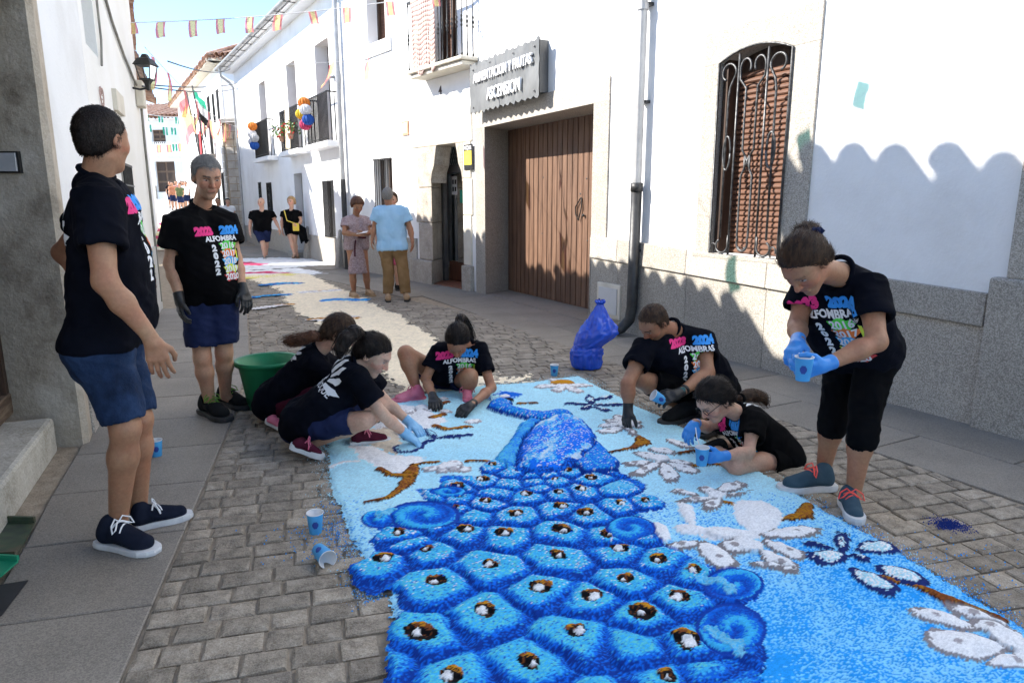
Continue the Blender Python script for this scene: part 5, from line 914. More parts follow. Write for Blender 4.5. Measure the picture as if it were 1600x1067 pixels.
# ================================================================ PEOPLE: smooth bodies from distance fields
def v3(p): return np.array([p[0], p[1], p[2]], float)
def nrm(v): v = np.asarray(v, float); return v / (np.linalg.norm(v) + 1e-12)
class Field:
    def __init__(s, lo, hi, h):
        s.lo = np.asarray(lo, float); s.h = h; s.n = np.maximum(4, np.ceil((np.asarray(hi) - s.lo) / h).astype(int) + 1); s.F = np.full(s.n, .5, np.float32)
        s.ax = [s.lo[i] + h * np.arange(s.n[i]) for i in range(3)]
    def sl(s, lo, hi, m):
        a = np.clip(np.floor((np.minimum(lo, hi) - m - s.lo) / s.h).astype(int), 0, s.n); b = np.clip(np.ceil((np.maximum(lo, hi) + m - s.lo) / s.h).astype(int) + 1, 0, s.n)
        return tuple(slice(a[i], b[i]) for i in range(3))
    def pts(s, q): return np.meshgrid(s.ax[0][q[0]], s.ax[1][q[1]], s.ax[2][q[2]], indexing='ij')
    def add(s, fn, lo, hi, m, k, op='u'):
        q = s.sl(lo, hi, m + k * 1.5 + s.h * 3)
        if any(z.stop <= z.start for z in q): return
        X, Y, Z = s.pts(q); d = fn(X, Y, Z).astype(np.float32); A = s.F[q]
        if op == 'u':
            if k <= 0: s.F[q] = np.minimum(A, d)
            else: h = np.clip(.5 + .5 * (A - d) / k, 0, 1); s.F[q] = A * (1 - h) + d * h - k * h * (1 - h)
        elif op == 's':
            if k <= 0: s.F[q] = np.maximum(A, -d)
            else: h = np.clip(.5 - .5 * (A + d) / k, 0, 1); s.F[q] = A * (1 - h) - d * h + k * h * (1 - h)
        elif op == 'i': s.F[q] = np.maximum(A, d)
    def cone(s, a, b, ra, rb, k=.02, op='u', flat=None, cap=False):
        a, b = v3(a), v3(b); u = b - a; L2 = u @ u + 1e-9; L = math.sqrt(L2)
        def fn(X, Y, Z):
            x, y, z = X - a[0], Y - a[1], Z - a[2]; t = (x * u[0] + y * u[1] + z * u[2]) / L2; tc = np.clip(t, 0, 1); x, y, z = x - u[0] * tc, y - u[1] * tc, z - u[2] * tc
            if cap: e = (t - tc); x, y, z = x - u[0] * e, y - u[1] * e, z - u[2] * e
            if flat is not None:
                n_, sc = flat; e = (x * n_[0] + y * n_[1] + z * n_[2]) * (1 / sc - 1); x, y, z = x + n_[0] * e, y + n_[1] * e, z + n_[2] * e
            d = np.sqrt(x * x + y * y + z * z) - (ra + (rb - ra) * tc)
            if flat is not None: d = d * min(1, flat[1])
            if cap: e = np.maximum(-t, t - 1) * L; kk = .012; hq = np.clip(.5 - .5 * (d - e) / kk, 0, 1); d = d * (1 - hq) + e * hq + kk * hq * (1 - hq)
            return d
        s.add(fn, np.minimum(a, b), np.maximum(a, b), max(ra, rb), k, op)
    def ell(s, c, ax, r, k=.02, op='u'):
        c = v3(c); A = np.array(ax, float); r = np.array(r, float)
        def fn(X, Y, Z):
            x, y, z = X - c[0], Y - c[1], Z - c[2]; p = [(x * A[i, 0] + y * A[i, 1] + z * A[i, 2]) for i in range(3)]
            k0 = np.sqrt(sum((p[i] / r[i]) ** 2 for i in range(3))); k1 = np.sqrt(sum((p[i] / r[i] ** 2) ** 2 for i in range(3))) + 1e-9; return k0 * (k0 - 1) / k1
        s.add(fn, c, c, r.max(), k, op)
    def cut(s, p, n):                 # keep the side the normal points away from
        p, n = v3(p), nrm(n); X, Y, Z = np.meshgrid(*s.ax, indexing='ij', sparse=True); e = ((X - p[0]) * n[0] + (Y - p[1]) * n[1] + (Z - p[2]) * n[2]).astype(np.float32); k = .01; h = np.clip(.5 - .5 * (s.F - e) / k, 0, 1); s.F = s.F * (1 - h) + e * h + k * h * (1 - h)
    def mesh(s):
        F = s.F; S = F < 0; n = s.n
        cnt = np.zeros(n - 1, np.int8)
        for dx in (0, 1):
            for dy in (0, 1):
                for dz in (0, 1): cnt += S[dx:n[0] - 1 + dx, dy:n[1] - 1 + dy, dz:n[2] - 1 + dz]
        act = (cnt > 0) & (cnt < 8); I = np.argwhere(act)
        if len(I) == 0: return np.zeros((0, 3)), np.zeros((0, 4), int)
        idx = np.full(act.shape, -1, np.int64); idx[act] = np.arange(len(I)); cor = [(a, b, c) for a in (0, 1) for b in (0, 1) for c in (0, 1)]
        W = np.stack([F[I[:, 0] + a, I[:, 1] + b, I[:, 2] + c] for a, b, c in cor], 1); P = np.zeros((len(I), 3)); N = np.zeros(len(I))
        for i in range(8):
            for j in range(i + 1, 8):
                if sum(abs(cor[i][k] - cor[j][k]) for k in range(3)) != 1: continue
                a, b = W[:, i], W[:, j]; x = (a < 0) != (b < 0); t = np.where(x, a / np.where(x, a - b, 1), 0); p = np.array(cor[i])[None] + (np.array(cor[j]) - np.array(cor[i]))[None] * t[:, None]; P += p * x[:, None]; N += x
        V = (I + P / N[:, None]) * s.h + s.lo; Q = []
        for ax in range(3):
            o1, o2 = (ax + 1) % 3, (ax + 2) % 3; sl0 = [slice(1, n[k] - 1) for k in range(3)]; sl0[ax] = slice(0, n[ax] - 1); sl1 = list(sl0); sl1[ax] = slice(1, n[ax]); A = S[tuple(sl0)]; B = S[tuple(sl1)]; off = np.array([1, 1, 1]); off[ax] = 0
            for flip, mk in ((False, A & ~B), (True, ~A & B)):
                E = np.argwhere(mk) + off
                if len(E) == 0: continue
                def cell(d1, d2): c = E.copy(); c[:, o1] -= d1; c[:, o2] -= d2; return idx[c[:, 0], c[:, 1], c[:, 2]]
                q = np.stack([cell(1, 1), cell(0, 1), cell(0, 0), cell(1, 0)], 1); Q.append(q[:, ::-1] if flip else q)
        return V, np.concatenate(Q)
def smooth(V, Q, it=1, lam=.5):
    for _ in range(it):
        A = np.zeros_like(V); n = np.zeros(len(V))
        for i in range(4):
            a, b = Q[:, i], Q[:, (i + 1) % 4]; np.add.at(A, a, V[b]); np.add.at(n, a, 1); np.add.at(A, b, V[a]); np.add.at(n, b, 1)
        V = V + lam * (A / np.maximum(n, 1)[:, None] - V)
    return V
def np_mesh(name, V, Q, col=None):
    me = bpy.data.meshes.new(name); me.vertices.add(len(V)); me.vertices.foreach_set('co', np.asarray(V, np.float32).ravel()); k = Q.shape[1]; n = len(Q); me.loops.add(n * k); me.loops.foreach_set('vertex_index', Q.astype(np.int32).ravel()); me.polygons.add(n); me.polygons.foreach_set('loop_start', np.arange(0, n * k, k, dtype=np.int32)); me.update(); me.validate()
    if col is not None: at = me.color_attributes.new('Col', 'FLOAT_COLOR', 'POINT'); at.data.foreach_set('color', np.concatenate([col, np.ones((len(col), 1))], 1).astype(np.float32).ravel())
    return me
def vn3(P, sc, seed):
    r = np.random.default_rng(seed).random(4096); p = P * np.asarray(sc) + 51.3; i = np.floor(p).astype(int); f = p - i; f = f * f * (3 - 2 * f); out = 0
    for a in (0, 1):
        for b in (0, 1):
            for c in (0, 1): out = out + r[((i[:, 0] + a) * 73 + (i[:, 1] + b) * 179 + (i[:, 2] + c) * 283) & 4095] * np.where(a, f[:, 0], 1 - f[:, 0]) * np.where(b, f[:, 1], 1 - f[:, 1]) * np.where(c, f[:, 2], 1 - f[:, 2])
    return 2 * out - 1
def vnorm(V, Q):
    a = V[Q[:, 2]] - V[Q[:, 0]]; b = V[Q[:, 3]] - V[Q[:, 1]]; n = np.cross(a, b); N = np.zeros_like(V)
    for i in range(4): np.add.at(N, Q[:, i], n)
    return N / (np.linalg.norm(N, axis=1, keepdims=True) + 1e-12)
def cloth(V, Q, amp, seed, dirs=(11, 11, 5)):
    N = vnorm(V, Q); w = vn3(V, dirs, seed); w2 = vn3(V, (23, 23, 13), seed + 1); w3 = vn3(V @ np.array([[.8, .6, 0], [-.5, .65, .58], [.33, -.46, .82]]), (26, 9, 26), seed + 2); f = (1 - np.abs(w) * 2) * .7 + w2 * .3 + (.6 - np.abs(w3) * 1.6) * .6; return V + N * (amp * f)[:, None]
lerp = lambda a, b, t: np.asarray(a) * (1 - t) + np.asarray(b) * t
# materials for people
def skin(name, c): return mat(name, [.88, 1.1], 70, 4, rough=.5, bump=.15, bscale=350, spec=.35, attr=True, sss=.08)
M_SKIN = skin('skin', None)
def fabric(name, a, b, rough=.92, bump=.35, sheen=0): return mat(name, [a, b], 7, 5, rough=rough, bump=bump, bscale=28, spec=.10, sheen=sheen)
M_NAVY = fabric('navy_cotton', C(.0016, .002, .0045), C(.0038, .0048, .010)); M_BLACKC = fabric('black_cotton', C(.0016, .0016, .002), C(.0036, .0036, .0044)); M_NAVYSH = fabric('navy_shorts', C(.010, .016, .05), C(.018, .026, .075), .8)
M_DENIM = mat('blue_denim', [C(.005, .012, .032), C(.012, .028, .07), C(.022, .047, .108)], 9, 8, rough=.85, bump=.5, bscale=60, spec=.2)
M_LTBLUE = fabric('light_blue_cotton', C(.30, .52, .72), C(.38, .60, .80)); M_KHAKI = fabric('brown_trousers', C(.19, .115, .05), C(.27, .17, .085)); M_PINK = fabric('pink_cotton', C(.6, .10, .18), C(.7, .16, .25))
M_DRESS = mat('dotted_dress', [C(.30, .21, .22), C(.42, .32, .33)], 30, 2, rough=.9, speck=(75, C(.18, .11, .12), C(.52, .44, .44), .4)); M_HAIRD = mat('dark_hair', [C(.005, .003, .0022), C(.018, .010, .0065)], 60, 5, (1, 1, .3), rough=.5, bump=.5, bscale=160, bstretch=(1, 1, .22), spec=.25)
M_HAIRB = mat('brown_hair', [C(.014, .0075, .004), C(.045, .023, .012), C(.09, .047, .024)], 60, 5, (1, 1, .3), rough=.5, bump=.5, bscale=160, bstretch=(1, 1, .22), spec=.25); M_HAIRG = mat('grey_hair', [C(.06, .055, .05), C(.17, .16, .15), C(.36, .345, .32)], 220, 3, rough=.75, bump=.3, bscale=180); M_HAIRY = mat('blond_hair', [C(.25, .14, .05), C(.5, .33, .15)], 60, 5, rough=.5, bump=.8, bscale=120)
M_HAIRAUB = mat('auburn_hair', [C(.05, .018, .008), C(.13, .05, .02)], 50, 5, rough=.5, bump=.8, bscale=120)
M_GLOVEB = mat('black_glove', [C(.012), C(.024)], 20, 4, rough=.45, bump=.4, bscale=60); M_GLOVEBL = mat('blue_nitrile', [C(.03, .22, .62), C(.05, .30, .74)], 12, 4, rough=.38, bump=.35, bscale=50, coat=.1); M_GLOVELB = mat('dusty_blue_glove', [C(.15, .38, .62), C(.28, .52, .74)], 14, 4, rough=.6, bump=.4, bscale=60)
M_SOLEW = mat('white_sole', [C(.55), C(.68)], 14, 4, rough=.6, bump=.2, bscale=50); M_LACEW = mat('white_lace', [C(.7), C(.78)], 30, 2, rough=.8); M_SHOEN = fabric('navy_canvas', C(.008, .011, .022), C(.016, .02, .035)); M_SHOEB = fabric('black_mesh', C(.008), C(.02)); M_SHOEM = fabric('maroon_mesh', C(.05, .008, .018), C(.09, .014, .03)); M_SHOEP = fabric('pink_mesh', C(.5, .09, .16), C(.68, .25, .32)); M_SHOEG = fabric('slate_mesh', C(.035, .065, .09), C(.06, .10, .13)); M_LACEC = mat('coral_lace', [C(.85, .08, .06), C(.9, .12, .09)], 20, 2, rough=.7); M_SOLEB = mat('dark_sole', [C(.02), C(.035)], 10, 2, rough=.7); M_SOLEG = mat('lime_sole', [C(.10, .22, .02), C(.14, .3, .03)], 10, 2, rough=.6); M_TAN = mat('tan_leather', [C(.3, .19, .10), C(.38, .25, .14)], 10, 3, rough=.6)
SK = dict(tan=c_(.36, .175, .098), fair=c_(.56, .33, .23), mid=c_(.46, .245, .15), dark=c_(.33, .155, .085))
def hand_prims(Fd, w, d, n, curl, side, s=1.0, infl=0.0, tc=.5):
    d = nrm(d); n = nrm(n - d * (n @ d)); r = np.cross(d, n) * side; k = .006
    for i in range(4):
        kn = w + d * (.088 - .006 * abs(i - 1.2)) * s + r * ((i - 1.5) * .0205) * s; Fd.cone(w + d * .012 * s + r * (i - 1.5) * .012 * s, kn, (.0165 + infl) * s, (.0125 + infl) * s, .012)
        Ls = [(.042, .026, .021), (.047, .030, .022), (.044, .028, .021), (.034, .021, .019)][i]; p = kn; a = .10 + curl * .55; dd = d
        for q, L in enumerate(Ls):
            dd = d * math.cos(a) + n * math.sin(a) + r * (i - 1.5) * .06; p2 = p + nrm(dd) * L * s; Fd.cone(p, p2, (.0098 - q * .0008 + infl) * s, (.0092 - q * .0009 + infl) * s, .003); p = p2; a += curl * .85
    p = w + d * .025 * s - r * .022 * s; p2 = p + nrm(d * .75 - r * .8 + n * .35) * .042 * s; p3 = p2 + nrm(d * .9 - r * (.5 - tc * .5) + n * (.2 + tc * .7)) * .034 * s; p4 = p3 + nrm(d * .85 + r * (.1 + tc * .3) + n * (.3 + tc * .6)) * .026 * s
    Fd.cone(p, p2, (.0165 + infl) * s, (.0125 + infl) * s, .01); Fd.cone(p2, p3, (.0118 + infl) * s, (.0105 + infl) * s, .004); Fd.cone(p3, p4, (.0105 + infl) * s, (.0085 + infl) * s, .003)
def head_frame(P): f = nrm(P['look']); u = v3(P.get('up', (0, 0, 1))); u = nrm(u - f * (u @ f)); r = np.cross(f, u); return r, f, u
def hlocal(V, c, fr, s=1): d = (V - c) / s; return d @ fr[0], d @ fr[1], d @ fr[2]
def build_shoe(par, heel, toe, an, mats, h, laces, style):
    heel, toe, an = v3(heel), v3(toe), v3(an); f = nrm(toe - heel); r = nrm(np.cross(f, (0, 0, 1))); u = np.cross(r, f); L = np.linalg.norm(toe - heel); K = L / .27
    prof = [(0, .022), (.04, .033), (.12, .037), (.3, .035), (.45, .037), (.65, .047), (.8, .047), (.92, .035), (.985, .016)]; out = [heel + f * (t * L) + r * w * K for t, w in prof] + [heel + f * (t * L) - r * w * K for t, w in reversed(prof)]
    th = .028 if style != 'run' else .034; root = None
    F_ = Field(np.minimum(np.minimum(heel, toe), an) - .08, np.maximum(np.maximum(heel, toe), an) + .08, h)
    b0 = heel + f * .05 * K + u * .058 * K; F_.cone(b0, toe - f * .055 * K + u * .04 * K, .036 * K, .030 * K, .02); F_.cone(heel + f * .045 * K + u * .05 * K, lerp(heel + f * .055 * K + u * .095 * K, an, .25), .034 * K, .038 * K, .03); F_.cone(heel + f * .12 * K + u * .06 * K, toe - f * .08 * K + u * .035 * K, .041 * K, .040 * K, .02, flat=(u, .62)); F_.cone(lerp(heel, toe, .38) + u * .07 * K, toe - f * .1 * K + u * .048 * K, .032 * K, .028 * K, .02)
    F_.cut(heel + u * th * .5, -u); F_.cone(an - u * .0 , an + nrm(an - (heel + f * .06)) * .10, .036 * K, .06 * K, .01, 's'); V, Q = F_.mesh(); sh = link_mesh('shoe', np_mesh('shoe', V, Q), mats[0], par, True)
    m = MB(); m.rings([[p + u * z + (p - (heel + toe) / 2) * sc for p in out] for z, sc in ((.0, -.02), (.004, .03), (th * .6, .05), (th, .03), (th + .001, -.08))]); m.build('sole', mats[1], sh, smooth=False, fix=True)
    if laces:
        m = MB()
        for k in range(5):
            t = .40 + k * .062; c = heel + f * t * L + u * (.108 - k * .0105) * K; sg = 1 if k % 2 else -1; m.tube([c + r * .03 * K * q + u * (-.012 * abs(q) ** 2 * 1.6) * K + f * .012 * sg * q for q in (-1, -.5, 0, .5, 1)], .0042, 5)
        c = heel + f * .39 * L + u * .108 * K
        for q in (-1, 1): m.tube([c, c + r * .02 * q + u * .018, c + r * .05 * q + u * .0 + f * .01, c + r * .058 * q - u * .03 + f * .02, c + r * .04 * q - u * .02 + f * .02, c + r * .01 * q], .0036, 5)
        m.build('laces', laces, sh)
    return sh
def person(name, label, P, o):
    """P: joints in the world; o: build, clothes, hair"""
    P = {k: (v3(q) if hasattr(q, '__len__') and len(q) == 3 else q) for k, q in P.items()}
    for sd in 'LR':                   # hands stay above what lies on the ground
        for k_, zm in (('wr', .085), ('hn', .050)):
            p = P[k_ + sd]
            if p[2] < zm: t_ = (CAMH - zm) / (CAMH - p[2]); P[k_ + sd] = np.array([p[0] * t_, p[1] * t_, zm])
    h = o.get('h', .011); s = o.get('s', 1.0); g = o.get('girth', 1.0); fine = o.get('fine', True); pel = (P['hpL'] + P['hpR']) / 2; root = empty('person', (pel[0], pel[1], 0), label=label, cat='person', group=o.get('group'))
    sk = SK[o.get('skin', 'tan')]; spine = nrm(P['nk'] - pel); side = nrm(P['shL'] - P['shR']); fwd = nrm(np.cross(side, spine)) * -1; shc = (P['shL'] + P['shR']) / 2
    fwd = nrm(np.cross(spine, side))  # checked below against the look of the chest
    if 'chest' in P and fwd @ nrm(P['chest']) < 0: fwd = -fwd
    allp = np.array([q for k, q in P.items() if isinstance(q, np.ndarray) and k not in ('look', 'up', 'chest', 'palmL', 'palmR')]); lo, hi = allp.min(0) - .24, allp.max(0) + .24
    hs = o.get('hs', 1.0); fr = head_frame(P); R_, F0, U_ = fr; hc = P['hd']
    def torso(Fd, e, k, loose=0):
        for sd in 'LR':
            sh, hp = P['sh' + sd], P['hp' + sd]; sgn = 1 if sd == 'L' else -1; ch = sh - side * sgn * .085 * s - spine * .085 * s; wa = lerp(pel, shc, .42) + side * sgn * (.065 + .02 * loose) * s + fwd * .01; hq = hp + spine * .03
            Fd.cone(hq, wa, (.100 * g * s + e), (.088 * g * s + e + loose * .012), k); Fd.cone(wa, ch, (.088 * g * s + e + loose * .012), (.100 * s * min(g, 1.1) + e), k); Fd.cone(P['nk'] - spine * .058, sh - side * sgn * .025 * s, .050 * s + e, .047 * s + e, k); Fd.cone(hp - fwd * .045 * s, hp - fwd * .03 - spine * .05 * s, .085 * s * g + e, .08 * s * g + e, k)
        if o.get('belly'): Fd.cone(lerp(pel, shc, .22) + fwd * o['belly'] * .7, lerp(pel, shc, .62) + fwd * o['belly'] * .55, .11 * s + e, .10 * s + e, .06)
        if o.get('bust'): 
            for sgn in (1, -1): Fd.cone(lerp(pel, shc, .72) + fwd * .07 * s + side * sgn * .065 * s, lerp(pel, shc, .74) + fwd * .075 * s + side * sgn * .06 * s, .062 * s + e, .06 * s + e, .04)
    def arm(Fd, sd, e, k): sh, el, wr = P['sh' + sd], P['el' + sd], P['wr' + sd]; ag = o.get('arm', 1.0) * s; Fd.cone(sh, lerp(sh, el, .4), .056 * ag + e, .05 * ag + e, k); Fd.cone(lerp(sh, el, .3), el, .05 * ag + e, .040 * ag + e, k); Fd.cone(el, lerp(el, wr, .35), .040 * ag + e, .041 * ag + e, k); Fd.cone(lerp(el, wr, .35), wr, .041 * ag + e, .0275 * s + e, k)
    def leg(Fd, sd, e, k): hp, kn, an = P['hp' + sd], P['kn' + sd], P['an' + sd]; lg = o.get('leg', 1.0) * s; bk = nrm(np.cross(nrm(an - hp), np.cross(nrm(kn - hp), nrm(an - kn)) + 1e-6 * side)); cb = lerp(kn, an, .3) - nrm(lerp(hp, an, .5) * 0 + fwd) * .0 ; Fd.cone(hp, kn, .086 * lg + e, .056 * lg + e, k); Fd.cone(kn, lerp(kn, an, .3), .053 * lg + e, .056 * lg + e, k); Fd.cone(lerp(kn, an, .28), an, .056 * lg + e, .036 * s + e, k)
    # --- body
    Fd = Field(lo, hi, h); torso(Fd, -.012, .04)
    for sd in 'LR':
        arm(Fd, sd, 0, .025); leg(Fd, sd, 0, .03)
        if 'heel' + sd in P: Fd.cone(P['an' + sd], lerp(P['heel' + sd], P['toe' + sd], .55) + (0, 0, .035), .032 * s, .026 * s, .02)
    Fd.cone(P['nk'] - spine * .03, hc - U_ * .055 * hs - F0 * .022 * hs, .060 * s, .0525 * s, .03); 
    if not fine: head_field(Fd, hc, fr, hs, o)
    V, Q = Fd.mesh(); Vs, Qs, Hm = [V], [Q], [np.zeros(len(V), bool)]
    if fine:
        Fh = Field(hc - .17 * hs, hc + .17 * hs, o.get('hh', .0045)); Fh.cone(P['nk'] - spine * .03, hc - U_ * .055 * hs - F0 * .022 * hs, .0605 * s, .053 * s, .02); head_field(Fh, hc, fr, hs, o); a, b = Fh.mesh(); Vs.append(a); Qs.append(b); Hm.append(np.ones(len(a), bool))
    gl = o.get('glove', None); gobj = []
    for sd in 'LR':
        wr = P['wr' + sd]; hn = P['hn' + sd]; d = nrm(hn - wr); pn = P.get('palm' + sd); pn = nrm(pn) if pn is not None else nrm(pel - wr); sg = 1 if sd == 'L' else -1; Fg = Field(wr - .24 * s, wr + .24 * s, .0036 if fine else max(.008, h * .7)); fl = nrm(P['el' + sd] - wr)
        if gl:
            hand_prims(Fg, wr, d, pn, o.get('curl' + sd, o.get('curl', .5)), sg, s, .0016); Fg.cone(wr + fl * .045, wr + d * .03, .0345 * s, .031 * s, .012); Fg.cut(wr + fl * .045, fl); a, b = Fg.mesh(); gobj.append((sd, a, b))
        else:
            hand_prims(Fg, wr, d, pn, o.get('curl' + sd, o.get('curl', .4)), sg, s); Fg.cone(wr + fl * .06, wr + d * .02, .029 * s, .0275 * s, .012); a, b = Fg.mesh(); Vs.append(a); Qs.append(b); Hm.append(np.zeros(len(a), bool))
    n0 = 0; QQ = []
    for a, b in zip(Vs, Qs): QQ.append(b + n0); n0 += len(a)
    V = np.concatenate(Vs); Q = np.concatenate(QQ); head = np.concatenate(Hm); col = np.broadcast_to(sk, V.shape) * (1 + .09 * vn3(V, 9, 3)[:, None] + .05 * vn3(V, 60, 4)[:, None]); col = col.copy(); col[:, 1:] *= (1 - .10 * vn3(V, 14, 5)[:, None] - .06 * vn3(V, 45, 6)[:, None])
    x, y, z = hlocal(V, hc, fr, hs); face = (y > .03) & (np.abs(x) < .09) & (np.abs(z) < .16) & (np.hypot(np.hypot(x, y), z) < .16)
    def tint(m, c, a): col[m] = col[m] * (1 - a) + np.asarray(c) * a
    tint(face & (np.hypot(np.abs(x) - .04, z + .02) < .028), sk * c_(1.12, .82, .8), .6); tint(face & (np.hypot(x, z + .02) < .022), sk * c_(1.12, .8, .78), .5)
    if o.get('stubble'): tint(face & (z < -.035), sk * .55, o['stubble'])
    tint(face & (np.abs(z + .053) < .008) & (np.abs(x) < .022) & (y > .07), sk * c_(1.0, .62, .66), .55); tint(face & (np.abs(z + .053) < .0018) & (np.abs(x) < .022), c_(.1, .03, .03), .5)
    ex, ez = np.abs(x) - .032, z - .013; tint(face & (np.hypot(ex / 1.6, ez * 1.7) < .0085), c_(.42, .38, .36), .8); tint(face & (np.hypot(ex, ez * 1.3) < .0062), c_(.03, .018, .012), 1); tint(face & (np.abs(ez - .008 + ex * ex * 8) < .0025) & (np.abs(ex) < .016), sk * .25, .9); bc = o.get('brow', c_(.03, .018, .012)); tint(face & (np.abs(z - .037 + (ex - .004) ** 2 * 9) < .005) & (np.abs(ex) < .02), bc, .85 if not o.get('fem') else .45)
    body = link_mesh('body', np_mesh('body', V, Q, col), M_SKIN, root, True)
    for sd, a, b in gobj: link_mesh('glove', np_mesh('glove', a, b), gl, root, True)
    # --- hair
    if o.get('hair'):
        hm, style = o['hair']; Fh = Field(hc - .36 * hs, hc + .36 * hs, .006 if fine else max(.010, h)); A_ = [R_, F0, U_]; t = {'crop': .006, 'short': .007, 'bald': .005, 'full': .014, 'puff': .03, 'tail': .011, 'bun': .011, 'bob': .03}[style]
        Fh.ell(hc + U_ * .035 * hs - F0 * .012 * hs, A_, np.array((.078, .100, .097)) * hs + t, .01)
        if style in ('tail', 'bun', 'full', 'bob'): Fh.ell(hc - U_ * .02 * hs - F0 * .055 * hs, A_, np.array((.066, .055, .075)) * hs + t, .03)
        elif style != 'bald': Fh.ell(hc - U_ * .025 * hs - F0 * .05 * hs, A_, np.array((.060, .047, .052)) * hs + t * .3, .03)
        if style == 'bob':
            for q in (1, -1): Fh.ell(hc + R_ * q * .075 * hs - U_ * .03 * hs, A_, np.array((.03, .055, .09)) * hs, .03)
        def hl(X, Y, Z):
            dx, dy, dz = (X - hc[0]) / hs, (Y - hc[1]) / hs, (Z - hc[2]) / hs; lx = dx * R_[0] + dy * R_[1] + dz * R_[2]; ly = dx * F0[0] + dy * F0[1] + dz * F0[2]; lz = dx * U_[0] + dy * U_[1] + dz * U_[2]
            top = o.get('hairline', .088); jag = .006 * np.sin(lx * 310) * np.sin(ly * 270 + 1) + .004 * np.sin(lx * 640 + ly * 500); line = jag + np.interp(ly, [-.12, -.06, -.035, -.005, .02, .045, .075, .12], [-.062, -.052, -.028, .006 if style in ('crop', 'short', 'bald') else -.03, .035, .055, top, top + .01]); line = line + o.get('recede', 0) * np.clip(np.abs(lx) / .05, 0, 1.2) * (ly > .025); d = (line - lz) * .7
            if style == 'bald': d = np.maximum(d, .085 - np.hypot(lx * .8, (ly - .0) * .62) - (.0) ) if False else np.maximum(d, (lz - .088 + .35 * np.maximum(-ly - .02, 0)) * .8)
            return d
        q = tuple(slice(0, k) for k in Fh.n); X, Y, Z = np.meshgrid(*Fh.ax, indexing='ij', sparse=True); Fh.F = np.maximum(Fh.F, hl(X, Y, Z).astype(np.float32))
        tl = o.get('tailpts')
        if style == 'bun': bc_ = v3(o['bunpos']) if 'bunpos' in o else hc + U_ * .10 - F0 * .05; Fh.ell(bc_, A_, (.06 * hs, .055 * hs, .052 * hs), .02)
        V, Q = Fh.mesh(); N = vnorm(V, Q); ha_ = .35 if style in ('short', 'crop', 'bald') else 1; V = V + N * (.004 * ha_ * vn3(V, (70, 70, 26), 8) + .003 * ha_ * vn3(V, (160, 160, 60), 9) + (.0022 * vn3(V, (240, 240, 130), 10) if ha_ < 1 else 0))[:, None]; ho = link_mesh('hair', np_mesh('hair', V, Q), hm, root, True)
        if fine and style in ('short', 'crop'):     # soft edge: sparse stubble on the skin along the hairline
            hv, hq_ = Vs[1], Qs[1]; hn_ = vnorm(hv, hq_); e0 = hl(hv[:, 0], hv[:, 1], hv[:, 2]); lx, ly, lz = hlocal(hv, hc, fr, hs); ok_ = np.where((e0 > -.004) & (e0 < .013) & (np.hypot(np.abs(lx) - .08, lz) > .0) & (lz > -.085) & (ly < .11))[0]; rg = np.random.default_rng(8); kk_ = rg.choice(ok_, 2600) if len(ok_) else []
            m = []; fc = []
            for k_ in kk_:
                if rg.random() > 1.15 - e0[k_] / .014: continue
                p = hv[k_] + rg.normal(0, .0025, 3) * (1 - 0); n_ = hn_[k_]; d_ = -F0 * .5 - U_ * .8 + rg.normal(0, .3, 3); d_ = nrm(d_ - n_ * (d_ @ n_)) + n_ * .15; sd2 = nrm(np.cross(d_, n_)) * .0008; b0_ = len(m); m += [tuple(p - sd2 + n_ * .0006), tuple(p + sd2 + n_ * .0006), tuple(p + d_ * .008 + n_ * .001)]; fc.append((b0_, b0_ + 1, b0_ + 2))
            me = bpy.data.meshes.new('hairline_stubble'); me.from_pydata(m, [], fc); tag(link_mesh('hairline_stubble', me, hm, ho), kind='stuff')
        if fine:
            rg = np.random.default_rng(3); N = vnorm(V, Q); nb_ = 5200; k_ = rg.integers(0, len(V), nb_); p = V[k_]; n_ = N[k_]; lx, ly, lz = hlocal(p, hc, fr, hs); dr = -F0[None] * .8 - U_[None] * .5 + rg.normal(0, .28, (nb_, 3))
            if style in ('tail', 'bun'): tg = v3(tl0) if (tl0 := o.get('tailpts', [None])[0]) is not None else v3(o.get('bunpos', hc)); dr = nrm(tg) * 0 + (tg - p); dr = dr / (np.linalg.norm(dr, axis=1, keepdims=True) + 1e-9) + rg.normal(0, .10, (nb_, 3))
            dr = dr - n_ * (dr * n_).sum(1, keepdims=True); dr = dr / (np.linalg.norm(dr, axis=1, keepdims=True) + 1e-9) + n_ * (np.where(lz > .06, .32 if o.get('tuft') else .12, .08)[:, None] if style not in ('tail', 'bun') else .05); Ls = rg.uniform(.6, 1.2, (nb_, 1)) * (np.where(lz > .05, o.get('tuft', .012), .010)[:, None] if style not in ('tail', 'bun') else .05) * hs; sdv = np.cross(dr, n_); sdv = sdv / (np.linalg.norm(sdv, axis=1, keepdims=True) + 1e-9) * .0011; e_ = p + dr * Ls - n_ * (0 if style not in ('tail', 'bun') else .004) ; md = p + dr * Ls * .5 + n_ * .002
            VV = np.stack([p - sdv, p + sdv, md + sdv * .9, md - sdv * .9, e_], 1).reshape(-1, 3); b_ = np.arange(nb_)[:, None] * 5; me = bpy.data.meshes.new('hair_strands'); me.from_pydata(VV.tolist(), [], np.concatenate([b_ + [0, 1, 2], b_ + [0, 2, 3], b_ + [3, 2, 4]]).tolist()); tag(link_mesh('hair_strands', me, hm, ho), kind='stuff')
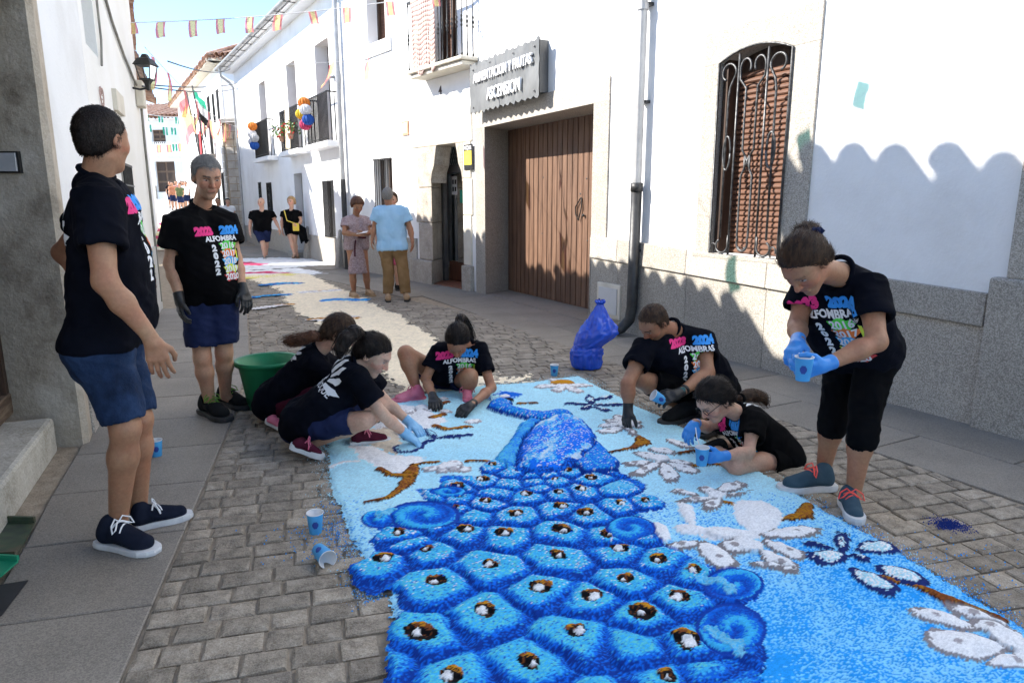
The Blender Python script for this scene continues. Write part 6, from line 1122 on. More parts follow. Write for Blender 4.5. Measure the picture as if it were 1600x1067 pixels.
        if tl:
            Ft = Field(np.min(tl, 0) - .08, np.max(tl, 0) + .08, .006); rr = o.get('tailr', [.028, .034, .032, .022, .008]); pts = [v3(p) for p in tl]
            for i in range(len(pts) - 1): Ft.cone(pts[i], pts[i + 1], rr[i], rr[i + 1], .015)
            V, Q = Ft.mesh(); N = vnorm(V, Q); V = V + N * (.006 * vn3(V, (90, 90, 40), 18))[:, None]; link_mesh('ponytail', np_mesh('ponytail', V, Q), hm if not o.get('tailmat') else o['tailmat'], ho, True)
            m = MB(); rs = random.Random(len(label))
            for k in range(120):          # loose strands
                of = [Vector((rs.gauss(0, 1), rs.gauss(0, 1), rs.gauss(0, 1))).normalized() for _ in (0, 1)]; L_ = rs.uniform(.75, 1.08); sp_ = []
                for i, p in enumerate(pts): sp_.append(Vector(p) + of[0] * rr[i] * (1.0 + .12 * i) + of[1] * .004 * i)
                m.tube(sp_[:max(3, int(len(sp_) * L_ + .5))], .0011, 3)
            tag(m.build('loose_strands', hm if not o.get('tailmat') else o['tailmat'], ho), kind='stuff')
            m = MB(); dr_ = Vector(pts[1] - pts[0]).normalized(); m.lathe(pts[0], [(.022, -.008), (.030, -.008), (.032, 0), (.030, .008), (.022, .008)], 12, dr_); m.build('hair_tie', o.get('tie', M_BLACKC), ho, smooth=True)
    # --- shirt
    if o.get('shirt'):
        Fs = Field(lo, hi, h * .85 if fine else h); e = o.get('ease', .016); torso(Fs, e, .055, 1); slv = o.get('sleeve', .58); hemp = pel + spine * o.get('hem', -.06)
        Fs.cut(hemp, -spine if 'hemn' not in P else -nrm(P['hemn'])); 
        for sd in 'LR':
            sh, el = P['sh' + sd], P['el' + sd]; en = lerp(sh, el, slv); ar = o.get('arm', 1.0) * s; Fs.cone(sh - (en - sh) * .15, en, .066 * ar + e * .4, .062 * ar + e * 1.1, .03, cap=True); Fs.cone(lerp(sh, en, .72), lerp(sh, en, 1.25), .050 * ar + e * .5, .054 * ar + e * .9, 0, 's', cap=True)
        nb = hc - U_ * .05 * hs - F0 * .02 * hs; pn_ = nrm(spine * .9 + fwd * .42); p0_ = P['nk'] + spine * .006; Fs.add(lambda X, Y, Z: (X - p0_[0]) * pn_[0] + (Y - p0_[1]) * pn_[1] + (Z - p0_[2]) * pn_[2], P['nk'] - .02, P['nk'] + .02, .13 if max((P['shL'] - p0_) @ pn_, (P['shR'] - p0_) @ pn_) < -.085 else .03, 0, 'i'); Fs.ell(P['nk'] + fwd * .055 * s - spine * .012, [side, fwd, spine], (.06 * s, .035 * s, .04 * s), .01, 's')
        V, Q = Fs.mesh(); V = smooth(V, Q, 1, .4); V = cloth(V, Q, o.get('fold', .0075), sum(map(ord, label)) % 97, o.get('folddir', (10, 10, 5))); sho = link_mesh('shirt' if not o.get('dress') else 'dress', np_mesh('shirt', V, Q), o['shirt'], root, True); o['_shirt'] = (sho, V, Q)
        if fine:                      # ribbed crew neck
            na_ = nrm(nb - P['nk']); cc_ = P['nk'] + na_ * .006; pk_ = nrm(na_ * .7 + spine * .3 + fwd * .12); e1_ = nrm(side - pk_ * (side @ pk_)); e2_ = np.cross(pk_, e1_); m = MB(); m.tube([Vector(cc_ + (e1_ * math.cos(q_) * .063 + e2_ * math.sin(q_) * .062) * s) for q_ in [2 * math.pi * k / 28 for k in range(28)]], .0125 * s, 8, True); m.build('collar', o['shirt'], sho, smooth=True)
    # --- lower clothes
    if o.get('bottom'):
        mt, t1, flare, tight = o['bottom']; Fb = Field(lo, hi, h * .9 if fine else h)
        for sd in 'LR':
            hp, kn, an = P['hp' + sd], P['kn' + sd], P['an' + sd]; e = .012 if not tight else .006; lg = o.get('leg', 1.0) * s; Fb.cone(hp - fwd * .045 * s, hp - fwd * .03 - spine * .05, .088 * s * g + e, .084 * s * g + e, .04); Fb.cone(hp, hp + spine * .11, .104 * s * g + e * .4, .092 * s * g + e * .4, .04)
            if t1 <= 1:
                en = lerp(hp, kn, t1); Fb.cone(hp, en, .092 * lg + e, (.086 + (.058 - .086) * t1) * lg + e + flare, .03, cap=False) if tight else (Fb.cone(hp, lerp(hp, en, .8), .092 * lg + e, (.088 - .03 * t1) * lg + e + flare * .8, .03), Fb.cone(lerp(hp, en, .35), en, .084 * lg + e + flare * .4, (.088 - .03 * t1) * lg + e + flare, .02, cap=True))
                ax_ = nrm(kn - hp)
                Fb.cone(en - ax_ * .02, en + ax_ * .2, (.080 - .03 * t1) * lg + e + flare - .004, .15, .006, 's', cap=True)
            else:
                en = lerp(kn, an, t1 - 1); Fb.cone(hp, kn, .090 * lg + e, .060 * lg + e + flare, .03); Fb.cone(kn, lerp(kn, en, .5), .060 * lg + e + flare, .060 * lg + e + flare, .02); r_e = (.056 if t1 < 1.5 else .05) * lg + e + flare; Fb.cone(lerp(kn, en, .4), en, .060 * lg + e + flare, r_e, .015, cap=True)
                Fb.cone(en - nrm(an - kn) * .015, en + nrm(an - kn) * .1, r_e - .005, r_e, 0, 's', cap=True)
        Fb.cut(pel + spine * .10, spine) if nrm(P['knL'] - P['hpL']) @ spine < -.5 else None; V, Q = Fb.mesh(); V = smooth(V, Q, 1, .4); V = cloth(V, Q, o.get('bfold', .007), 5 + sum(map(ord, label)) % 89, (13, 13, 7)); link_mesh(o.get('bname', 'shorts'), np_mesh('shorts', V, Q), mt, root, True)
    if o.get('skirt'):                # hanging skirt below the waist
        mt, ln, fl = o['skirt']; Fb = Field(lo - (0, 0, .2), hi, h); Fb.cone(pel + spine * .12, pel - v3((0, 0, 1)) * ln, .125 * s, .15 * s + fl, .03, flat=(fwd, .78), cap=True); V, Q = Fb.mesh(); V = cloth(V, Q, .01, 3, (16, 16, 2)); link_mesh('skirt', np_mesh('skirt', V, Q), mt, root, True)
    if o.get('shoe'):
        sm, so_, lc, st = o['shoe']
        for sd in 'LR':
            if 'heel' + sd in P: build_shoe(root, P['heel' + sd], P['toe' + sd], P['an' + sd], (sm, so_), .0045 if fine else .009, lc if fine else None, st)
    o['_root'] = root; o['_fr'] = (pel, spine, side, fwd); return root
def head_field(Fd, c, fr, s, o):
    r, f, u = fr; A = [r, f, u]; q = lambda x, y, z: c + r * x * s + f * y * s + u * z * s; v = lambda *a: np.array(a) * s; fem = o.get('fem', 0)
    Fd.ell(q(0, -.012, .035), A, v(.076, .098, .094), .01); Fd.ell(q(0, .03, -.05), A, v(.056 - .004 * fem, .060, .064), .035); Fd.ell(q(0, .066, -.098), A, v(.024, .020, .018), .03); Fd.ell(q(0, .05, .03), A, v(.062, .045, .06), .03)
    for sg in (1, -1): Fd.ell(q(sg * .038, .058, -.018), A, v(.026, .028, .030), .025)
    Fd.cone(q(-.03, .086, .037), q(.03, .086, .037), .011 * s, .011 * s, .015)
    for sg in (1, -1): Fd.ell(q(sg * .032, .098, .013), A, v(.016, .014, .010), .012, 's'); Fd.ell(q(sg * .032, .078, .013), A, v(.0135, .0125, .0115), .002)
    Fd.cone(q(0, .092, .022), q(0, .112, -.020), .0085 * s, .0125 * s, .012); 
    for sg in (1, -1): Fd.ell(q(sg * .011, .100, -.024), A, v(.008, .010, .0075), .006)
    Fd.cone(q(-.02, .087, -.048), q(.02, .087, -.048), .0075 * s, .0075 * s, .006); Fd.cone(q(-.017, .087, -.058), q(.017, .087, -.058), .0085 * s, .0085 * s, .006)
    for sg in (1, -1): Fd.ell(q(sg * .078, -.012, .002), A, v(.011, .021, .033), .008); Fd.ell(q(sg * .087, -.008, .004), A, v(.006, .011, .020), .004, 's')
# flat prints on a shirt -------------------------------------------------
def print_on(o, items, centre, xdir, ydir, name='print', normal=None):
    """items: (text or polygon list, x, y, size, colour material, bold)"""
    sho, V, Q = o['_shirt']; bvh = BVHTree.FromPolygons([Vector(p) for p in V], [tuple(int(i) for i in q) for q in Q]); X = Vector(nrm(xdir)); Yv = Vector(nrm(ydir)); Yv = (Yv - X * X.dot(Yv)).normalized(); N = X.cross(Yv) if normal is None else Vector(nrm(normal)); c = Vector(centre)
    for it in items:
        txt, x, y, size, mt, bold = it[:6]; rot = it[6] if len(it) > 6 else 0; xs = it[7] if len(it) > 7 else 1
        if isinstance(txt, str): me = text_mesh(txt, size, bold)
        else: me = bpy.data.meshes.new('motif'); n = len(txt); me.from_pydata([(a * size, b * size, 0) for a, b in txt], [], [tuple(range(n))])
        bm = bmesh.new(); bm.from_mesh(me); bpy.data.meshes.remove(me)
        if isinstance(txt, str): bmesh.ops.translate(bm, verts=bm.verts, vec=(0, -size * .35, 0))
        bmesh.ops.scale(bm, vec=(xs, 1, 1), verts=bm.verts); bmesh.ops.rotate(bm, cent=(0, 0, 0), matrix=Matrix.Rotation(rot, 3, 'Z'), verts=bm.verts); bmesh.ops.translate(bm, verts=bm.verts, vec=(x, y, 0)); bmesh.ops.triangulate(bm, faces=bm.faces)
        xsv = [v.co.x for v in bm.verts]; ysv = [v.co.y for v in bm.verts]
        for lo_, hi_, ax in ((min(xsv), max(xsv), 0), (min(ysv), max(ysv), 1)):
            k = math.floor(lo_ / .016)
            while k * .016 < hi_:
                co = [0, 0, 0]; co[ax] = k * .016; no = [0, 0, 0]; no[ax] = 1; bmesh.ops.bisect_plane(bm, geom=bm.verts[:] + bm.edges[:] + bm.faces[:], plane_co=co, plane_no=no); k += 1
        dead = []; lay = it[8] if len(it) > 8 else 0
        for v in bm.verts:
            p = c + X * v.co.x + Yv * v.co.y; hit = bvh.ray_cast(p + N * .4, -N, .8)
            if hit[0] is None or hit[1].dot(N) < .08: dead.append(v)
            else: v.co = hit[0] + hit[1] * (.0022 + .0008 * lay)
        bmesh.ops.delete(bm, geom=dead, context='VERTS')
        if len(bm.faces) == 0: bm.free(); continue
        me = bpy.data.meshes.new(name); bm.to_mesh(me); bm.free(); link_mesh(name, me, mt, sho)
INK = {k: mat('ink_' + k, [c], rough=.75) for k, c in dict(pink=C(.75, .03, .20), blue=C(.03, .28, .75), white=C(.75), green=C(.08, .65, .06), orange=C(.8, .18, .03), cyan=C(.05, .40, .75), lime=C(.60, .72, .06), red=C(.55, .05, .05)).items()}
BLOT = [(math.cos(a) * (1 + .25 * math.sin(3 * a + 1)), .42 * math.sin(a) * (1 + .3 * math.sin(5 * a))) for a in [2 * math.pi * k / 18 for k in range(18)]]
def chest_print(o, centre, xdir, ydir, full=True, k=1.0, s_end=True, normal=None):
    W = INK; it = [('2023', -.10 * k, .155 * k, .075 * k, W['pink'], .006), ('2024', .10 * k, .155 * k, .075 * k, W['blue'], .006), ('ALFOMBRAS' if s_end else 'ALFOMBRA', .02 * k, .098 * k, .050 * k, W['white'], .002)]
    cols = ('green', 'orange', 'cyan', 'lime', 'red')
    if full:
        for i, y in enumerate('20162017201820192020'[j:j + 4] for j in range(0, 20, 4)):
            yy_ = (.045 - i * .056) * k; it.append((BLOT, .06 * k, yy_, .075 * k, W[cols[i]], 0, 0, 1, 0)); it.append((y, .06 * k, yy_, .060 * k, W['white'], .002, 0, 1, 2))
            if i < 4: it.append(('2022'[i], -.058 * k, yy_ - .012 * k, .060 * k, W['white'], .004))
        it.append(([(-.1, -1), (.1, -1), (.25, 1), (-.05, 1)], .135 * k, .0, .06 * k, W['lime'], 0))
    print_on(o, it, centre, xdir, ydir, 'chest_print', normal)
def back_print(o, centre, xdir, ydir, k=1.0, normal=None):
    it = []
    for j in range(9):
        a = R(180 - 22.5 * j); ca, sa = math.cos(a), math.sin(a); L0, L1 = .045, .125; q = []
        for rr_, w in ((L0, .006), (L0 + .04, .010), (L1 - .02, .014), (L1, .006)): q.append((ca * rr_ - sa * w, sa * rr_ + ca * w))
        for rr_, w in ((L1 - .012, -.004), (L1 - .03, -.014), (L0 + .04, -.010), (L0, -.006)): q.append((ca * rr_ - sa * w, sa * rr_ + ca * w))
        it.append(([(x * k, y * k) for x, y in q], 0, 0, 1, INK['white'], 0))
    it.append(('DE SAN ROQUE', 0, -.012 * k, .034 * k, INK['white'], .001, 0, .85)); print_on(o, it, centre, xdir, ydir, 'back_print', normal)
# ================================================================ THE PEOPLE OF THE PHOTOGRAPH
def Q3(**k): return {n: (J(*q) if len(q) == 3 else q[0]) for n, q in k.items()}
def feet(P, **k):
    for n, (px, py, z) in k.items(): P[n] = G(px, py, z)
def zup(a, dz=0, dx=0, dy=0): return Vector(a) + Vector((dx, dy, dz))
def midp(a, b): return (v3(a) + v3(b)) / 2
# 1 man standing at the left, back turned
P = Q3(hd=(160, 222, 2.86), nk=(150, 272, 2.86), shR=(152, 312, 2.70), shL=(170, 304, 3.04), elR=(164, 440, 2.60), wrR=(238, 530, 2.66), hnR=(249, 570, 2.655), elL=(98, 395, 3.22), wrL=(165, 470, 3.20), hnL=(190, 475, 3.14), hpR=(160, 545, 2.76), hpL=(178, 540, 2.94), knR=(196, 668, 2.72), knL=(216, 655, 2.90), anR=(184, 820, 2.78), anL=(216, 796, 2.96))
feet(P, heelR=(156, 850, 0), toeR=(247, 866, 0), heelL=(203, 830, 0), toeL=(301, 806, 0)); P['look'] = (.20, .97, -.02); P['up'] = (0, 0, 1); P['chest'] = (1, .1, 0); P['palmR'] = (-.35, .9, 0); P['palmL'] = (0, -1, 0)
o1 = dict(h=.009, belly=.085, girth=1.08, arm=1.08, leg=1.02, hs=1.0, skin='tan', hair=(M_HAIRD, 'short'), shirt=M_NAVY, sleeve=.60, hem=.01, ease=.02, bottom=(M_DENIM, .93, .008, False), bname='shorts', shoe=(M_SHOEN, M_SOLEW, M_LACEW, 'plim'), curlR=.42)
person('person', 'man seen from behind in navy shirt, denim shorts and canvas shoes beside the left wall', P, o1)
pel, sp_, sd_, fw = o1['_fr']; c0 = lerp(pel, midp(P['shL'], P['shR']), .72)
chest_print(o1, c0 + fw * .1, sd_, sp_, normal=fw); back_print(o1, c0 - fw * .1 + sp_ * .02, -sd_, sp_, 1.25, normal=-fw)
# rolled hem and belt loop details come with the shorts; wrist stays bare
# 2 grey haired man facing the street
P = Q3(hd=(323, 279, 4.58), nk=(314, 320, 4.66), shR=(274, 346, 4.46), shL=(353, 342, 4.78), elR=(266, 412, 4.46), wrR=(281, 466, 4.42), hnR=(281, 488, 4.40), elL=(368, 404, 4.74), wrL=(379, 452, 4.66), hnL=(387, 474, 4.62), hpR=(310, 470, 4.60), hpL=(346, 468, 4.66), knR=(316, 560, 4.56), knL=(350, 552, 4.66), anR=(328, 632, 4.62), anL=(352, 618, 4.78))
feet(P, heelR=(316, 644, 0), toeR=(358, 660, 0), heelL=(342, 630, 0), toeL=(390, 641, 0)); P['look'] = (.60, -.68, -.28); P['chest'] = (.45, -.9, 0); P['palmR'] = (.7, .6, 0); P['palmL'] = (-.7, .5, 0)
o2 = dict(h=.010, belly=.05, girth=1.04, hs=1.05, skin='mid', hair=(M_HAIRG, 'short'), tuft=.022, hairline=.082, recede=.022, stubble=.25, brow=c_(.08, .06, .05), shirt=M_BLACKC, sleeve=.62, hem=-.03, ease=.02, bottom=(M_NAVYSH, .80, .022, False), shoe=(M_SHOEB, M_SOLEB, M_SOLEG, 'run'), glove=M_GLOVEB, curl=.5)
person('person', 'grey haired man in black printed shirt and navy shorts standing by the left house', P, o2)
pel, sp_, sd_, fw = o2['_fr']; c0 = lerp(pel, midp(P['shL'], P['shR']), .60); chest_print(o2, c0 + fw * .1 + sd_ * .02, sd_, sp_, k=.92, s_end=False, normal=fw)
# 3 crouching woman, nearest at the left
P = Q3(hd=(582, 556, 4.00), nk=(553, 566, 3.98), shR=(556, 590, 3.84), shL=(566, 578, 4.16), elR=(598, 648, 3.82), wrR=(634, 678, 3.92), hnR=(652, 690, 3.98), elL=(600, 625, 4.2), wrL=(640, 660, 4.25), hnL=(655, 672, 4.22), hpR=(474, 664, 3.90), hpL=(478, 654, 4.06), knR=(571, 656, 3.82), knL=(592, 636, 4.16), anR=(474, 697, 3.96), anL=(560, 676, 4.10))
feet(P, heelR=(452, 700, .085), toeR=(504, 718, 0), heelL=(548, 697, 0), toeL=(611, 692, 0)); P['look'] = (.80, -.12, -.52); P['up'] = (.4, 0, .9); P['chest'] = (.6, 0, -.8); P['palmR'] = (0, 0, -1); P['palmL'] = (0, 0, -1)
tl = [J(566, 524, 3.98), J(554, 519, 3.92), J(540, 529, 3.88), J(532, 545, 3.86), J(530, 558, 3.86)]
o3 = dict(arm=.90, h=.009, s=.93, girth=.98, leg=.98, skin='fair', fem=1, hair=(M_HAIRD, 'tail'), tailpts=tl, tailr=[.026, .04, .042, .034, .012], shirt=M_NAVY, sleeve=.66, hem=-.09, ease=.024, bottom=(M_NAVYSH, .82, .008, False), shoe=(M_SHOEM, M_SOLEW, M_SHOEP, 'run'), glove=M_GLOVELB, curl=.45, fold=.007)
person('person', 'crouching woman with dark ponytail reaching over the carpet in a pale blue glove', P, o3)
pel, sp_, sd_, fw = o3['_fr']; c0 = lerp(pel, midp(P['shL'], P['shR']), .66); nn = nrm(-fw + v3((-.1, -.8, .3))); back_print(o3, c0 - fw * .1 + v3(P['shR'] - P['shL']) * .18, -sd_, sp_, 1.75, normal=nn)
# 4 woman crouching behind her
P = Q3(hd=(530, 522, 4.46), nk=(498, 545, 4.46), shR=(488, 566, 4.34), shL=(500, 556, 4.62), elR=(540, 615, 4.36), wrR=(575, 640, 4.45), hnR=(590, 650, 4.5), elL=(545, 600, 4.7), wrL=(590, 630, 4.7), hnL=(604, 640, 4.7), hpR=(428, 632, 4.40), hpL=(434, 622, 4.56), knR=(520, 622, 4.30), knL=(525, 610, 4.66), anR=(432, 652, 4.44), anL=(505, 655, 4.62))
feet(P, heelR=(415, 660, .06), toeR=(448, 676, 0), heelL=(495, 665, 0), toeL=(545, 665, 0)); P['look'] = (.8, .1, -.5); P['up'] = (.4, 0, .9); P['chest'] = (.6, 0, -.8)
tl = [J(500, 526, 4.42), J(487, 525, 4.38), J(470, 530, 4.36), J(456, 533, 4.36), J(445, 534, 4.36)]
o4 = dict(arm=.90, h=.011, s=.93, skin='fair', fem=1, hair=(M_HAIRB, 'tail'), tailpts=tl, tailr=[.03, .036, .034, .03, .014], tailmat=M_HAIRAUB, shirt=M_NAVY, sleeve=.66, hem=-.09, ease=.024, bottom=(M_SHOEM, .85, .01, False), shoe=(M_SHOEP, M_SOLEW, None, 'run'), glove=M_GLOVEB)
person('person', 'crouching woman with brown ponytail half hidden beside the green tub', P, o4)
pel, sp_, sd_, fw = o4['_fr']; c0 = lerp(pel, midp(P['shL'], P['shR']), .85); back_print(o4, c0 - fw * .1, -sd_, sp_, 1.1, normal=-fw)
# 5 woman crouching in the middle
P = Q3(hd=(715, 533, 4.98), nk=(727, 536, 5.17), shR=(684, 549, 5.10), shL=(749, 545, 5.14), elR=(665, 592, 5.02), wrR=(677, 621, 4.88), hnR=(679, 638, 4.84), elL=(768, 606, 4.98), wrL=(737, 632, 4.80), hnL=(721, 645, 4.76), hpR=(694, 592, 5.36), hpL=(716, 594, 5.38), knR=(634, 552, 5.10), knL=(734, 588, 4.98), anR=(651, 608, 5.04), anL=(730, 616, 5.08))
feet(P, heelR=(664, 625, 0), toeR=(612, 631, 0), heelL=(729, 616, .02), toeL=(731, 632, 0)); P['look'] = (-.08, -.62, -.78); P['up'] = (0, -.7, .72); P['chest'] = (-.1, -.8, -.5); P['palmR'] = (0, 0, -1); P['palmL'] = (-.4, 0, -.9)
tl = [J(717, 506, 5.02), J(719, 497, 5.05), J(724, 500, 5.14), J(733, 514, 5.20), J(740, 528, 5.20)]
o5 = dict(arm=.90, h=.0095, s=.95, leg=1.12, skin='tan', fem=1, hair=(M_HAIRD, 'tail'), tailpts=tl, tailr=[.03, .03, .028, .022, .01], shirt=M_NAVY, sleeve=.62, hem=-.02, ease=.018, bottom=(M_NAVYSH, .45, .01, False), shoe=(M_SHOEP, M_SHOEP, M_SHOEP, 'run'), glove=M_GLOVEB, curl=.7)
person('person', 'woman with high ponytail and pink shoes crouching at the peacock head in black gloves', P, o5)
pel, sp_, sd_, fw = o5['_fr']; c0 = lerp(pel, midp(P['shL'], P['shR']), .72); chest_print(o5, c0 + fw * .1, sd_, sp_, k=.9, normal=nrm(fw + v3((0, -.5, .2))))
# 6 man crouching at the right
P = Q3(hd=(1022, 506, 4.50), nk=(1050, 512, 4.62), shR=(1006, 543, 4.50), shL=(1098, 530, 4.66), elR=(981, 600, 4.30), wrR=(982, 638, 4.28), hnR=(979, 655, 4.26), elL=(1106, 582, 4.46), wrL=(1060, 616, 4.26), hnL=(1038, 622, 4.22), hpR=(1108, 618, 4.70), hpL=(1132, 612, 4.86), knR=(1000, 592, 4.44), knL=(1112, 604, 4.36), anR=(1066, 636, 4.62), anL=(1110, 660, 4.42))
feet(P, heelR=(1088, 652, 0), toeR=(1031, 666, 0), heelL=(1128, 672, .03), toeL=(1088, 687, 0)); P['look'] = (-.62, -.40, -.66); P['up'] = (-.3, -.3, .9); P['chest'] = (-.5, -.8, -.2); P['palmR'] = (.3, 0, -.9); P['palmL'] = (-.2, .6, -.7)
o6 = dict(h=.0095, girth=1.06, arm=1.08, belly=.04, skin='dark', hair=(M_HAIRB, 'short'), hairline=.105, recede=.02, stubble=.35, shirt=M_NAVY, sleeve=.55, hem=-.04, ease=.02, bottom=(M_BLACKC, .86, .02, False), shoe=(M_SHOEB, M_SOLEB, None, 'run'), glove=M_GLOVEB, curlR=.5, curlL=.75)
person('person', 'crouching man with thinning hair, dark printed shirt and black gloves beside the wall', P, o6)
pel, sp_, sd_, fw = o6['_fr']; c0 = lerp(pel, midp(P['shL'], P['shR']), .72); chest_print(o6, c0 + fw * .1 - sd_ * .03, sd_, sp_, k=.95, normal=nrm(fw + v3((-.1, -.7, .1))))
m = MB(); m.lathe(lerp(P['wrL'], P['elL'], .2), [(.031, -.012), (.035, -.012), (.035, .012), (.031, .012)], 16, tuple(v3(P['elL']) - v3(P['wrL']))); wt = m.build('wrist_watch', M_BLACK, None, smooth=True); tag(wt, 'black sports watch on the wrist of the crouching man', 'watch')
m = MB(); wc = Vector(lerp(P['wrL'], P['elL'], .2)) + Vector((-.02, -.035, .01)); m.lathe(wc, [(.0, 0), (.019, 0), (.019, .008), (.016, .010), (0, .010)], 14, (-.3, -.9, .25)); m.build('dial', mat('teal_dial', [C(.02, .09, .09), C(.03, .14, .13)], 9, 2, rough=.3), wt)
# 7 girl sitting on the ground
P = Q3(hd=(1117, 626, 3.72), nk=(1152, 643, 3.80), shR=(1136, 652, 3.96), shL=(1178, 655, 3.70), elR=(1104, 668, 3.92), wrR=(1086, 660, 3.74), hnR=(1078, 672, 3.70), elL=(1170, 706, 3.54), wrL=(1128, 713, 3.46), hnL=(1104, 716, 3.44), hpR=(1214, 714, 3.92), hpL=(1222, 718, 3.74), knR=(1130, 700, 4.02), knL=(1150, 728, 3.52), anR=(1150, 716, 3.80), anL=(1122, 704, 3.82))
feet(P, heelR=(1150, 722, 0), toeR=(1100, 712, 0), heelL=(1136, 702, .03), toeL=(1092, 706, .02)); P['look'] = (-.70, -.34, -.62); P['up'] = (-.35, -.1, .92); P['chest'] = (-.8, -.4, -.2); P['palmR'] = (.2, .3, -.9); P['palmL'] = (-.1, .85, .2)
tl = [J(1158, 622, 3.84), J(1168, 618, 3.87), J(1180, 618, 3.88), J(1192, 622, 3.88), J(1198, 632, 3.87)]
o7 = dict(arm=.90, h=.009, s=.84, hs=.96, leg=1.02, skin='fair', fem=1, hair=(M_HAIRD, 'tail'), tailpts=tl, tailr=[.026, .034, .032, .026, .01], tailmat=M_HAIRB, shirt=M_BLACKC, sleeve=.62, hem=-.05, ease=.024, bottom=(M_BLACKC, .38, .015, False), shoe=(M_SHOEB, M_SOLEB, None, 'plim'), glove=M_GLOVEBL, curlL=.8, curlR=.7)
person('person', 'girl with dark ponytail sitting cross legged by the carpet with blue gloves', P, o7)
pel, sp_, sd_, fw = o7['_fr']; c0 = lerp(pel, midp(P['shL'], P['shR']), .72); chest_print(o7, c0 + fw * .1, sd_, sp_, k=.8, normal=nrm(fw + v3((0, -.6, 0)))); back_print(o7, c0 - fw * .1 + sp_ * .08, -sd_, sp_, .9, normal=-fw)
# glasses of the girl
fr_ = head_frame({k: v3(q) for k, q in P.items() if k in ('look', 'up')}); m = MB(); hc_ = v3(P['hd'])
for sg in (1, -1):
    cc = hc_ + (fr_[0] * .032 * sg + fr_[1] * .105 + fr_[2] * .012) * .96; m.tube([Vector(cc + fr_[0] * .022 * math.cos(a) + fr_[2] * .018 * math.sin(a)) for a in [2 * math.pi * k / 12 for k in range(12)]], .0022, 5, True); m.tube([Vector(cc + fr_[0] * .022 * sg), Vector(hc_ + fr_[0] * .082 * sg + fr_[2] * .014)], .0022, 5)
tag(m.build('glasses', M_BLACK), 'thin dark framed glasses worn by the sitting girl', 'glasses')
# 8 woman standing at the right, bent over a cup
P = Q3(hd=(1260, 414, 2.86), nk=(1312, 422, 3.02), shR=(1262, 446, 3.24), shL=(1358, 446, 2.98), elR=(1246, 508, 3.16), wrR=(1248, 534, 2.98), hnR=(1240, 548, 2.93), elL=(1370, 534, 2.82), wrL=(1290, 570, 2.74), hnL=(1262, 578, 2.72), hpR=(1318, 556, 3.34), hpL=(1368, 554, 3.18), knR=(1302, 652, 3.34), knL=(1348, 668, 3.10), anR=(1286, 738, 3.42), anL=(1334, 770, 3.14))
feet(P, heelR=(1303, 764, 0), toeR=(1215, 768, 0), heelL=(1318, 786, 0), toeL=(1341, 822, 0)); P['look'] = (-.50, -.36, -.79); P['up'] = (-.6, -.3, .74); P['chest'] = (-.7, -.65, -.2); P['palmR'] = (0, -.3, -.9); P['palmL'] = (.1, .7, .3)
o8 = dict(h=.0085, s=.95, girth=1.04, bust=1, arm=1.05, leg=1.0, hs=1.0, skin='tan', fem=1, hair=(M_HAIRB, 'bun'), bunpos=J(1261, 368, 2.90), hairline=.09, shirt=M_NAVY, sleeve=.60, hem=-.07, ease=.02, fold=.006, bottom=(M_BLACKC, 1.28, .004, True), bname='leggings', shoe=(M_SHOEG, M_SOLEW, M_LACEC, 'run'), glove=M_GLOVEBL, curlL=.85, curlR=.9)
person('person', 'woman with hair bun bending over a paper cup in blue gloves and cropped leggings', P, o8)
pel, sp_, sd_, fw = o8['_fr']; c0 = lerp(pel, midp(P['shL'], P['shR']), .66); chest_print(o8, c0 + fw * .1, sd_, sp_, k=.95, normal=nrm(fw + v3((.1, -.6, 0)))); back_print(o8, c0 - fw * .1 + sp_ * .1, -sd_, sp_, 1.1, normal=-fw)
m = MB(); bc_ = Vector(J(1274, 364, 2.86))
for k in range(7): a = k * .9; m.tube([bc_ + Vector((.012 * math.cos(a), .012 * math.sin(a), -.01)), bc_ + Vector((.03 * math.cos(a + .2), .026 * math.sin(a + .2), .010)), bc_ + Vector((.014 * math.cos(a + .5), .014 * math.sin(a + .5), .018))], .010, 6)
tag(m.build('hair_scrunchie', M_NAVYSH, None, smooth=True), 'navy scrunchie round the hair bun of the standing woman', 'scrunchie')
# people farther along ----------------------------------------------
def simple(Y, spec, look, chest, o, label, sole=(M_SOLEB,)):
    P = {}
    for k, q in spec.items(): P[k] = J(q[0], q[1], Y + (q[2] if len(q) > 2 else 0))
    P['look'] = look; P['chest'] = chest; o.setdefault('fine', False); o.setdefault('h', .014)
    for sd in 'LR':
        if 'toe' + sd in spec:
            a = spec['toe' + sd]; b = spec['heel' + sd]; P['toe' + sd] = G(*a[:2]); P['heel' + sd] = G(*b[:2])
            if (P['toe' + sd] - P['heel' + sd]).length > .3: P['toe' + sd] = P['heel' + sd] + (P['toe' + sd] - P['heel' + sd]).normalized() * .27
    person('person', label, P, o); return P
# woman in a dotted dress
P9 = simple(11.1, dict(hd=(558, 322), nk=(556, 336, .05), shR=(541, 344, -.12), shL=(572, 344, .14), elR=(538, 364, -.22), wrR=(557, 367, -.32), hnR=(565, 366, -.34), elL=(577, 364, .05), wrL=(569, 366, -.22), hnL=(565, 363, -.3), hpR=(549, 386, -.05), hpL=(566, 386, .05), knR=(551, 430, -.05), knL=(572, 429, .05), anR=(553, 458, .02), anL=(575, 456, .1), heelR=(548, 464), toeR=(560, 467), heelL=(573, 461), toeL=(585, 464)), (.45, -.7, -.5), (.5, -.9, 0), dict(s=.93, skin='tan', fem=1, h=.012, hair=(M_HAIRAUB, 'puff'), shirt=M_DRESS, dress=True, sleeve=.55, hem=-.05, ease=.02, skirt=(M_DRESS, .42, .03), shoe=(M_TAN, M_TAN, None, 'plim')), 'older woman in a dotted knee length dress looking at papers in her hands')
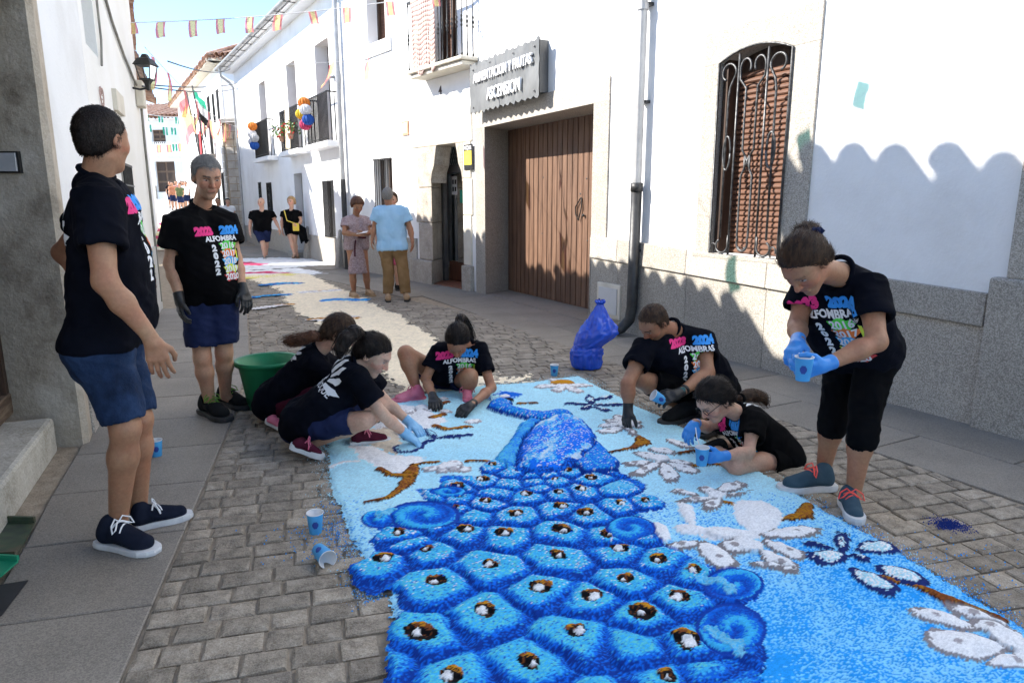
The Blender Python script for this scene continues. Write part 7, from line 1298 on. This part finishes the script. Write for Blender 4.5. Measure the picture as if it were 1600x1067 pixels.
m = MB(); pc = (P9['hnR'] + P9['hnL']) / 2; m.hexa([pc + Vector(q) for q in ((-.07, -.05, -.01), (.09, -.05, .01), (.09, .06, .03), (-.07, .06, .01), (-.07, -.05, -.005), (.09, -.05, .015), (.09, .06, .035), (-.07, .06, .015))]); tag(m.build('paper_slip', M_WHITE), 'white paper slip held by the woman in the dotted dress', 'paper')
m = MB(); wb = (P9['hpL'] + P9['hpR']) / 2 + Vector((0, 0, .16)); m.tube([wb + Vector((.16 * math.cos(a), .135 * math.sin(a), .01 * math.sin(3 * a))) for a in [2 * math.pi * k / 20 for k in range(20)]], .014, 6, True); m.tube([wb + Vector((.02, -.14, 0)), wb + Vector((.01, -.17, -.12)), wb + Vector((.0, -.17, -.3))], .012, 5); tag(m.build('dress_belt', M_SHOEM), 'thin maroon tie belt on the dotted dress', 'belt')
# older man seen from behind
simple(10.6, dict(hd=(606, 307), nk=(608, 322), shL=(590, 329), shR=(630, 329), elL=(585, 356), wrL=(582, 372, -.05), hnL=(580, 382, -.06), elR=(641, 358), wrR=(644, 376, -.05), hnR=(645, 386, -.05), hpL=(603, 388), hpR=(624, 388), knL=(607, 424), knR=(630, 424), anL=(606, 462), anR=(634, 461), heelL=(607, 473), toeL=(605, 464), heelR=(635, 472), toeR=(640, 463)), (.05, 1, -.05), (0, 1, 0), dict(s=1.02, girth=1.06, belly=.05, skin='tan', h=.012, hair=(M_HAIRG, 'short'), hairline=.09, shirt=M_LTBLUE, sleeve=.62, hem=-.03, ease=.025, fold=.008, bottom=(M_KHAKI, 1.93, .012, False), bname='trousers', shoe=(M_TAN, M_SOLEB, None, 'plim')), 'older man from behind in light blue shirt and brown trousers')
simple(11.6, dict(hd=(613, 313), nk=(612, 327), shR=(598, 335), shL=(628, 335), elR=(590, 356), wrR=(588, 372, -.08), hnR=(588, 380, -.1), elL=(632, 356), wrL=(628, 370), hnL=(625, 376), hpR=(606, 380), hpL=(620, 380), knR=(608, 416), knL=(619, 416), anR=(610, 446), anL=(622, 446), heelR=(611, 452), toeR=(600, 460), heelL=(620, 452), toeL=(628, 459)), (0, -1, -.1), (0, -1, 0), dict(s=.93, skin='fair', fem=1, hair=(M_HAIRB, 'full'), shirt=M_PINK, sleeve=.6, hem=-.06, ease=.02, skirt=(M_PINK, .35, .03), shoe=(M_SHOEB, M_SOLEB, None, 'plim')), 'person in pink almost wholly hidden behind the older man in blue')
# couple walking
simple(18.0, dict(hd=(408, 317), nk=(409, 328), shR=(394, 333, -.05), shL=(424, 333, .05), elR=(391, 348), wrR=(390, 361, -.1), hnR=(390, 367, -.1), elL=(431, 347), wrL=(436, 357, -.1), hnL=(438, 363, -.1), hpR=(403, 360), hpL=(416, 360), knR=(411, 381, -.1), knL=(416, 380, .1), anR=(413, 399, -.15), anL=(416, 397, .35), heelR=(413, 404), toeR=(416, 409), heelL=(414, 400), toeL=(417, 404)), (-.1, -1, -.1), (.1, -1, 0), dict(s=1.02, girth=1.1, belly=.05, skin='fair', h=.016, shirt=M_BLACKC, sleeve=.6, hem=-.04, bottom=(M_NAVYSH, .85, .02, False), shoe=(M_SHOEG, M_SOLEW, None, 'run')), 'balding man in black shirt and dark shorts walking up the street')
P13 = simple(18.0, dict(hd=(455, 316), nk=(455, 327), shR=(443, 332), shL=(467, 332), elR=(440, 347), wrR=(441, 360), hnR=(442, 367), elL=(470, 346), wrL=(466, 353, -.15), hnL=(463, 352, -.2), hpR=(450, 357), hpL=(461, 357), knR=(456, 380, -.1), knL=(461, 380), anR=(460, 398, -.1), anL=(464, 398, .1), heelR=(459, 403), toeR=(457, 408), heelL=(465, 403), toeL=(466, 408)), (-.15, -1, 0), (0, -1, 0), dict(s=.94, skin='fair', fem=1, h=.016, hair=(M_HAIRY, 'bob'), shirt=M_BLACKC, sleeve=.5, hem=-.05, bottom=(M_BLACKC, .45, .02, False), shoe=(M_TAN, M_TAN, None, 'plim')), 'blond woman in dark top and shorts walking with a yellow bag')
hb = empty('handbag', P13['hpL'], label='small yellow handbag on a long strap across the blond woman', cat='handbag'); m = MB(); bp_ = P13['hpL'] + Vector((.08, -.18, .08)); m.box(bp_.x - .08, bp_.x + .08, bp_.y - .03, bp_.y + .03, bp_.z - .14, bp_.z + .06); M_BAG = mat('yellow_leather', [C(.7, .5, .05), C(.8, .6, .1)], 6, 3, rough=.5); m.build('bag', M_BAG, hb, bevel=.02); m = MB(); m.tube([P13['shR'] + Vector((.05, -.1, .06)), (P13['shR'] + P13['hpL']) / 2 + Vector((0, -.19, 0)), bp_ + Vector((0, -.02, .05))], .012, 5); m.build('strap', M_BAG, hb)
m = MB(); jc = P13['hpL'] + Vector((.14, -.12, .0))
for i in range(6): m.tube([jc + Vector((.03 * i, -.02 * (i % 2), .12 - .02 * i)), jc + Vector((.03 * i + .03, -.03, -.15 - .03 * i)), jc + Vector((.04 * i + .05, -.02, -.38 + .04 * (i % 3)))], [.03, .045, .02], 7)
tag(m.build('carried_jacket', M_BLACKC, None, smooth=True), 'black jacket hanging from the arm of the blond woman', 'jacket')
# two heads beyond the grey haired man, and the crowd in the square
def standing(x, y, hgt, mt, bm_, skin_, hair_, look, label, h=.028, group=None):
    z0 = gz(y); c = Vector((x, y, z0)); k = hgt / 1.7; f = Vector(look).normalized(); r = Vector((f.y, -f.x, 0)); L_ = lambda a, b, z_: c + r * a * k + f * b * k + Vector((0, 0, z_ * k))
    P = dict(hd=L_(0, .02, 1.57), nk=L_(0, 0, 1.43), shR=L_(.17, 0, 1.38), shL=L_(-.17, 0, 1.38), elR=L_(.22, .02, 1.10), wrR=L_(.2, .12, .9), hnR=L_(.2, .15, .83), elL=L_(-.22, .02, 1.10), wrL=L_(-.2, .15, .95), hnL=L_(-.19, .2, .9), hpR=L_(.09, 0, .90), hpL=L_(-.09, 0, .90), knR=L_(.1, .02, .48), knL=L_(-.1, .02, .48), anR=L_(.1, 0, .08), anL=L_(-.1, 0, .08), heelR=L_(.1, -.06, 0), toeR=L_(.11, .18, 0), heelL=L_(-.1, -.06, 0), toeL=L_(-.11, .18, 0), look=f, chest=f)
    person('person', label, P, dict(s=k, fine=False, h=h, skin=skin_, hair=hair_, shirt=mt, sleeve=.6, hem=-.05, bottom=(bm_, .9, .01, False), shoe=(M_SHOEB, M_SOLEW, None, 'plim'), group=group))
q = J(346, 330, 24); standing(q.x - .1, 24, 1.60, M_WHITE, M_NAVYSH, 'mid', (M_HAIRD, 'full'), (.3, -1, 0), 'dark haired woman partly hidden behind the shoulder of the grey haired man'); q = J(357, 334, 24.6); standing(q.x, 24.6, 1.55, M_WHITE, M_NAVYSH, 'fair', (M_HAIRD, 'full'), (.5, -1, 0), 'dark haired woman in white before the stone pilaster')
CW = [fabric('crowd_orange', C(.35, .13, .07), C(.5, .22, .13)), M_WHITE, fabric('crowd_green', C(.06, .08, .04), C(.12, .14, .06)), fabric('crowd_pink', C(.4, .22, .22), C(.5, .3, .3)), M_NAVY, fabric('crowd_grey', C(.25), C(.4)), M_LTBLUE]
for i, (px, y, cl_, lb) in enumerate(((266, 43, 4, 'person in navy at the left edge of the crowd in the square'), (270, 41, 0, 'person in orange in the crowd in the square'), (276, 42, 3, 'person in pink standing in the square crowd'), (281, 40, 2, 'person in green in front of the square crowd'), (287, 42, 5, 'person in grey in the square crowd near the flagpole'), (291, 41, 1, 'person in white at the right of the square crowd'), (284, 44, 6, 'person in light blue at the back of the square crowd'))):
    q = J(px, 300, y); standing(q.x, y, 1.62 + .03 * (i % 3), CW[cl_], M_NAVYSH, 'mid', (M_HAIRD if i % 2 else M_HAIRB, 'full'), (.2, -1, 0), lb, .04, 'people gathered in the square')
# ================================================================ SMALL THINGS
M_CUP = mat('cup_blue', [C(.05, .30, .62), C(.08, .38, .72)], 8, 3, rough=.55); M_CUPD = mat('cup_dark_blue', [C(.02, .05, .26), C(.03, .07, .32)], 8, 3, rough=.55); M_CUPW = mat('cup_paper', [C(.75), C(.8)], 8, 3, rough=.6)
def cup(base, ax, label, h=.098, filled=None):
    ax = Vector(ax).normalized(); base = Vector(base); r_ = empty('paper_cup', base, label=label, cat='cup', group='blue paper cups'); n = 24; x = ax.orthogonal().normalized()
    m = MB(); m.lathe(base, [(.001, .004), (.026, .004), (.027, 0), (.0275, .001), (.0365, h - .003)], n, ax, caps=False); m.build('wall', M_CUP, r_, smooth=True); m = MB(); m.lathe(base, [(.0355, h - .002), (.026, .008), (.001, .008)], n, ax, caps=False); m.build('inside', M_CUPW, r_, smooth=True); m = MB(); m.lathe(base, [(.0365, h - .003), (.0385, h - .001), (.0380, h + .002), (.0355, h)], n, ax, caps=False); m.build('rim', M_CUPW, r_, smooth=True)
    y = ax.cross(x); tow = (Vector((0, 0, CAMH)) - base); tow = (tow - ax * tow.dot(ax)).normalized(); sd = ax.cross(tow); m = MB()
    for i in range(9):                # printed mark, following the round wall
        for j in range(7):
            q = []
            for a, b in ((i, j), (i + 1, j), (i + 1, j + 1), (i, j + 1)):
                an = (a - 4.5) / 4.5 * .42; zz = .05 + (b - 3.5) / 3.5 * .017; rad = .0279 + .0092 * zz / h + .0006; q.append(base + ax * zz + (tow * math.cos(an) + sd * math.sin(an)) * rad)
            if ((i - 4) / 4.6) ** 2 + ((j - 3) / 3.6) ** 2 < 1: m.face(q)
    m.build('printed_mark', M_CUPD, r_)
    if filled: m = MB(); m.lathe(base + ax * (h * .75), [(.034, 0), (.02, .008), (0, .012)], 16, ax); m.build('salt', filled, r_, smooth=True)
    return r_
cup(G(245, 712), (0, 0, 1), 'blue paper cup standing on the left pavement beside the denim shorts'); cup(G(493, 832), (.02, 0, 1), 'upright blue paper cup on the setts left of the carpet'); cup(G(866, 587), (0, 0, 1), 'blue paper cup standing beside the blue sack')
cp = G(497, 858, .036); cup(Vector(cp), Vector(G(518, 880, .036)) - Vector(G(497, 858, .036)), 'blue paper cup lying on its side left of the peacock tail', .105)
M_SALTW = mat('white_salt', [C(.7), C(.82)], 90, 3, rough=.9, bump=.6, bscale=200)
cup(J(1254, 594, 2.70), (0, 0, 1), 'blue paper cup held by the standing woman', filled=M_SALTW); cup(J(1096, 726, 3.42), (.0, 0, 1), 'blue paper cup held by the sitting girl', filled=M_SALTW); cup(J(1040, 628, 4.24), (-.75, -.1, .45), 'blue paper cup held by the crouching man'); cup(J(722, 646, 4.72), (-.8, -.3, -.35), 'blue paper cup tipped in the black glove of the middle woman')
m = MB(); m.tube([J(1096, 704, 3.42), J(1089, 684, 3.60), J(1087, 668, 3.66)], .003, 6); tag(m.build('plastic_spoon', M_WHITE), 'white plastic spoon in the hand of the sitting girl', 'spoon'); m = MB(); m.tube([J(1253, 572, 2.72), J(1249, 552, 2.86)], .003, 6); tag(m.build('plastic_spoon', M_WHITE), 'white plastic spoon dipped by the standing woman', 'spoon')
# green tub
tb = G(398, 655); tb = Vector((J(420, 600, 4.82).x, 4.82, 0)); M_TUB = mat('green_plastic', [C(.008, .16, .06), C(.012, .22, .085)], 5, 4, rough=.45, bump=.1, bscale=30); tu = empty('plastic_tub', tb, label='green plastic tub behind the crouching women', cat='tub')
m = MB(); m.lathe(tb, [(.001, .0), (.15, .0), (.175, .16), (.205, .345), (.21, .355), (.202, .355), (.175, .2), (.145, .012), (.001, .012)], 36, caps=False); m.build('tub_wall', M_TUB, tu, smooth=True); m = MB(); m.lathe(tb + Vector((0, 0, .345)), [(.206, -.02), (.226, -.018), (.230, .004), (.222, .016), (.206, .012)], 36, caps=False); m.build('rim', M_TUB, tu, smooth=True)
# blue sack: slumped plastic bag with twisted neck
M_SACK = mat('blue_plastic_film', [C(.008, .06, .50), C(.012, .10, .68)], 5, 4, rough=.22, bump=.6, bscale=14, spec=.5, coat=.3); sb = J(918, 555, 5.95)
def sack():
    Y0 = 5.98; rows = [(583, 908, 930), (580, 901, 935), (572, 896, 937), (560, 894, 938), (552, 894, 939), (546, 896, 940), (542, 899, 938), (537, 900, 944), (528, 904, 956), (520, 908, 963), (512, 912, 962), (504, 917, 956), (496, 922, 951), (488, 927, 947), (481, 931, 944), (476, 934, 942), (472, 930, 946), (469, 932, 944)]
    ry = np.array([r[0] for r in rows], float); N_ = 90; pyv = np.interp(np.linspace(0, 1, N_), np.linspace(0, 1, len(rows)), ry); n = 64; rg = np.random.default_rng(5); V = []
    xl = np.interp(-pyv, -ry, [r[1] for r in rows]); xr = np.interp(-pyv, -ry, [r[2] for r in rows])
    for i in range(N_):
        a = np.array(J(xl[i], pyv[i], Y0)); b = np.array(J(xr[i], pyv[i], Y0)); c = (a + b) / 2; w = np.linalg.norm(b - a) / 2
        for j in range(n): th = 2 * math.pi * j / n; V.append((c[0] + w * math.cos(th), Y0 + .8 * w * math.sin(th), max(.004, c[2])))
    V = np.array(V); A_ = np.tile(np.arange(n), N_) * 2 * math.pi / n; T = np.repeat(np.linspace(0, 1, N_), n); q = np.stack([np.cos(A_) * 2.2, np.sin(A_) * 2.2, T * 2.5 + .25 * np.sin(A_ * 2)], 1)
    r1 = 1 - 2 * np.abs(vn3(q, (1.6, 1.6, 2.2), 2)); r2 = 1 - 2 * np.abs(vn3(q + T[:, None] * .6, (3.2, 3.2, 5.5), 3)); r3 = 1 - 2 * np.abs(vn3(q, (8, 8, 9), 4)); r4 = np.sign(vn3(q, (4, 4, 9), 7)) * .2; cen_ = np.repeat(V.reshape(N_, n, 3).mean(1), n, 0); d = V - cen_; wl2 = np.linalg.norm(d, axis=1, keepdims=True); amp = (.10 * r1 + .10 * r2 + .035 * r3)[:, None] * np.clip(wl2, .02, .2) + .004 * r4[:, None]; V = V + d / (wl2 + 1e-6) * amp; V[:, 2] += .010 * r2; V[:, 2] = np.maximum(V[:, 2], .003)
    I = np.arange(N_ * n).reshape(N_, n); Q = np.stack([I[:-1], np.roll(I, -1, 1)[:-1], np.roll(I, -1, 1)[1:], I[1:]], -1).reshape(-1, 4); return np_mesh('plastic_sack', V, Q)
sk_ = tag(link_mesh('plastic_sack', sack(), M_SACK, None, True), 'shiny blue plastic sack slumped on the right pavement edge', 'sack')
# dustpans at the left edge
def tray(q, z0, hgt, mt, label, th=.008):
    q = [Vector((p.x, p.y, 0)) for p in q]; c = sum(q, Vector()) / 4; r_ = empty('dustpan', c, label=label, cat='dustpan'); m = MB(); m.rings([[p + Vector((0, 0, z0)) for p in q], [p + Vector((0, 0, z0 + th)) for p in q]]); m.build('tray', mt, r_, fix=True)
    for a, b in ((0, 1), (3, 0), (2, 3)): d = (q[b] - q[a]); n = Vector((-d.y, d.x, 0)).normalized() * .006; m = MB(); m.hexa([q[a] - n + Vector((0, 0, z0 + th)), q[b] - n + Vector((0, 0, z0 + th)), q[b] + n + Vector((0, 0, z0 + th)), q[a] + n + Vector((0, 0, z0 + th)), q[a] - n + Vector((0, 0, z0 + hgt)), q[b] - n + Vector((0, 0, z0 + hgt)), q[b] + n + Vector((0, 0, z0 + hgt)), q[a] + n + Vector((0, 0, z0 + hgt))]); m.build('side', mt, r_, fix=True)
    return r_
tray([G(-70, 815), G(55, 818), G(25, 872), G(-75, 880)], .0, .035, mat('worn_dustpan', [C(.03, .035, .035), C(.06, .09, .05), C(.14, .09, .06)], 6, 6, rough=.5), 'worn dark dustpan smeared with colour at the left edge')
tray([G(-60, 880), G(30, 885), G(-5, 915), G(-60, 915)], .02, .03, mat('green_dustpan_plastic', [C(.01, .22, .11), C(.02, .3, .16)], 5, 3, rough=.4), 'bright green dustpan lying at the left edge')
m = MB(); q = [G(-60, 925), G(44, 908), G(3, 962), G(-60, 1000)]; m.rings([[p + Vector((0, 0, .0022)) for p in q], [p + Vector((0, 0, .006)) for p in q]]); tag(m.build('drain_cover', mat('drain_iron', [C(.02), C(.04)], 6, 4, rough=.6), None, fix=True), 'dark iron cover plate flush in the left pavement', 'cover plate')
